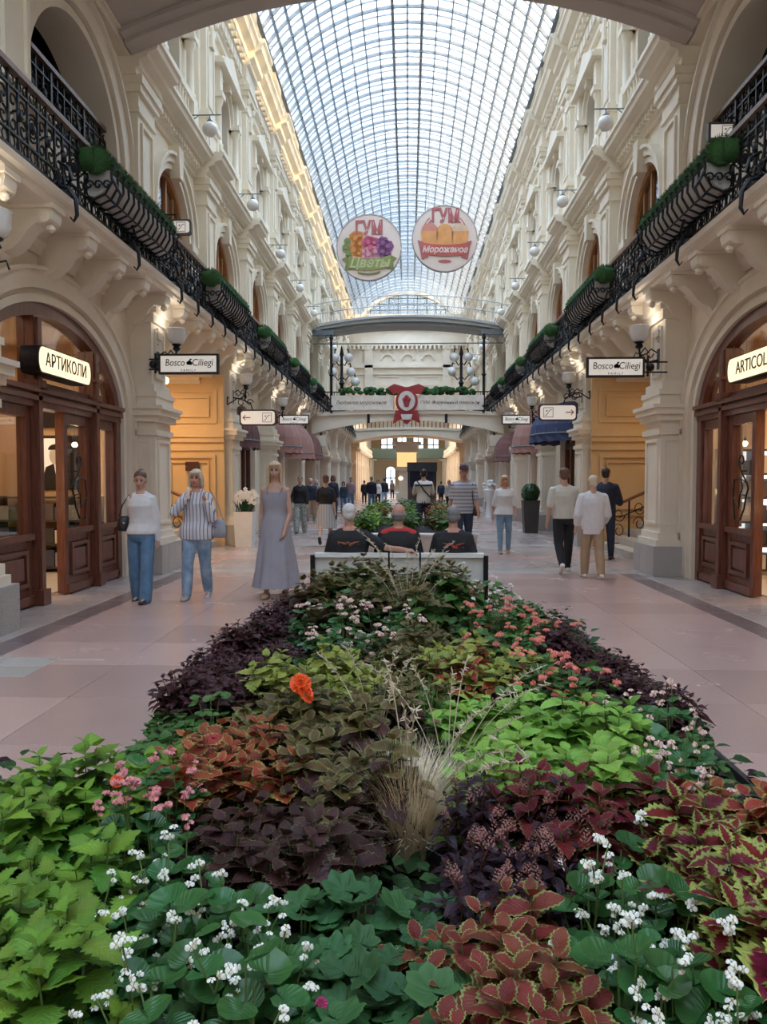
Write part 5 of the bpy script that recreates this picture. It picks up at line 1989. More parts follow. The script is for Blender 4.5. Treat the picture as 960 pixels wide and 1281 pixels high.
for x in (-.9, .9):
    for y in (-.65, .65):
        MB().box(x - .05, x + .05, y - .05, y + .05, 1.1, 2.15).obj('post', IRON, o)
MB().box(-.84, .84, .55, .58, 1.1, 2.15).obj('back_screen', M('stand_blue', (.03, .04, .10), .4), o)
# ------------------------------------------------------------------ flower bed: border and soil
bed = thing('flower_bed', 'long rectangular flower bed with dark metal edge in the middle of the hall', 'flower bed', (0, 0, 0))
BX0, BX1, BY0, BY1 = -1.42, 1.64, .7, 7.85        # the long far part
NX0, NX1, NY1 = -2.0, 2.06, 3.55                    # the wider near part
EDGE = M('bed_edge_metal', (.03, .03, .032), .45, .2, 9)
KERB = M('bed_kerb_stone', (.20, .17, .16), .5, .2, 40)
OUT = [(NX0, BY0), (NX1, BY0), (NX1, NY1), (BX1, NY1), (BX1, BY1), (BX0, BY1), (BX0, NY1), (NX0, NY1)]
for w_, z_, nm_, m_, off in ((.03, .17, 'edge_strip', EDGE, 0), (.09, .035, 'kerb', KERB, .09)):
    b = MB()
    for i in range(8):
        (x0, y0), (x1, y1) = OUT[i], OUT[(i + 1) % 8]
        nx, ny = (0 if y0 == y1 else (1 if y1 > y0 else -1)), (0 if x0 == x1 else (-1 if x1 > x0 else 1))
        xa, xb = sorted((x0, x1))
        ya, yb = sorted((y0, y1))
        if x0 == x1:
            b.box(x0 + min(0, nx * off) - (w_ if nx > 0 and not off else 0), x0 + max(0, nx * off) + (w_ if nx < 0 and not off else 0), ya, yb, 0, z_)
        else:
            b.box(xa, xb, y0 + min(0, ny * off) - (w_ if ny > 0 and not off else 0), y0 + max(0, ny * off) + (w_ if ny < 0 and not off else 0), 0, z_)
    b.obj(nm_, m_, bed)
SOIL = M('dark_soil', (.022, .016, .012), .95, .5, 25, .8, 60)
for x0, x1, y0, y1 in ((NX0 + .03, NX1 - .03, BY0 + .03, NY1 - .02), (BX0 + .03, BX1 - .03, NY1 - .02, BY1 - .03)):
    n_ = 24
    vs, fs = [], []
    for j in range(n_ + 1):
        for i in range(17):
            e = min(1, min(i, 16 - i, j, n_ - j) / 3)
            vs.append((x0 + (x1 - x0) * i / 16, y0 + (y1 - y0) * j / n_, .13 + .10 * e + R.uniform(-.015, .015)))
    for j in range(n_):
        for i in range(16):
            a = j * 17 + i
            fs.append((a, a + 1, a + 18, a + 17))
    MB().add(vs, fs).obj('soil', SOIL, bed, 60)


# ------------------------------------------------------------------ leaf materials: u runs from the midrib (0) to the margin (1), v along the leaf
def leaf_mat(name, mid, edge, t0, t1, vein=.25, vcol=None, rough=.5, hue=.12, trans=.25):
    m = bpy.data.materials.new(name)
    m.use_nodes = True
    t = m.node_tree
    b = t.nodes['Principled BSDF']
    b.inputs['Roughness'].default_value = rough
    b.inputs['Specular IOR Level'].default_value = .35
    N, K = t.nodes.new, t.links.new
    uv = N('ShaderNodeUVMap')
    uv.uv_map = 'leaf'
    sp = N('ShaderNodeSeparateXYZ')
    K(uv.outputs[0], sp.inputs[0])
    geo = N('ShaderNodeNewGeometry')
    no = N('ShaderNodeTexNoise')
    no.inputs['Scale'].default_value = 55
    K(geo.outputs['Position'], no.inputs['Vector'])
    # margin colour starts between t0 and t1, wobbling
    a1 = N('ShaderNodeMath'); a1.operation = 'MULTIPLY_ADD'
    a1.inputs[1].default_value, a1.inputs[2].default_value = .22, -.11
    K(no.outputs['Fac'], a1.inputs[0])
    a2 = N('ShaderNodeMath'); a2.operation = 'ADD'
    K(a1.outputs[0], a2.inputs[0])
    K(sp.outputs[0], a2.inputs[1])
    mr = N('ShaderNodeMapRange')
    mr.inputs['From Min'].default_value, mr.inputs['From Max'].default_value = t0, t1
    K(a2.outputs[0], mr.inputs['Value'])
    mx = N('ShaderNodeMixRGB')
    mx.inputs[1].default_value, mx.inputs[2].default_value = (*mid, 1), (*edge, 1)
    K(mr.outputs[0], mx.inputs[0])
    # side veins
    v1 = N('ShaderNodeMath'); v1.operation = 'MULTIPLY'; v1.inputs[1].default_value = 8.0
    K(sp.outputs[1], v1.inputs[0])
    v2 = N('ShaderNodeMath'); v2.operation = 'MULTIPLY_ADD'; v2.inputs[1].default_value = -3.0
    K(sp.outputs[0], v2.inputs[0]); K(v1.outputs[0], v2.inputs[2])
    v3 = N('ShaderNodeMath'); v3.operation = 'PINGPONG'; v3.inputs[1].default_value = .5
    K(v2.outputs[0], v3.inputs[0])
    v4 = N('ShaderNodeMapRange')
    v4.inputs['From Min'].default_value, v4.inputs['From Max'].default_value = .0, .16
    v4.inputs['To Min'].default_value, v4.inputs['To Max'].default_value = vein, 0
    K(v3.outputs[0], v4.inputs['Value'])
    mv = N('ShaderNodeMixRGB')
    mv.inputs[2].default_value = (*(vcol or tuple(c * .45 for c in mid)), 1)
    K(v4.outputs[0], mv.inputs[0]); K(mx.outputs[0], mv.inputs[1])
    hs = N('ShaderNodeHueSaturation')
    h1 = N('ShaderNodeMapRange')
    h1.inputs['To Min'].default_value, h1.inputs['To Max'].default_value = 1 - hue * 2.4, 1 + hue * 2.0
    oi = N('ShaderNodeObjectInfo')
    ad = N('ShaderNodeMath'); ad.operation = 'ADD'
    K(geo.outputs['Random Per Island'], ad.inputs[0]); K(oi.outputs['Random'], ad.inputs[1])
    fr = N('ShaderNodeMath'); fr.operation = 'FRACT'
    K(ad.outputs[0], fr.inputs[0])
    K(fr.outputs[0], h1.inputs['Value'])
    K(h1.outputs[0], hs.inputs['Value'])
    h2 = N('ShaderNodeMapRange')
    h2.inputs['To Min'].default_value, h2.inputs['To Max'].default_value = .5 - hue * .12, .5 + hue * .12
    f2 = N('ShaderNodeMath'); f2.operation = 'MULTIPLY'; f2.inputs[1].default_value = 7.31
    K(ad.outputs[0], f2.inputs[0])
    f3 = N('ShaderNodeMath'); f3.operation = 'FRACT'
    K(f2.outputs[0], f3.inputs[0])
    K(f3.outputs[0], h2.inputs['Value'])
    K(h2.outputs[0], hs.inputs['Hue'])
    K(mv.outputs[0], hs.inputs['Color'])
    K(hs.outputs[0], b.inputs['Base Color'])
    bp = N('ShaderNodeBump')
    bp.inputs['Strength'].default_value, bp.inputs['Distance'].default_value = .5, .004
    K(v3.outputs[0], bp.inputs['Height'])
    K(bp.outputs[0], b.inputs['Normal'])
    if trans:
        tl = N('ShaderNodeBsdfTranslucent')
        ms = N('ShaderNodeMixShader')
        ms.inputs[0].default_value = trans
        K(hs.outputs[0], tl.inputs['Color'])
        K(b.outputs[0], ms.inputs[1]); K(tl.outputs[0], ms.inputs[2])
        K(ms.outputs[0], t.nodes['Material Output'].inputs['Surface'])
    return m


LM = {
    'lime': leaf_mat('leaf_lime', (.23, .43, .07), (.28, .48, .085), .5, 1, .30, (.14, .33, .03)),
    'nettle': leaf_mat('leaf_nettle_green', (.085, .205, .022), (.098, .23, .027), .5, 1, .5, (.06, .18, .02)),
    'nettle_tip': leaf_mat('leaf_yellow_tip', (.18, .32, .035), (.13, .28, .03), .5, 1, .4, (.12, .26, .03)),
    'rust': leaf_mat('leaf_rust', (.22, .042, .028), (.30, .36, .10), .74, .90, .35, (.09, .012, .012)),
    'maroon': leaf_mat('leaf_maroon_lime', (.17, .010, .022), (.36, .42, .10), .48, .66, .30, (.09, .006, .012)),
    'crimson': leaf_mat('leaf_crimson', (.15, .012, .020), (.24, .20, .09), .78, .95, .3, (.06, .005, .01)),
    'orange': leaf_mat('leaf_orange_red', (.33, .06, .030), (.40, .34, .10), .68, .88, .3, (.17, .025, .015)),
    'bronze': leaf_mat('leaf_bronze', (.055, .018, .018), (.17, .17, .075), .84, .98, .4, (.13, .045, .035)),
    'olive': leaf_mat('leaf_olive_bronze', (.13, .085, .03), (.22, .26, .08), .6, .9, .4, (.12, .03, .02)),
    'begonia': leaf_mat('leaf_begonia', (.035, .125, .032), (.042, .14, .035), .6, 1, .15, (.08, .20, .05), .28),
    'pelargonium': leaf_mat('leaf_pelargonium', (.035, .115, .038), (.046, .14, .044), .6, .95, .30, (.065, .17, .06), .6),
    'burgundy': leaf_mat('leaf_burgundy', (.060, .017, .024), (.075, .028, .030), .6, 1, .3, (.03, .008, .012), .4),
    'plum': leaf_mat('leaf_plum', (.035, .014, .028), (.05, .024, .032), .6, 1, .3, (.02, .008, .015), .4),
    'yellow': leaf_mat('leaf_yellow_green', (.29, .33, .06), (.36, .42, .10), .5, .9, .35, (.20, .10, .03)),
    'under': leaf_mat('leaf_dark_green', (.03, .085, .022), (.035, .095, .025), .6, 1, .3, None, .6),  # plain dark green of the undergrowth and edge plants
    'mid': leaf_mat('leaf_mid_green', (.075, .18, .04), (.09, .20, .05), .6, 1, .3, None, .5),
    'grey': leaf_mat('leaf_silver_green', (.17, .22, .15), (.20, .25, .18), .6, 1, .2, None, .7),
}
STEM = M('green_stem', (.13, .20, .06), .6, .2, 20)
STEMR = M('red_stem', (.16, .06, .04), .6, .2, 20)
PET = {
    'white': M('petal_white', (.80, .80, .74), .5, .05, 30),
    'pink': M('petal_bed_pink', (.66, .22, .27), .5, .15, 30),
    'coral': M('petal_coral', (.70, .17, .14), .5, .15, 30),
    'blush': M('petal_blush', (.72, .48, .45), .5, .12, 30),
    'orange': M('petal_marigold', (.80, .10, .012), .5, .15, 30),
    'salmon': M('petal_dusty_salmon', (.50, .27, .20), .6, .15, 30),
    'magenta': M('petal_magenta', (.46, .04, .15), .5, .15, 30),
    'spike': M('spike_dusty_pink', (.30, .13, .11), .7, .2, 30),
}
POLLEN = M('flower_eye', (.65, .5, .08), .6)


def leaf_geo(rows, width, serr=.0, droop=.25, fold=.18, peak=.42, tip=4, base=.0, wav=.0, seed=0):
    """one leaf blade of unit length along +y; returns vertices, triangles, uv"""
    rr = random.Random(seed)
    V, U = [], []
    for i in range(rows + 1):
        v = i / rows
        w = width * (math.sin(PI * min(1, v ** (math.log(.5) / math.log(peak)))) ** .75 * (1 - v ** tip) ** .8 if 0 < v < 1 else 0)
        if base and v < .25:
            w = max(w, width * base * (1 if i else .5))
        if serr and 0 < i < rows:
            w *= 1 + serr * (1 if i % 2 else -1)
        z = -droop * v * v + rr.uniform(-.01, .01)
        y = v
        for s_, u in ((-1, 1), (-1, .55), (0, 0), (1, .55), (1, 1)):
            x = s_ * w * u
            V.append((x, y - (.05 * u if i == rows else 0), z + fold * abs(x) + wav * math.sin(v * 14 + s_) * u * w))
            U.append((u if 0 < i < rows else max(u, .0 if i == 0 else .95), v))
    T = []
    for i in range(rows):
        for k in range(4):
            a, b_, c, d = i * 5 + k, i * 5 + k + 1, i * 5 + k + 6, i * 5 + k + 5
            T += [(a, b_, c), (a, c, d)]
    return V, T, U


def disc_leaf(n, r0, lobes=0, depth=0., cup=.1, off=.0, wav=0., seed=0):
    """rounded leaf with its stalk near the notch at the origin, spreading along +y"""
    rr = random.Random(seed)
    V, T, U = [(0, .42 + off, -.03)], [], [(0, .5)]
    for ring, u in ((.55, .55), (1.0, 1.0)):
        for k in range(n):
            a = -PI / 2 + .16 + (2 * PI - .32) * k / (n - 1)
            r = r0 * ring
            if lobes:
                r *= 1 + depth * ring * math.cos(lobes * (a + PI / 2)) + (.035 * math.cos(21 * (a + PI / 2)) if ring == 1 else 0)
            notch = 1 - .5 * max(0, math.cos(a + PI / 2)) ** 6
            r *= notch
            x, y = r * math.cos(a), .42 + off + r * math.sin(a) * .98
            z = cup * ring * ring * (r0 * r0) * 2 + (wav * math.cos(lobes * (a + PI / 2)) if lobes else wav * math.sin(3 * a + seed)) * ring * r0 - .15 * max(0, y - .4) ** 2
            V.append((x, y, z))
            U.append((u, .5 + .5 * math.sin(a) * ring))
    for k in range(n - 1):
        T.append((0, 1 + k, 2 + k))
        a, b_, c, d = 1 + k, 2 + k, 1 + n + k + 1, 1 + n + k
        T += [(a, d, c), (a, c, b_)]
    return V, T, U


GEO = {
    'ovate': [leaf_geo(14, .37, .17, .26, .18, .38, seed=1, wav=.03), leaf_geo(14, .35, .18, .40, .25, .40, seed=2, wav=.04), leaf_geo(13, .39, .17, .14, .12, .38, seed=3, wav=.03)],
    'wide': [leaf_geo(13, .43, .10, .28, .10, .46, 10, .5, .03, 4), leaf_geo(13, .40, .10, .42, .20, .48, 10, .5, .02, 5)],
    'lance': [leaf_geo(5, .26, 0, .2, .3, .45, seed=6), leaf_geo(5, .29, 0, .4, .2, .45, seed=7)],
    'round': [disc_leaf(13, .46, 0, 0, .35, 0, .06, 1), disc_leaf(13, .44, 0, 0, .25, 0, -.05, 2)],
    'lobed': [disc_leaf(43, .50, 7, .10, .22, 0, .06, 3), disc_leaf(43, .50, 7, .11, .10, 0, .08, 4)],
    'simple': [leaf_geo(4, .30, 0, .25, .2, .45, seed=8)],
}
GEO_NP = {k: [(np.array(v), np.array(t), np.array(u)) for v, t, u in l] for k, l in GEO.items()}


def leaf_mesh_np(name, V, T, U, mat):
    me = bpy.data.meshes.new(name)
    nv, nt_ = len(V), len(T)
    me.vertices.add(nv)
    me.vertices.foreach_set('co', np.asarray(V, dtype=np.float32).ravel())
    me.loops.add(nt_ * 3)
    me.loops.foreach_set('vertex_index', np.asarray(T, dtype=np.int32).ravel())
    me.polygons.add(nt_)
    me.polygons.foreach_set('loop_start', np.arange(0, nt_ * 3, 3, dtype=np.int32))
    me.polygons.foreach_set('loop_total', np.full(nt_, 3, dtype=np.int32))
    me.polygons.foreach_set('use_smooth', np.ones(nt_, dtype=bool))
    uvl = me.uv_layers.new(name='leaf')
    uvl.data.foreach_set('uv', np.asarray(U, dtype=np.float32)[np.asarray(T).ravel()].ravel())
    me.materials.append(mat)
    me.update()
    me.validate()
    return me


_single = {}


def single_leaf(geo, i, mat):
    k = (geo, i, mat)
    if k not in _single:
        V, T, U = GEO[geo][i]
        _single[k] = leaf_mesh_np('leaf', V, T, U, LM[mat])
    return _single[k]


def joined(mats_list, parent, name='foliage'):
    """mats_list: [(geo, i, mat, Matrix)] -> one mesh object per material"""
    by = {}
    for g, i, m, X in mats_list:
        by.setdefault(m, []).append((g, i, X))
    out = []
    for m, l in by.items():
        Vs, Ts, Us, base = [], [], [], 0
        for g, i, X in l:
            V, T, U = GEO_NP[g][i]
            A = np.array(X)
            Vs.append(V @ A[:3, :3].T + A[:3, 3])
            Ts.append(T + base)
            Us.append(U)
            base += len(V)
        me = leaf_mesh_np(name, np.vstack(Vs), np.vstack(Ts), np.vstack(Us), LM[m])
        o = inst(name, me, parent)
        tag(o, kind='stuff')
        out.append(o)
    return out


def XF(pos, az, pitch, roll, size):
    return Matrix.Translation(pos) @ Matrix.Rotation(az, 4, 'Z') @ Matrix.Rotation(pitch, 4, 'X') @ Matrix.Rotation(roll, 4, 'Y') @ Matrix.Scale(size, 4)


# ------------------------------------------------------------------ plants; every builder returns leaves and stems in plant space
def p_coleus(rr, h, r, size, geo, mat, nst=7, tiers=5, tipmat=None, spike=False):
    L_, S_, TIPS = [], [], []
    nst = int(nst * 1.45)
    for k in range(nst):
        a = k * 2.39996 + rr.uniform(-.3, .3)
        q = r * math.sqrt((k + .3) / nst) * rr.uniform(.85, 1.1)
        top = Vector((q * math.cos(a), q * math.sin(a), h * (1 - .34 * (q / r) ** 2) * rr.uniform(.92, 1.06)))
        base = Vector((top.x * .3, top.y * .3, 0))
        S_.append([base, base.lerp(top, .5), top - (top - base).normalized() * size * .15])
        TIPS.append(top)
        az0 = rr.uniform(0, PI)
        dn = (base - top).normalized()
        for t in range(tiers):
            pos = top + dn * size * (.10 + .30 * t)
            if pos.z < .03:
                continue
            sc = size * (.45, .80, 1.0, 1.05, 1.05, 1.0, 1.0, 1.0)[min(t, 7)] * rr.uniform(.85, 1.15)
            for e in (0, 1):
                az = az0 + t * PI / 2 + e * PI + rr.uniform(-.3, .3)
                pit = math.radians((48, 18, 0, -14, -24, -30, -30, -30)[min(t, 7)] + rr.uniform(-14, 14))
                m_ = tipmat if (tipmat and t < 2) else mat
                L_.append((geo, rr.randrange(len(GEO[geo])), m_, XF(pos, az, pit, rr.uniform(-.3, .3), sc)))
    return L_, S_, TIPS


def p_dome(rr, h, r, size, geo, mat, n=40, tilt=25, low=.25):
    L_, S_, TIPS = [], [], []
    for k in range(n):
        u = (k + .5) / n
        th = math.acos(1 - u * (1 - math.cos(math.radians(84))))
        a = k * 2.39996 + rr.uniform(-.3, .3)
        sh = rr.uniform(.72, 1.05)
        out = Vector((math.sin(th) * math.cos(a), math.sin(th) * math.sin(a), math.cos(th)))
        pos = Vector((out.x * r * sh, out.y * r * sh, h * (low + (1 - low) * out.z) * sh))
        pit = math.radians(tilt) - th * .75 + rr.uniform(-.3, .3)
        az = a - PI / 2 + rr.uniform(-.5, .5)
        sc = size * rr.uniform(.65, 1.15)
        start = pos - Vector((math.cos(a), math.sin(a), 0)) * sc * .4
        L_.append((geo, rr.randrange(len(GEO[geo])), mat, XF(start, az, pit, rr.uniform(-.3, .3), sc)))
        if k % 3 == 0:
            S_.append([Vector((start.x * .3, start.y * .3, 0)), start * .7, start])
        if th < 1.1:
            TIPS.append(pos + Vector((0, 0, .03)))
    return L_, S_, TIPS


def flower_mesh(kind, mat):
    b = MB()
    if kind == 'begonia':
        for a, w, l_ in ((0, .55, 1.0), (PI, .55, 1.0), (PI / 2, .3, .75), (-PI / 2, .3, .75)):
            M_ = Matrix.Rotation(a, 3, 'Z') @ Matrix.Rotation(.35, 3, 'Y')
            pts = [M_ @ Vector((x, y, z)) for x, y, z in ((.08, 0, 0), (.45 * l_, w * .8, .05), (.85 * l_, w * .7, .0), (l_, 0, -.06), (.85 * l_, -w * .7, .0), (.45 * l_, -w * .8, .05), (.5 * l_, 0, .14))]
            b.add(pts, [(0, 6, 1), (1, 6, 2), (2, 6, 3), (3, 6, 4), (4, 6, 5), (5, 6, 0)])
        b.m = 1
        b.ball((0, 0, .12), .16, 6, 4)
    elif kind == 'ruffle':
        rr = random.Random(4)
        for ring, n, z in ((.25, 6, .5), (.6, 9, .35), (.95, 12, .1)):
            for k in range(n):
                a = 2 * PI * k / n + ring
                M_ = Matrix.Rotation(a, 3, 'Z') @ Matrix.Rotation(-.9 * (1 - ring), 3, 'Y')
                pts = [M_ @ Vector((x * ring + .05, y, zz)) + Vector((0, 0, z)) for x, y, zz in ((.1, 0, -.1), (.6, .22, .02), (1.0, .26, -.02 + rr.uniform(-.1, .1)), (1.05, 0, .08), (1.0, -.26, -.02 + rr.uniform(-.1, .1)), (.6, -.22, .02))]
                b.add(pts, [(0, 1, 2, 3), (0, 3, 4, 5)])
    elif kind == 'spike':
        rr = random.Random(6)
        for k in range(26):
            a, z = k * 2.4, k / 26
            r_ = .34 * (1 - z) + .06
            p = Vector((r_ * math.cos(a), r_ * math.sin(a), z * 1.6))
            q = p * 1.0 + Vector((math.cos(a), math.sin(a), .7)) * .30 * (1.2 - z)
            e = Vector((-math.sin(a), math.cos(a), 0)) * .10
            b.add([p - e * .4, p + e * .4, p.lerp(q, .6) + e, q, p.lerp(q, .6) - e], [(0, 1, 2, 3, 4)])
    return b.mesh('flower', [mat, POLLEN], None, False)


_fl = {}


def flower(kind, col):
    if (kind, col) not in _fl:
        _fl[(kind, col)] = flower_mesh(kind, PET[col])
    return _fl[(kind, col)]


def plant(name, label, group, pos, kind, rr, h, r, size, geo, mat, single, nst=7, tiers=5, n=40, tipmat=None, tilt=25,
          fl=None, fcol='white', nfl=0, fsize=.02, cluster=4, frise=.05, stem=STEM):
    o = thing(name, label, 'plant', pos, 0, group)
    if kind == 'coleus':
        L_, S_, T_ = p_coleus(rr, h, r, size, geo, mat, nst, tiers, tipmat)
    else:
        L_, S_, T_ = p_dome(rr, h, r, size, geo, mat, n, tilt)
    if single:
        for g, i, m, X in L_:
            c = inst('leaf', single_leaf(g, i, m), o)
            c.matrix_local = X
    else:
        joined(L_, o)
    if S_:
        b = MB()
        for pts in S_:
            b.tube(pts, [.005, .0035, .002], 4, cap=False)
        tag(b.obj('stems', stem, o, None, False), kind='stuff')
    k = 0
    for q in range(nfl):
        if not T_:
            break
        t = T_[rr.randrange(len(T_))]
        tip = t + Vector((rr.uniform(-.03, .03), rr.uniform(-.03, .03), frise * rr.uniform(.5, 1.4)))
        fs_ = inst('flower_stalk', MB().tube([t * .75, t * .9 + Vector((0, 0, .01)), tip], .0022, 4, cap=False).mesh('flower_stalk', stem, None, False), o)
        for c in range(cluster):
            f = inst('flower', flower(fl, fcol), fs_)
            d = Vector((rr.gauss(0, 1), rr.gauss(0, 1), rr.gauss(0, .8)))
            s = fsize * rr.uniform(.75, 1.2)
            f.matrix_local = Matrix.Translation(tip + d * fsize * (.85 if cluster > 1 else 0)) @ Euler((rr.uniform(.2, 1.3), 0, rr.uniform(-.8, .8) if fl != 'spike' else rr.uniform(0, 6))).to_matrix().to_4x4() @ Matrix.Scale(s, 4) if fl != 'spike' else \
                Matrix.Translation(tip + d * fsize * .3) @ Euler((rr.uniform(-.25, .25), rr.uniform(-.25, .25), rr.uniform(0, 6))).to_matrix().to_4x4() @ Matrix.Scale(s, 4)
    return o


def soil_z(x, y):
    return .20


def place(px, py, h):
    """where a plant of height h stands whose crown the photograph shows at (px, py)"""
    p = onz(px, py, .20 + h * .9)
    lo_, hi_ = (NX0, NX1) if p.y < NY1 - .08 else (BX0, BX1)
    return Vector((min(max(p.x, lo_ + .13), hi_ - .13), min(p.y, BY1 - .12), .20)), h


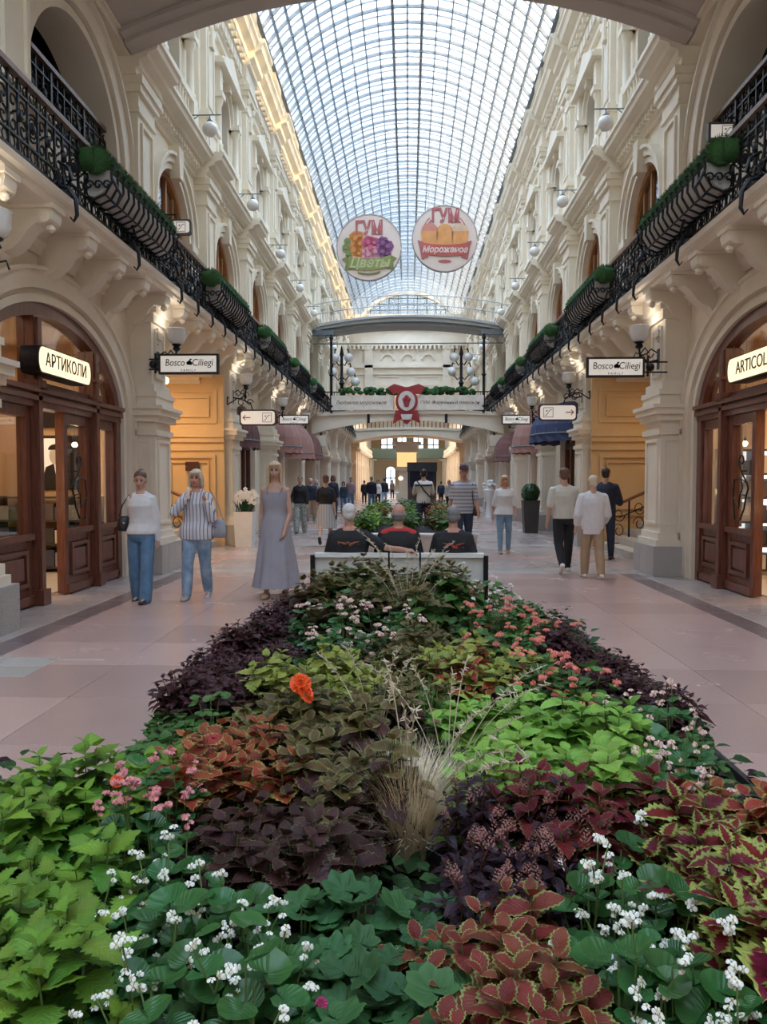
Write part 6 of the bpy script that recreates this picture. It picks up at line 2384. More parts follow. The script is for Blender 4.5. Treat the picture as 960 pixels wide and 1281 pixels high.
# name, label, crowns in the photograph [(px, py)], height, spread, leaf size, builder settings
PATCHES = [
    dict(name='green_coleus', label="bright green toothed coleus at the near left corner", px=[(15, 978), (60, 968), (110, 960), (160, 950), (200, 935), (18, 1010), (-40, 1000), (-50, 1060), (-45, 1130), (95, 985), (45, 1060), (120, 1050), (10, 1120), (70, 1130), (25, 1200), (150, 975), (205, 945), (85, 1195)],
         h=.43, r=.17, size=.118, kind='coleus', geo='ovate', mat='nettle', tipmat='nettle_tip', single=True, nst=5, tiers=5),
    dict(name='white_begonia', label="white flowered begonias at the near left", px=[(215, 1085), (290, 1110), (160, 1120), (225, 1160), (320, 1180), (150, 1200), (240, 1230), (310, 1245), (175, 1262)],
         h=.36, r=.17, size=.105, kind='dome', geo='round', mat='begonia', single=True, n=32, fl='begonia', fcol='white', nfl=6, fsize=.0125, cluster=4, frise=.06),
    dict(name='lobed_pelargonium', label="low scalloped green pelargoniums at the near middle", px=[(380, 1120), (450, 1115), (520, 1130), (400, 1180), (470, 1180), (370, 1230), (440, 1240), (520, 1215), (500, 1268), (410, 1270), (560, 1275)],
         h=.27, r=.17, size=.110, kind='dome', geo='lobed', mat='pelargonium', single=True, n=22, tilt=32),
    dict(name='rust_coleus', label="rust red lime edged coleus at the near middle", px=[(540, 1150), (650, 1135), (610, 1185), (690, 1175), (630, 1240), (680, 1225), (590, 1262), (660, 1272), (720, 1262)],
         h=.36, r=.14, size=.108, kind='coleus', geo='wide', mat='rust', single=True, nst=5, tiers=4),
    dict(name='white_begonia', label="white flowered begonias at the near right", px=[(770, 1070), (830, 1060), (740, 1115), (810, 1120), (870, 1130), (760, 1175), (840, 1180), (900, 1190), (780, 1235), (850, 1245), (920, 1255), (960, 1240)],
         h=.36, r=.17, size=.100, kind='dome', geo='round', mat='begonia', single=True, n=32, fl='begonia', fcol='white', nfl=6, fsize=.0125, cluster=4, frise=.06),
    dict(name='maroon_coleus', label="maroon coleus with broad lime margins at the near right", px=[(870, 1015), (930, 1010), (905, 1050), (965, 1070), (1020, 1060), (1030, 1110), (860, 1045), (940, 1100), (985, 1130), (950, 1165)],
         h=.44, r=.15, size=.150, kind='coleus', geo='ovate', mat='maroon', single=True, nst=5, tiers=4),
    dict(name='plum_basil', label="dark plum basil right of the dry grass tuft", px=[(598, 1000), (645, 990), (690, 1010), (600, 1048), (625, 1055), (680, 1060), (605, 1100), (655, 1095), (710, 1040)],
         h=.38, r=.15, size=.06, kind='coleus', geo='lance', mat='plum', single=False, nst=10, tiers=7, fl='spike', fcol='spike', nfl=6, fsize=.026, cluster=2, frise=.03, stem=STEMR),
    dict(name='bronze_coleus', label="dark bronze coleus left of the dry grass tuft", px=[(255, 1000), (315, 985), (375, 985), (430, 995), (285, 1030), (345, 1035), (400, 1035), (240, 965)],
         h=.36, r=.16, size=.120, kind='coleus', geo='ovate', mat='bronze', single=True, nst=6, tiers=4),
    dict(name='orange_coleus', label="orange red coleus left of the bed's middle", px=[(245, 925), (300, 925), (270, 900), (330, 900), (360, 935), (225, 950)],
         h=.44, r=.17, size=.125, kind='coleus', geo='ovate', mat='orange', single=True, nst=6, tiers=4),
    dict(name='tall_bronze_coleus', label="tall bronze coleus in the bed's centre", px=[(400, 895), (450, 905), (490, 900), (430, 945), (480, 945), (385, 925), (500, 870)],
         h=.46, r=.17, size=.12, kind='coleus', geo='wide', mat='bronze', tipmat='olive', single=True, nst=6, tiers=5),
    dict(name='olive_coleus', label="olive bronze coleus beside the orange marigold", px=[(340, 868), (395, 865), (440, 868), (480, 858)],
         h=.46, r=.19, size=.12, kind='coleus', geo='ovate', mat='olive', single=False, nst=7, tiers=4),
    dict(name='lime_coleus', label="vivid lime green coleus on the right", px=[(600, 865), (660, 870), (720, 885), (770, 900), (640, 905), (700, 925), (765, 935), (620, 940), (680, 960), (750, 968), (800, 950), (575, 870)],
         h=.46, r=.19, size=.13, kind='coleus', geo='wide', mat='lime', single=True, nst=7, tiers=4),
    dict(name='burgundy_alternanthera', label="dark burgundy foliage along the bed's left edge", px=[(235, 850), (270, 830), (310, 815), (255, 805), (295, 790), (330, 780), (285, 860), (345, 800), (315, 850), (340, 760), (365, 745)],
         h=.34, r=.21, size=.085, kind='coleus', geo='lance', mat='burgundy', single=False, nst=20, tiers=6, stem=STEMR),
    dict(name='burgundy_alternanthera', label="dark burgundy foliage along the bed's right edge", px=[(700, 795), (735, 800), (770, 820), (800, 845), (830, 865), (715, 820), (755, 845), (790, 870), (690, 775)],
         h=.36, r=.21, size=.085, kind='coleus', geo='lance', mat='burgundy', single=False, nst=20, tiers=6, stem=STEMR),
    dict(name='yellow_coleus', label="yellow green coleus behind the orange marigold", px=[(345, 835), (390, 832), (430, 838), (470, 840), (415, 820), (455, 822)],
         h=.44, r=.2, size=.12, kind='coleus', geo='ovate', mat='yellow', single=False, nst=7, tiers=4),
    dict(name='pink_begonia', label="blush begonias in the bed's far left half", px=[(395, 765), (430, 772), (465, 765), (500, 772), (410, 790), (450, 795), (490, 795)],
         h=.40, r=.22, size=.10, kind='dome', geo='round', mat='begonia', single=False, n=46, fl='begonia', fcol='blush', nfl=7, fsize=.022, cluster=4, frise=.06),
    dict(name='coral_begonia', label="coral begonias in the bed's far right half", px=[(590, 762), (625, 765), (660, 770), (690, 775), (605, 790), (650, 795), (575, 745)],
         h=.40, r=.22, size=.10, kind='dome', geo='round', mat='mid', single=False, n=46, fl='begonia', fcol='coral', nfl=6, fsize=.024, cluster=4, frise=.05),
    dict(name='red_edged_coleus', label="orange coleus between coral begonias and lime coleus", px=[(555, 800), (590, 808), (625, 812), (660, 818), (575, 825), (615, 832), (540, 815)],
         h=.42, r=.2, size=.12, kind='coleus', geo='ovate', mat='orange', tipmat='yellow', single=False, nst=7, tiers=4),
    dict(name='coral_begonia', label="coral begonias just behind the lime coleus", px=[(680, 835), (710, 838), (735, 845), (650, 838), (760, 872)],
         h=.42, r=.17, size=.10, kind='dome', geo='round', mat='mid', single=False, n=36, fl='begonia', fcol='coral', nfl=4, fsize=.022, cluster=4, frise=.06),
    dict(name='pink_begonia', label="sparsely flowered begonias right of the lime coleus", px=[(800, 895), (835, 905), (850, 935), (815, 930), (840, 965), (800, 975), (870, 960)],
         h=.40, r=.17, size=.10, kind='dome', geo='round', mat='begonia', single=False, n=36, fl='begonia', fcol='blush', nfl=5, fsize=.016, cluster=3, frise=.07),
    dict(name='dark_coleus', label="dark olive coleus in front of the bench's left end", px=[(400, 722), (435, 715), (470, 712), (420, 738), (460, 735), (495, 728)],
         h=.58, r=.27, size=.15, kind='coleus', geo='ovate', mat='bronze', tipmat='olive', single=False, nst=10, tiers=6),
    dict(name='green_coleus', label="mixed green coleus in front of the bench's middle", px=[(450, 706), (500, 703), (540, 708), (520, 722), (420, 708), (475, 715), (560, 712)],
         h=.68, r=.28, size=.15, kind='coleus', geo='ovate', mat='mid', tipmat='olive', single=False, nst=11, tiers=6),
    dict(name='white_impatiens', label="small white flowers at the bed's far right corner", px=[(575, 725), (605, 730), (630, 742), (590, 742), (560, 722)],
         h=.46, r=.22, size=.09, kind='dome', geo='round', mat='mid', single=False, n=46, fl='begonia', fcol='white', nfl=9, fsize=.016, cluster=3, frise=.05),
    dict(name='crimson_coleus', label="crimson coleus strip in front of the lime coleus", px=[(665, 985), (710, 990), (755, 990), (800, 990), (740, 1020), (785, 1015), (640, 975), (835, 1000)],
         h=.42, r=.15, size=.115, kind='coleus', geo='ovate', mat='crimson', single=True, nst=6, tiers=4),
    dict(name='orange_coleus', label="orange brown coleus at the right kerb corner", px=[(845, 978), (885, 980), (915, 990), (950, 1000), (985, 1015), (1030, 1020)],
         h=.42, r=.15, size=.12, kind='coleus', geo='wide', mat='orange', single=True, nst=6, tiers=4),
    dict(name='pink_begonia', label="pink begonias beside the bright green coleus", px=[(185, 985), (165, 1015), (195, 1030), (215, 980)],
         h=.40, r=.13, size=.095, kind='dome', geo='round', mat='begonia', single=True, n=26, fl='begonia', fcol='pink', nfl=5, fsize=.014, cluster=5, frise=.09),
    dict(name='green_begonia', label="leafy green begonias before the left burgundy foliage", px=[(235, 895), (265, 880), (215, 915), (180, 935)],
         h=.32, r=.17, size=.09, kind='dome', geo='round', mat='mid', single=False, n=36),
    dict(name='silver_santolina', label="fine silver green foliage at the near left front", px=[(105, 1165), (115, 1215), (95, 1260), (140, 1250)],
         h=.24, r=.13, size=.035, kind='dome', geo='simple', mat='grey', single=False, n=160),
    dict(name='bronze_fern_coleus', label="small mottled coleus beside the tall grass", px=[(500, 815), (520, 835), (480, 790), (515, 790), (540, 770)],
         h=.44, r=.2, size=.09, kind='coleus', geo='ovate', mat='olive', single=False, nst=9, tiers=4),
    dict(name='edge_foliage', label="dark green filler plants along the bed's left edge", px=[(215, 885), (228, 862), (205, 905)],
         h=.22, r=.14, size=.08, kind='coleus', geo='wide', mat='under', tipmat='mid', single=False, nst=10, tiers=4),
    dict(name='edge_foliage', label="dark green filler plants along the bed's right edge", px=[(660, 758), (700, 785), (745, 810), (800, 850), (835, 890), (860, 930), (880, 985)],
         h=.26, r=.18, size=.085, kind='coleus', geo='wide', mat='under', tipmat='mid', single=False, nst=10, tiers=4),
]
ROWN = {1: [''], 2: ['front ', 'back '], 3: ['front ', 'middle ', 'back '], 4: ['front ', 'second row ', 'third row ', 'back '], 5: ['front ', 'second row ', 'third row ', 'fourth row ', 'back ']}
COLN = {1: [''], 2: ['left', 'right'], 3: ['left', 'middle', 'right'], 4: ['left', 'inner left', 'inner right', 'right']}


def row_labels(pts):
    """front/back, left/right names for plants of one patch"""
    idx = sorted(range(len(pts)), key=lambda i: pts[i].y)
    nr = min(4, max(1, (len(pts) + 2) // 3)) if len(pts) <= 12 else -(-len(pts) // 4)
    per = -(-len(pts) // nr)
    rows = [idx[k * per:(k + 1) * per] for k in range(nr) if idx[k * per:(k + 1) * per]]
    out = {}
    for r_, row in enumerate(rows):
        row = sorted(row, key=lambda i: pts[i].x)
        for c_, i in enumerate(row):
            out[i] = (ROWN[len(rows)][r_] + COLN[len(row)][c_]).strip()
    return out


for P in PATCHES:
    rr = random.Random(sum(map(ord, P['label'])))
    spots = [place(px, py, P['h']) for px, py in P['px']]
    names = row_labels([p for p, _ in spots])
    for k, (pos, h) in enumerate(spots):
        kw = {q: v for q, v in P.items() if q not in ('name', 'label', 'px', 'h', 'r', 'size', 'kind', 'geo', 'mat', 'single')}
        plant(P['name'], '%s plant of the %s' % (names[k], P['label']), P['label'], pos, P['kind'], rr, h * rr.uniform(.80, 1.10), P['r'], P['size'], P['geo'], P['mat'], P['single'], **kw)

# marigolds and other single blooms
for name, lab, px, py, z, col, sz in (('marigold', 'bright orange red marigold bloom in the middle of the bed', 376, 856, .72, 'orange', .045), ('marigold', 'small orange red marigold beside the pink begonia on the left', 147, 977, .60, 'orange', .022),
                                      ('faded_carnation', 'faded salmon ruffled flower at the bed\'s near front edge', 337, 1218, .48, 'salmon', .022), ('pink_blossom', 'small magenta flower at the bed\'s near front edge', 402, 1256, .44, 'magenta', .014)):
    p = onz(px, py, z)
    o = thing(name, lab, 'flower', (p.x, p.y, .2))
    MB().tube([(0, .02, 0), (0, .01, (z - .2) * .6), (0, 0, z - .2)], .004, 5).obj('stem', STEM, o)
    for q in range(2 if sz > .04 else 1):
        f = inst('bloom', flower('ruffle', col), o, (.02 * q, -.03 * q, z - .2 - .035 * q), (.9, 0, .2 + q))
        f.scale = (sz,) * 3


# grasses: thin blades nobody could count
def grass(name, lab, px, py, z, mat, n, h, base_r, spread, width, seed, heads=0, headmat=None, arch=.6):
    p = onz(px, py, z)
    o = thing(name, lab, 'grass', (p.x, p.y, .2))
    rr = random.Random(seed)
    b = MB()
    for k in range(n):
        a, q = rr.uniform(0, 2 * PI), base_r * math.sqrt(rr.random())
        x, y = q * math.cos(a), q * math.sin(a)
        a2 = a + rr.gauss(0, .5)
        l_ = h * rr.uniform(.55, 1.1)
        s_ = spread * rr.uniform(.15, 1.0)
        w = width * rr.uniform(.6, 1.2)
        sd = Vector((-math.sin(a2), math.cos(a2), 0)) * w
        pts = []
        for t in (0, .35, .7, 1):
            pts.append(Vector((x + math.cos(a2) * s_ * t ** 2, y + math.sin(a2) * s_ * t ** 2, l_ * (t - arch * .35 * t ** 3 * s_ / spread))))
        vs = []
        for i, c in enumerate(pts[:-1]):
            ww = sd * (1 - .25 * i)
            vs += [c - ww, c + ww]
        vs.append(pts[-1])
        b.add(vs, [(0, 1, 3, 2), (2, 3, 5, 4), (4, 5, 6)])
    tag(b.obj('blades', mat, o, None, False), kind='stuff')
    for k in range(heads):
        a = rr.uniform(0, 2 * PI)
        l_, s_ = h * rr.uniform(1.25, 2.0), spread * rr.uniform(.5, 1.7)
        pts = [Vector((math.cos(a) * s_ * t ** 1.7, math.sin(a) * s_ * t ** 1.7, l_ * (t - .18 * t ** 4))) for t in [i / 8 for i in range(9)]]
        b = MB()
        b.tube(pts, [.0022] * 6 + [.0018] * 3, 4, cap=False)
        for i in range(26):
            t = .72 + .28 * i / 26
            c = Vector((math.cos(a) * s_ * t ** 1.7, math.sin(a) * s_ * t ** 1.7, l_ * (t - .18 * t ** 4)))
            d = Vector((rr.gauss(0, 1), rr.gauss(0, 1), rr.gauss(.3, 1))).normalized() * .022
            e = d.orthogonal().normalized() * .0028
            b.add([c - e, c + e, c + d + e * .4, c + d - e * .4], [(0, 1, 2, 3)])
        b.obj('seed_stalk', headmat or mat, o, None, False)
    return o


TAN = M('dry_grass', (.95, .78, .58), .8, .12, 15)
STRAW = M('pale_straw', (.55, .46, .34), .8, .2, 15)
GG = M('blue_green_grass', (.11, .20, .09), .6, .3, 15)
GG2 = M('fresh_green_grass', (.06, .20, .03), .6, .3, 15)
grass('dry_grass_clump', 'dense tan dry grass tuft near the middle of the bed', 512, 1070, .26, TAN, 1700, .47, .05, .30, .0018, 1, 6, STRAW)
grass('feather_grass', 'tall pale grass with arching seed heads between lime coleus and dry tuft', 560, 985, .35, STRAW, 60, .42, .05, .25, .0016, 2, 9, STRAW)
grass('feather_grass', 'straggling pale grass stalks before the tall bronze coleus', 470, 935, .40, GG, 40, .45, .04, .22, .003, 3, 5, STRAW)
grass('green_grass', 'fresh green grass blades left of the lime coleus', 535, 895, .42, GG2, 140, .44, .08, .14, .004, 4)
grass('feather_grass', 'pale feathery grass in the middle of the bed\'s far half', 510, 760, .55, STRAW, 420, .62, .16, .32, .0026, 5, 14, STRAW)
grass('blue_grass', 'blue green grass blades on the middle line of the bed', 510, 850, .42, GG, 160, .46, .12, .22, .004, 6)
grass('feather_grass', 'thin tan grass stalks arching over the crimson coleus', 690, 1000, .42, STRAW, 30, .3, .10, .25, .0016, 7, 6, STRAW)

# dark undergrowth that fills the bed between the plants
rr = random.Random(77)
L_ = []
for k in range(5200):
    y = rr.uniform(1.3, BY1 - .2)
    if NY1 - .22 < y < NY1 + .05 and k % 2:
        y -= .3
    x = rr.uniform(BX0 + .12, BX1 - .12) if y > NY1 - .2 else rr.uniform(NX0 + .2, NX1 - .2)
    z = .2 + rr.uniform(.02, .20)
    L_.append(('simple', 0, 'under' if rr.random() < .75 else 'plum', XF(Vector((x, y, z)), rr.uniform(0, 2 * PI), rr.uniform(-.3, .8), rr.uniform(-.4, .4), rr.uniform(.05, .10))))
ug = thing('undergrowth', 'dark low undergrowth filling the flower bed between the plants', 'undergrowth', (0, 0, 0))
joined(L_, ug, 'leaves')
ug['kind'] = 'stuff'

# ------------------------------------------------------------------ second bed, white edged, behind the bench
bed2 = thing('flower_bed', 'second flower bed with white edge beyond the bench', 'flower bed', (0, 0, 0))
b = MB()
for (x0, x1, y0, y1) in ((-1.45, 1.45, 16.2, 16.5), (-1.45, -1.35, 16.5, 25.0), (1.35, 1.45, 16.5, 25.0)):
    b.box(x0, x1, y0, y1, 0, .40)
b.box(-1.5, 1.5, 16.1, 16.55, .40, .45)
b.obj('white_edge', BENCHW, bed2)
MB().box(-1.35, 1.35, 16.5, 25.0, 0, .36).obj('soil', SOIL, bed2)
rr = random.Random(31)
for k in range(30):
    x, y = (-.85, 0, .85)[k % 3] + rr.uniform(-.15, .15), 17.0 + .82 * (k // 3)
    m_ = ['nettle', 'mid', 'lime', 'olive', 'mid', 'orange'][rr.randrange(6)] if y < 22 else ['mid', 'olive', 'grey'][rr.randrange(3)]
    cn = {'nettle': 'green', 'mid': 'dark green', 'lime': 'lime green', 'olive': 'olive brown', 'orange': 'orange red', 'grey': 'silvery'}[m_]
    plant('bedding_plant', '%s leafy plant, %s in the %s row of the second flower bed' % (cn, ('left', 'middle', 'right')[k % 3], ORDN[k // 3]), 'plants of the second bed', (x, y, .36), 'coleus', rr, .45 + .06 * rr.random() + .06 * (y - 17) / 3, .36, .17, 'ovate', m_, False, nst=9, tiers=4)
# ------------------------------------------------------------------ people
SK1 = M('skin_light', (.56, .34, .26), .5, .06, 12)
SK2 = M('skin_tan', (.46, .25, .18), .5, .06, 12)
SK3 = M('skin_ruddy', (.54, .28, .21), .5, .08, 12)
LIP = M('lips', (.36, .11, .10), .45)
EYE = M('eye_dark', (.03, .022, .02), .3)
H_BLOND = M('hair_blond', (.58, .44, .27), .5, .2, 30, stretch=(8, 8, .6))
H_PALE = M('hair_pale_blond', (.64, .56, .42), .5, .15, 30, stretch=(8, 8, .6))
H_BROWN = M('hair_brown', (.13, .065, .04), .5, .25, 30, stretch=(8, 8, .6))
H_DARK = M('hair_dark', (.025, .018, .015), .5, .25, 30, stretch=(8, 8, .6))
H_GREY = M('hair_grey', (.36, .36, .36), .6, .25, 30, stretch=(8, 8, .6))
H_WHITE = M('hair_white', (.62, .61, .60), .6, .15, 30, stretch=(8, 8, .6))
H_SALT = M('hair_salt_pepper', (.22, .22, .225), .6, .35, 30, stretch=(8, 8, .6))
C_WHITE = M('cloth_white', (.72, .72, .74), .85, .05, 14, .1, 60)
C_CREAM = M('cloth_cream', (.62, .60, .53), .85, .05, 14, .1, 60)
C_BLACK = M('cloth_black', (.014, .014, .017), .85, .2, 14, .1, 60)
C_NAVY = M('cloth_navy', (.02, .026, .05), .85, .2, 14, .1, 60)
C_JEAN = M('denim_blue', (.10, .20, .34), .85, .2, 9, .15, 80)
C_JEANL = M('denim_light', (.22, .36, .52), .85, .18, 9, .15, 80)
C_JEANR = M('denim_ripped', (.30, .40, .52), .85, .25, 7, .15, 80, var2=(.12, .20, .33))
C_JEAND = M('denim_dark', (.025, .04, .085), .85, .25, 9, .15, 80)
C_BEIGE = M('cloth_beige', (.40, .29, .19), .85, .08, 9, .1, 60)
C_GREYD = M('dress_lavender_grey', (.34, .34, .40), .8, .07, 6, .15, 40)
C_STRV = stripes('blouse_striped', (.68, .68, .72), (.17, .18, .30), 0, 22, .74)
C_STRH = stripes('polo_striped', (.26, .29, .38), (.52, .53, .56), 2, 13, .55)
C_PLEAT = stripes('skirt_striped', (.30, .30, .32), (.52, .52, .54), 0, 26, .5)
C_PATT = M('print_trousers', (.50, .54, .52), .85, .3, 22, var2=(.10, .13, .14))
C_RED = M('cloth_red', (.45, .03, .03), .8, .1, 14)
C_TEAL = M('cloth_teal', (.03, .07, .10), .85, .2, 14)
C_GREY = M('cloth_grey', (.20, .20, .22), .85, .1, 14)
C_MAUVE = M('cloth_mauve', (.30, .22, .24), .85, .1, 14)
S_WHITE = M('shoe_white', (.70, .69, .67), .5, .06, 9)
S_BLACK = M('shoe_black', (.02, .02, .02), .45, .1, 9)
S_TAN = M('shoe_tan', (.45, .28, .18), .5, .1, 9)
S_BLUE = M('shoe_pale_blue', (.42, .47, .52), .6, .1, 9)
B_BLACK = M('leather_black', (.018, .017, .018), .4, .1, 9)
B_GREY = M('leather_grey', (.33, .34, .40), .5, .12, 9)
CAPM = M('cap_purple', (.045, .03, .06), .8, .1, 9)


def vec(s, o, inn=0.0):
    """limb direction: s forward swing, o outward, in degrees (person faces -y)"""
    s, o = math.radians(s), math.radians(o)
    return Vector((math.sin(o), -math.sin(s) * math.cos(o), -math.cos(s) * math.cos(o)))


def person(label, foot, top, kind='f', rz=0.0, legs=((12, 5), (-14, 18)), arms=None, shirt=None, bottom=None, hair=('short', H_BROWN), skin=SK1, shoe=S_BLACK,
           face=True, voxel=.011, seat=None, Y=None, head=(0, 0), H=None, group=None, wide=1.0, pos=None):
    """foot: pixel of the feet on the floor, top: pixel row of the crown; both give place and height"""
    g = Vector(pos) if pos else onz(foot[0], foot[1], 0)
    if H is None:
        H = at(foot[0], top, g.y).z
    o = thing('person', label, 'person', (g.x, g.y, 0), rz, group)
    fem = kind == 'f'
    h = H
    wx = wide
    if fem:
        TR = [(.465, .080, .058), (.50, .098, .070), (.545, .100, .072), (.60, .078, .056), (.64, .074, .055), (.69, .083, .062), (.735, .090, .074), (.775, .086, .058), (.800, .064, .045), (.822, .042, .036), (.84, .031, .033)]
        sw, ua, fa = .083, .165, .145
        RU, RF, RT, RS = (.026, .021), (.021, .014), (.052, .034), (.032, .020)
    else:
        TR = [(.465, .080, .060), (.50, .092, .068), (.545, .094, .072), (.60, .090, .070), (.64, .088, .068), (.69, .096, .072), (.735, .104, .076), (.775, .104, .064), (.800, .080, .050), (.822, .052, .040), (.84, .036, .037)]
        sw, ua, fa = .103, .17, .15
        RU, RF, RT, RS = (.030, .025), (.025, .017), (.052, .038), (.036, .022)
    TR = [(z, a * wx, b_ * wx) for z, a, b_ in TR]
    hips, knees, ankles = [], [], []
    for sx, (sg, kb) in zip((-1, 1), legs):
        hp = Vector((sx * .050, 0, 0))
        kn = hp + vec(sg, 2 * sx) * .235
        an = kn + vec(sg - kb, 0) * .235
        hips.append(hp); knees.append(kn); ankles.append(an)
    hz = (-min(a.z for a in ankles) + .042) if seat is None else seat / h
    lift = Vector((0, 0, hz))
    hips, knees, ankles = [[v + lift for v in l] for l in (hips, knees, ankles)]
    dz = hz - .51
    arms = arms or ((vec(-12, -8), vec(0, -4)), (vec(14, 8), vec(30, 4)))
    sh, el, wr = [], [], []
    for sx, (u, f) in zip((-1, 1), arms):
        s_ = Vector((sx * sw, .004, .782 + dz))
        e_ = s_ + u.normalized() * ua
        sh.append(s_); el.append(e_); wr.append(e_ + f.normalized() * fa)
    S = lambda v: Vector(v) * h
    hc = Vector((0, 0, .93 + dz))
    HM = Matrix.Rotation(math.radians(head[0]), 3, 'Z') @ Matrix.Rotation(math.radians(head[1]), 3, 'X')

    def hd(x, y, z):                                    # point of the head
        return S(hc + HM @ Vector((x, y, z - .93)) + Vector((0, -.006, 0)))

    # body: one continuous skin
    b = MB()
    b.rings([(0, 0, (z + dz) * h, a * h * .94, d * h * .94) for z, a, d in TR], 18)
    b.capsule(S((0, .006, .82 + dz)), hd(0, .008, .905), .032 * h, .031 * h)
    b.ball(hd(0, .004, .948), (.044 * h, .054 * h, .051 * h), 18, 12, HM)
    b.ball(hd(0, -.016, .902), (.034 * h, .034 * h, .034 * h), 14, 10, HM)
    b.ball(hd(0, -.030, .882), (.016 * h, .018 * h, .014 * h), 10, 8, HM)
    b.capsule(hd(0, -.052, .934), hd(0, -.064, .914), .006 * h, .009 * h, 8)
    for sx in (-1, 1):
        b.ball(hd(sx * .045, .006, .925), (.007 * h, .013 * h, .019 * h), 8, 6, HM)
        b.ball(hd(sx * .02, -.040, .915), (.014 * h, .012 * h, .014 * h), 8, 6, HM)
    for i in (0, 1):
        sx = (-1, 1)[i]
        b.ball(S(sh[i]), .034 * h if not fem else .029 * h, 10, 8)
        b.capsule(S((sx * .018, .008, .842 + dz)), S(sh[i] + Vector((-sx * .012, 0, .006))), .018 * h, .026 * h)
        b.capsule(S(sh[i]), S(el[i]), RU[0] * h, RU[1] * h)
        b.capsule(S(el[i]), S(wr[i]), RF[0] * h, RF[1] * h)
        fd = (wr[i] - el[i]).normalized()
        side_ = fd.cross(Vector((0, 1, 0)))
        side_ = side_.normalized() if side_.length > .2 else Vector((1, 0, 0))
        pw = fd.cross(side_).normalized()               # across the palm
        pc = wr[i] + fd * .026
        b.capsule(S(wr[i]), S(pc + fd * .008), .014 * h, .017 * h)
        cu = -side_ if sx > 0 else side_
        for q, ln in ((-1.5, .036), (-.5, .044), (.5, .041), (1.5, .032)):
            r0 = pc + fd * .012 + pw * q * .0085
            k1 = r0 + fd * ln * .5 + cu * .004
            b.capsule(S(r0), S(k1), .0058 * h, .0055 * h, 6)
            b.capsule(S(k1), S(k1 + (fd * .8 + cu * .6).normalized() * ln * .5), .0055 * h, .0045 * h, 6)
        t0 = wr[i] + fd * .012 - pw * .014
        t1 = t0 + (fd - pw * .9).normalized() * .024
        b.capsule(S(t0), S(t1), .0075 * h, .0065 * h, 6)
        b.capsule(S(t1), S(t1 + fd * .018), .0065 * h, .005 * h, 6)
        b.capsule(S(hips[i]), S(knees[i]), RT[0] * h * wx, RT[1] * h)
        b.capsule(S(knees[i]), S(ankles[i]), RS[0] * h, RS[1] * h)
        b.ball(S(knees[i].lerp(ankles[i], .25) + Vector((0, .012, 0))), .03 * h, 10, 8)
        a_ = math.radians(max(0, -(legs[i][0] - legs[i][1])) if seat is None else 0)
        fdir = Vector((0, -math.cos(a_ * .8), -math.sin(a_ * .8)))
        b.capsule(S(ankles[i] - Vector((0, 0, .018))), S(ankles[i] - Vector((0, 0, .022)) + fdir * .075), .018 * h, .014 * h, 8)
    inst('body', fuse(b, 'body', skin, voxel), o)
    # shoes
    for i in (0, 1):
        a_ = math.radians(max(0, -(legs[i][0] - legs[i][1])) if seat is None else 0) * .8
        Mx = Matrix.Rotation(a_, 3, 'X')
        s = MB()
        an = ankles[i]
        for y, z, rx, rz_ in ((.022, -.024, .024, .022), (-.02, -.022, .026, .024), (-.06, -.028, .030, .017), (-.088, -.030, .026, .013)):
            s.ball(S(an + Mx @ Vector((0, y, z))), (rx * h, .032 * h, rz_ * h), 12, 8)
        s.capsule(S(an + Mx @ Vector((0, .02, -.036))), S(an + Mx @ Vector((0, -.095, -.036))), .019 * h, .019 * h)
        me = fuse(s, 'shoe', shoe, max(voxel, .010))
        if seat is None:
            zc = np.zeros(len(me.vertices) * 3)
            me.vertices.foreach_get('co', zc)
            zc[2::3] = np.maximum(zc[2::3], .004)
            me.vertices.foreach_set('co', zc)
        inst('shoe', me, o)
    # upper garment: dict(mat, sleeve 0..2, hem, loose, neck)
    if shirt:
        lo, s = shirt.get('loose', .010), MB()
        hem = shirt.get('hem', .50)
        rr_ = [(z, a, d) for z, a, d in TR if z > hem + .01 and z < .835]
        w0 = [t for t in TR if t[0] >= hem][0]
        rr_ = [(hem, w0[1] + shirt.get('flare', 0), w0[2] + shirt.get('flare', 0))] + rr_
        s.rings([(0, 0, (z + dz) * h, (a + lo + shirt.get('flare', 0) * max(0, (.70 - z) / .2)) * h, (d + lo * .9) * h) for z, a, d in rr_], 20)
        sl = shirt.get('sleeve', 1)
        for i in (0, 1):
            ln = min(1, sl)
            s.ball(S(sh[i]), ((.031 if fem else .037) + lo * .4) * h, 10, 8)
            sx = (-1, 1)[i]
            s.capsule(S((sx * .030, .008, .826 + dz)), S(sh[i] + Vector((-sx * .012, 0, .006))), (.016 + lo * .5) * h, (.026 + lo * .6) * h)
            s.capsule(S(sh[i]), S(sh[i].lerp(el[i], ln)), (RU[0] + lo * .9) * h, (RU[1] + lo * 1.1) * h)
            if sl > 1:
                s.capsule(S(el[i]), S(el[i].lerp(wr[i], sl - 1)), (RF[0] + lo) * h, (RF[1] + lo * .7) * h)
        so = inst('shirt', fuse(s, 'shirt', shirt['mat'], voxel, 3), o)
        if shirt.get('print'):
            pb = MB()
            rr2 = random.Random(int(g.x * 100))
            yb = .088 * h * wx
            for k in range(9):
                x, z = (-.06 + .015 * k) * h, (.735 + dz + rr2.uniform(-.012, .014)) * h
                pb.ball((x, yb * (1 - .18 * abs(k - 4) / 4) - .004, z), (.012 * h, .006 * h, rr2.uniform(.006, .013) * h), 8, 5)
            for sx in (-1, 1):
                pb.capsule((sx * .02 * h, yb - .003, (.74 + dz) * h), (sx * .07 * h, yb * .84, (.752 + dz) * h), .006 * h, .003 * h, 6)
            inst('back_print', pb.mesh('back_print', shirt['print'], 60), so)
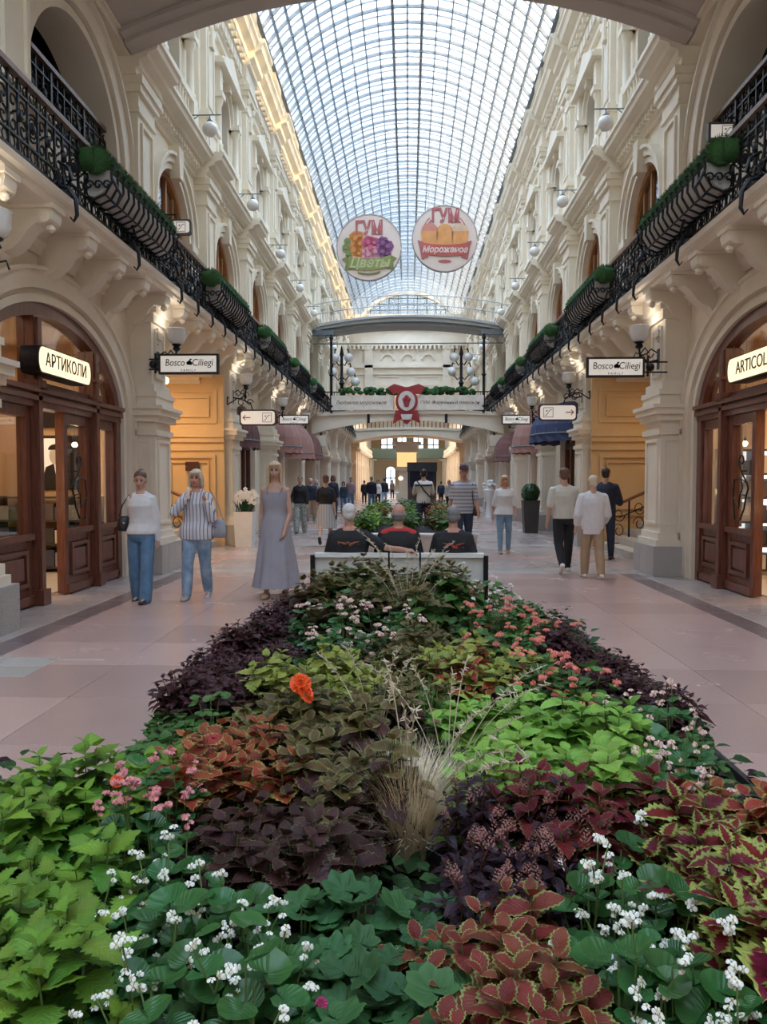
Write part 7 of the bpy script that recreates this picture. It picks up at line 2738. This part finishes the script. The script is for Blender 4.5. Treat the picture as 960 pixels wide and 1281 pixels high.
        if shirt.get('yoke'):
            yk = MB()
            yk.rings([(0, .004 * h, (z + dz) * h, a * h, d * h) for z, a, d in ((.795, .118, .062), (.805, .110, .062), (.822, .078, .052), (.838, .046, .044))], 20)
            for i in (0, 1):
                sx = (-1, 1)[i]
                yk.capsule(S((sx * .030, .010, .826 + dz)), S(sh[i] + Vector((-sx * .006, .004, .010))), (.020 + lo * .5) * h, (.030 + lo * .6) * h)
            inst('yoke', fuse(yk, 'yoke', shirt['yoke'], voxel, 2), so)
    if bottom:
        bk, mt = bottom['kind'], bottom['mat']
        s = MB()
        if bk == 'trousers':
            w_ = bottom.get('wide', .0)
            s.rings([(0, 0, (z + dz) * h, (a + .008) * h, (d + .009) * h) for z, a, d in TR if z <= bottom.get('waist', .56)], 18)
            for i in (0, 1):
                s.capsule(S(hips[i]), S(knees[i]), (RT[0] * wx + .007) * h, (RT[1] + .008 + w_ * .4) * h)
                e = ankles[i] - Vector((0, 0, bottom.get('drop', .0)))
                s.capsule(S(knees[i]), S(knees[i].lerp(e, bottom.get('len', .97))), (RS[0] + .010 + w_ * .4) * h, (RS[1] + .010 + w_) * h)
            inst('trousers', fuse(s, 'trousers', mt, voxel, 3), o)
        else:                                           # skirt or dress with folds
            z0, z1 = bottom['top'], bottom['hem']
            n, rows = 48, 22
            vs, fs = [], []
            for j in range(rows + 1):
                t = j / rows
                z = z0 + (z1 - z0) * t
                zz = min(max(z, .465), .83)
                a = np.interp(zz, [q[0] for q in TR], [q[1] for q in TR]) + .010
                d = np.interp(zz, [q[0] for q in TR], [q[2] for q in TR]) + .010
                if z < .53:
                    f = (.53 - z) / .5
                    a, d = .108 + bottom.get('flare', .04) * f * 1.6, .080 + bottom.get('flare', .04) * f * 2.0
                fold = bottom.get('fold', .006) * max(0, (.56 - z) / .45)
                for k in range(n):
                    gA = 2 * PI * k / n
                    w = 1 + fold / .1 * math.sin(gA * 7 + 3 * t) + fold / .16 * math.sin(gA * 12 + 1.3)
                    sway = bottom.get('sway', 0) * max(0, (.5 - z))
                    vs.append(((a * w * math.cos(gA) + sway) * h, (d * w * math.sin(gA)) * h, (z + dz) * h))
            for j in range(rows):
                for k in range(n):
                    fs.append((j * n + k, j * n + (k + 1) % n, (j + 1) * n + (k + 1) % n, (j + 1) * n + k))
            s.add(vs, fs)
            d_ = s.obj(bk, mt, o, 180, True)
            if bk == 'dress':
                st = MB()
                for sx in (-1, 1):
                    st.tube([S((sx * .045, -.070, z0 + dz - .01)), S((sx * .056, -.050, .805 + dz)), S((sx * .058, .0, .826 + dz)), S((sx * .052, .05, .79 + dz)), S((sx * .045, .064, z0 + dz - .01))], .006 * h, 5)
                st.obj('strap', mt, d_)
    # hair
    hs, hm = hair
    if hs != 'none':
        s = MB()
        if hs == 'bald':
            s.ball(hd(0, .017, .925), (.0475 * h, .047 * h, .028 * h), 18, 12, HM)
            s.ball(hd(0, .026, .905), (.038 * h, .034 * h, .024 * h), 14, 8, HM)
        else:
            s.ball(hd(0, .010, .957), (.0475 * h, .056 * h, .048 * h), 18, 12, HM)
            s.ball(hd(0, .026, .925), (.043 * h, .036 * h, .042 * h), 14, 10, HM)
        if hs in ('bob', 'long'):
            zb = .872 if hs == 'bob' else .80
            s.ball(hd(0, .030, .91), (.050 * h, .034 * h, .06 * h), 14, 10, HM)
            for sx in (-1, 1):
                s.capsule(hd(sx * .036, -.008, .972), hd(sx * .047, -.006, .93), .015 * h, .015 * h)
                s.capsule(hd(sx * .047, -.004, .93), hd(sx * .050, .004, zb), .016 * h, .014 * h)
                s.capsule(hd(sx * .030, .030, .94), hd(sx * .034, .034, zb - .01), .024 * h, .018 * h)
            s.capsule(hd(-.03, -.044, .975), hd(.03, -.044, .975), .012 * h, .012 * h)
        if hs == 'bun':
            s.ball(hd(0, .052, .985), .022 * h, 10, 8)
        if hs == 'pony':
            s.capsule(hd(0, .055, .95), hd(0, .07, .86), .018 * h, .012 * h)
        inst('hair', fuse(s, 'hair', hm, max(voxel * .8, .008), 2), o)
    if hs == 'cap' or hair[0] == 'cap':
        pass
    if face:
        for sx in (-1, 1):
            e = MB()
            e.ball(hd(sx * .0175, -.0475, .937), (.0085 * h, .006 * h, .0048 * h), 10, 6, HM)
            e.obj('eye', EYE, o, 60)
            e = MB()
            e.capsule(hd(sx * .009, -.052, .950), hd(sx * .026, -.046, .951), .0026 * h, .0022 * h, 6)
            e.obj('eyebrow', hm if hm not in (H_PALE, H_BLOND, H_WHITE) else H_BROWN, o)
        e = MB()
        e.ball(hd(0, -.0475, .893), (.014 * h, .006 * h, .0050 * h), 10, 6, HM)
        e.obj('mouth', LIP, o, 60)
    o['_h'] = h
    del o['_h']
    return o, dict(h=h, g=g, wr=wr, el=el, sh=sh, dz=dz, hd=hd, S=S)


def world(o, v):
    return o.matrix_basis @ Vector(v)


def handbag(label, loc, rz, sx, sy, sz, mat, strap):
    t = thing('shoulder_bag', label, 'bag', loc, rz)
    b = MB()
    b.rings([(0, 0, -sz, sx * .8, sy * .7), (0, 0, -sz * .9, sx, sy), (0, 0, -sz * .3, sx * 1.02, sy * 1.05), (0, 0, sz * .5, sx * .85, sy * .8), (0, 0, sz * .8, sx * .6, sy * .3)], 16)
    b.obj('body', mat, t, 60)
    c = MB()
    c.tube([Vector(p) for p in strap], .009, 6)
    c.obj('strap', mat, t, 60)
    b = MB()
    b.box(-.012, .012, -sy * 1.1, -sy * .9, -sz * .1, sz * .12)
    b.obj('clasp', STEEL, t)
    return t


# three women on the left
o, q = person('young woman in white long sleeved top and wide blue jeans walking on the left', (178, 752), 588, legs=((-4, 10), (14, 4)),
              arms=((vec(-14, -16), Vector((.34, -.36, .86))), (vec(-6, 9), vec(2, 5))), shirt=dict(mat=C_WHITE, sleeve=1.95, hem=.52, loose=.015), bottom=dict(kind='trousers', mat=C_JEAN, wide=.020, drop=.02),
              hair=('bun', H_BROWN), voxel=.009, head=(8, 14), shoe=S_BLACK)
h_ = q['h']
p = world(o, Vector((-.125, -.02, .60)) * h_)
handbag('small black shoulder bag of the young woman in the white top', p, .3, .085, .045, .11, B_BLACK, [(-.06, 0, .08), (-.02, -.03, .22), (.06, -.02, .36), (.11, .03, .385), (.08, .08, .2), (.05, .05, .08)])
o, q = person('blond woman in striped blouse and ripped jeans eating ice cream on the left', (247, 748), 586, legs=((12, 4), (-6, 14)),
              arms=((vec(46, -20), Vector((.70, -.16, .72))), (vec(16, 16), Vector((-.22, -.42, .88)))), shirt=dict(mat=C_STRV, sleeve=1.9, hem=.46, loose=.018, flare=.008), bottom=dict(kind='trousers', mat=C_JEANR, wide=.010, waist=.56),
              hair=('bob', H_PALE), voxel=.009, head=(0, 4), shoe=S_BLUE, wide=1.12, skin=SK3)
h_ = q['h']
w_ = world(o, q['S'](q['wr'][0] + Vector((.018, -.012, .045))))
t = thing('ice_cream', 'white ice cream in a cup held by the blond woman in the striped blouse', 'ice cream', w_ - Vector((0, 0, .08)))
MB().lathe([(.022, 0), (.034, .08), (.036, .085)], n=14).obj('cup', WHITE, t, 40)
b = MB()
b.ball((0, 0, .09), (.034, .034, .03), 12, 8)
b.ball((0, 0, .12), (.024, .024, .035), 12, 8)
b.obj('scoop', C_WHITE, t, 60)
p = world(o, Vector((.155, .03, .545)) * h_)
handbag('grey shoulder bag on the arm of the blond woman in the striped blouse', p, -.3, .13, .06, .14, B_GREY, [(-.09, 0, .1), (-.12, -.02, .3), (-.14, -.05, .46), (-.12, .04, .48), (-.02, .06, .3), (.08, .02, .1)])
o, q = person('tall blond woman in long lavender grey strap dress walking beside the flower bed', (345, 746), 577, legs=((9, 5), (-9, 14)),
              arms=((vec(-8, -7), vec(6, -3)), (vec(6, 10), Vector((-.22, -.42, -.9)))), shirt=None, bottom=dict(kind='dress', mat=C_GREYD, top=.775, hem=.075, flare=.042, fold=.010, sway=.02),
              hair=('long', H_BLOND), voxel=.009, head=(4, 2), shoe=S_TAN)

# three men on the bench, seen from behind
seat = dict(seat=.52, face=False, rz=PI, legs=((84, 84), (84, 84)), kind='m', shoe=S_BLACK, voxel=.010)
YS = YBN + .16
AS = ((vec(8, -14), vec(50, 6)), (vec(8, 14), vec(50, -6)))
x = at(437, 680, YS).x
# facing away: the person's own +x points to the left of the picture
person('grey haired man in black shirt on the left of the bench, arm along its back', None, None, pos=(x, YS, 0), H=1.66, shirt=dict(mat=C_BLACK, sleeve=.85, loose=.013, print=M('print_orange', (.32, .10, .05), .7)),
       bottom=dict(kind='trousers', mat=C_NAVY), hair=('short', H_WHITE), skin=SK3, wide=1.22, arms=((Vector((-.85, .42, -.40)), Vector((-.95, .28, -.12))), (vec(8, 14), vec(50, -6))), **seat)
x = at(499, 680, YS).x
person('bald man in black shirt with red shoulders in the middle of the bench', None, None, pos=(x, YS, 0), H=1.66, shirt=dict(mat=C_BLACK, sleeve=.85, loose=.013, yoke=C_RED),
       bottom=dict(kind='trousers', mat=C_NAVY), hair=('bald', H_SALT), skin=SK3, wide=1.25, arms=AS, **seat)
x = at(567, 680, YS).x
person('grey haired man in black shirt with red back print on the right of the bench', None, None, pos=(x, YS, 0), H=1.60, shirt=dict(mat=C_BLACK, sleeve=.95, loose=.013, print=M('print_red', (.40, .05, .04), .7), yoke=None),
       bottom=dict(kind='trousers', mat=C_NAVY), hair=('short', H_SALT), skin=SK3, wide=1.22, arms=((vec(-14, -14), vec(4, -6)), (vec(8, 14), vec(50, -6))), **seat)

# walkers on the right and in the middle
o, q = person('man seen from behind in white and black shirt and dark jeans beyond the bench', (530, 672), 587, 'm', PI, legs=((6, 3), (-4, 6)), arms=((vec(25, -14), vec(95, 10)), (vec(25, 14), vec(95, -10))),
              shirt=dict(mat=C_WHITE, sleeve=.8, hem=.50), bottom=dict(kind='trousers', mat=C_JEAND), hair=('short', H_DARK), face=False, voxel=.012, shoe=S_WHITE)
h_ = q['h']
t = thing('crossbody_strap', 'dark crossbody strap and sling over the white shirted man\'s back', 'bag', o.location, PI)
b = MB()
b.tube([Vector(v) * h_ for v in ((.10, .05, .83), (.06, .088, .78), (0, .098, .70), (-.07, .086, .62), (-.11, .02, .58))], .018, 6)
b.obj('strap', B_BLACK, t)
b = MB()
b.tube([Vector(v) * h_ for v in ((-.118, .02, .765), (-.08, .082, .765), (0, .096, .765), (.08, .082, .765), (.118, .02, .765))], .03, 6)
b.obj('band', B_BLACK, t)
o, q = person('man in cap and striped polo shirt walking with a small black bag', (580, 694), 582, 'm', 0, legs=((12, 6), (-10, 14)), arms=((vec(-8, -12), vec(8, -6)), (vec(8, 12), vec(24, 6))),
              shirt=dict(mat=C_STRH, sleeve=.8, hem=.47, loose=.014), bottom=dict(kind='trousers', mat=C_JEAND), hair=('short', H_DARK), voxel=.011, skin=SK2, wide=1.15)
h_ = q['h']
t = thing('cap', 'dark purple cap on the man in the striped polo shirt', 'cap', o.location)
b = MB()
b.ball(Vector((0, .0, .968)) * h_, (.051 * h_, .060 * h_, .040 * h_), 18, 10)
b.obj('crown', CAPM, t, 60)
b = MB()
b.ball(Vector((0, -.066, .962)) * h_, (.040 * h_, .038 * h_, .006 * h_), 14, 6)
b.obj('peak', CAPM, t, 60)
handbag('small black bag on the hip of the man in the striped polo shirt', world(o, Vector((.135, -.03, .49)) * h_), .2, .09, .05, .10, B_BLACK, [(-.05, 0, .08), (-.10, -.06, .40), (-.08, -.02, .58), (-.1, .08, .3), (.0, .05, .08)])
person('woman in white top and light blue jeans walking toward the viewer on the right', (631, 692), 594, 'f', 0, legs=((10, 3), (-5, 9)), arms=((vec(-8, -14), vec(4, -8)), (vec(4, 16), vec(34, 2))),
       shirt=dict(mat=C_WHITE, sleeve=.95, hem=.50, loose=.022, flare=.012), bottom=dict(kind='trousers', mat=C_JEANL), hair=('bob', H_BLOND), voxel=.011, shoe=S_TAN, skin=SK3)
person('man in cream t shirt and black trousers walking away on the right', (705, 716), 584, 'm', PI, legs=((14, 4), (-16, 26)), arms=((vec(18, -12), vec(60, 4)), (vec(-8, 12), vec(14, 6))),
       shirt=dict(mat=C_CREAM, sleeve=.8, hem=.52, loose=.013), bottom=dict(kind='trousers', mat=C_BLACK), hair=('short', H_BROWN), face=False, voxel=.011, shoe=S_WHITE)
person('elderly person in white shirt and beige trousers walking away on the right', (741, 723), 594, 'm', PI, legs=((-8, 12), (10, 3)), arms=((vec(8, -14), vec(40, 4)), (vec(-4, 14), vec(20, 4))),
       shirt=dict(mat=C_WHITE, sleeve=1.6, hem=.43, loose=.020), bottom=dict(kind='trousers', mat=C_BEIGE, wide=.008), hair=('short', H_PALE), face=False, voxel=.011, shoe=S_WHITE)
person('dark haired man in navy jacket standing by the right stair railing', (757, 700), 585, 'm', PI * .85, legs=((4, 2), (-4, 4)), arms=((vec(20, -12), vec(80, 10)), (vec(20, 12), vec(80, -10))),
       shirt=dict(mat=C_NAVY, sleeve=1.9, hem=.48, loose=.018), bottom=dict(kind='trousers', mat=C_NAVY), hair=('short', H_DARK), face=False, voxel=.012)
# middle distance, left of the bench
person('woman in black sweatshirt and printed wide trousers coming along the left side', (376, 667), 595, 'f', 0, legs=((10, 5), (-8, 12)), arms=((vec(-10, -20), vec(40, -10)), (vec(10, 14), vec(30, 5))),
       shirt=dict(mat=C_BLACK, sleeve=1.8, hem=.52, loose=.020), bottom=dict(kind='trousers', mat=C_PATT, wide=.022), hair=('pony', H_BROWN), voxel=.013, shoe=S_BLACK)
person('woman in black t shirt and grey pleated skirt walking away on the left', (408, 683), 594, 'f', PI, legs=((10, 5), (-20, 30)), arms=((vec(-8, -12), vec(6, -6)), (vec(12, 12), vec(24, 4))),
       shirt=dict(mat=C_BLACK, sleeve=.85, hem=.55, loose=.014), bottom=dict(kind='skirt', mat=C_PLEAT, top=.60, hem=.26, flare=.06, fold=.006), hair=('bun', H_BROWN), face=False, voxel=.012, shoe=S_BLACK)
FAR = [
    ('person with white hair and dark clothes behind the woman in printed trousers', 389, 652, 598, 'm', 0, C_NAVY, C_BEIGE, H_WHITE, SK3),
    ('person in pale sun hat and dark coat in the left crowd', 396, 646, 600, 'f', 0, C_GREY, C_NAVY, H_WHITE, SK1),
    ('long haired woman in dark coat beside the grey skirted woman', 417, 650, 594, 'f', PI, C_NAVY, C_NAVY, H_BROWN, SK1),
    ('woman in teal jacket and blue jeans in the left middle distance', 430, 642, 602, 'f', 0, C_TEAL, C_JEAN, H_BROWN, SK1),
    ('man in mauve shirt beside the woman in teal jacket', 439, 636, 597, 'm', 0, C_MAUVE, C_JEAN, H_DARK, SK2),
    ('person in black coat far off left of centre', 456, 630, 601, 'm', PI, C_BLACK, C_BLACK, H_DARK, SK1),
    ('man in navy jacket and jeans far off left of centre', 465, 638, 596, 'm', PI, C_NAVY, C_JEAN, H_SALT, SK1),
    ('person in white top and black trousers far off left of centre', 473, 634, 600, 'f', 0, C_WHITE, C_BLACK, H_BROWN, SK1),
    ('person in black jacket and grey jeans near the far kiosk', 481, 632, 598, 'm', PI, C_BLACK, C_JEANL, H_DARK, SK2),
    ('person in grey coat farthest along the middle of the hall', 491, 624, 600, 'f', 0, C_GREY, C_NAVY, H_BROWN, SK1),
    ('person in white shirt behind the man in striped polo', 562, 640, 600, 'f', 0, C_WHITE, C_NAVY, H_BLOND, SK1),
    ('person in dark clothes far off right of centre', 552, 632, 602, 'm', PI, C_NAVY, C_BLACK, H_DARK, SK1),
    ('person in grey jacket far off on the right by the arcade', 606, 628, 601, 'm', 0, C_GREY, C_BLACK, H_SALT, SK1),
]
for lab, px, fy, ty, kd, rz, c1, c2, hm, sk in FAR:
    person(lab, (px, fy), ty, kd, rz, legs=((9, 4), (-9, 12)), shirt=dict(mat=c1, sleeve=1.8, hem=.48, loose=.016), bottom=dict(kind='trousers', mat=c2), hair=('short' if kd == 'm' else 'bob', hm), skin=sk, face=False, voxel=.022)
for _s in list(bpy.data.scenes):
    if _s.name.startswith('scratch'):
        bpy.data.scenes.remove(_s)
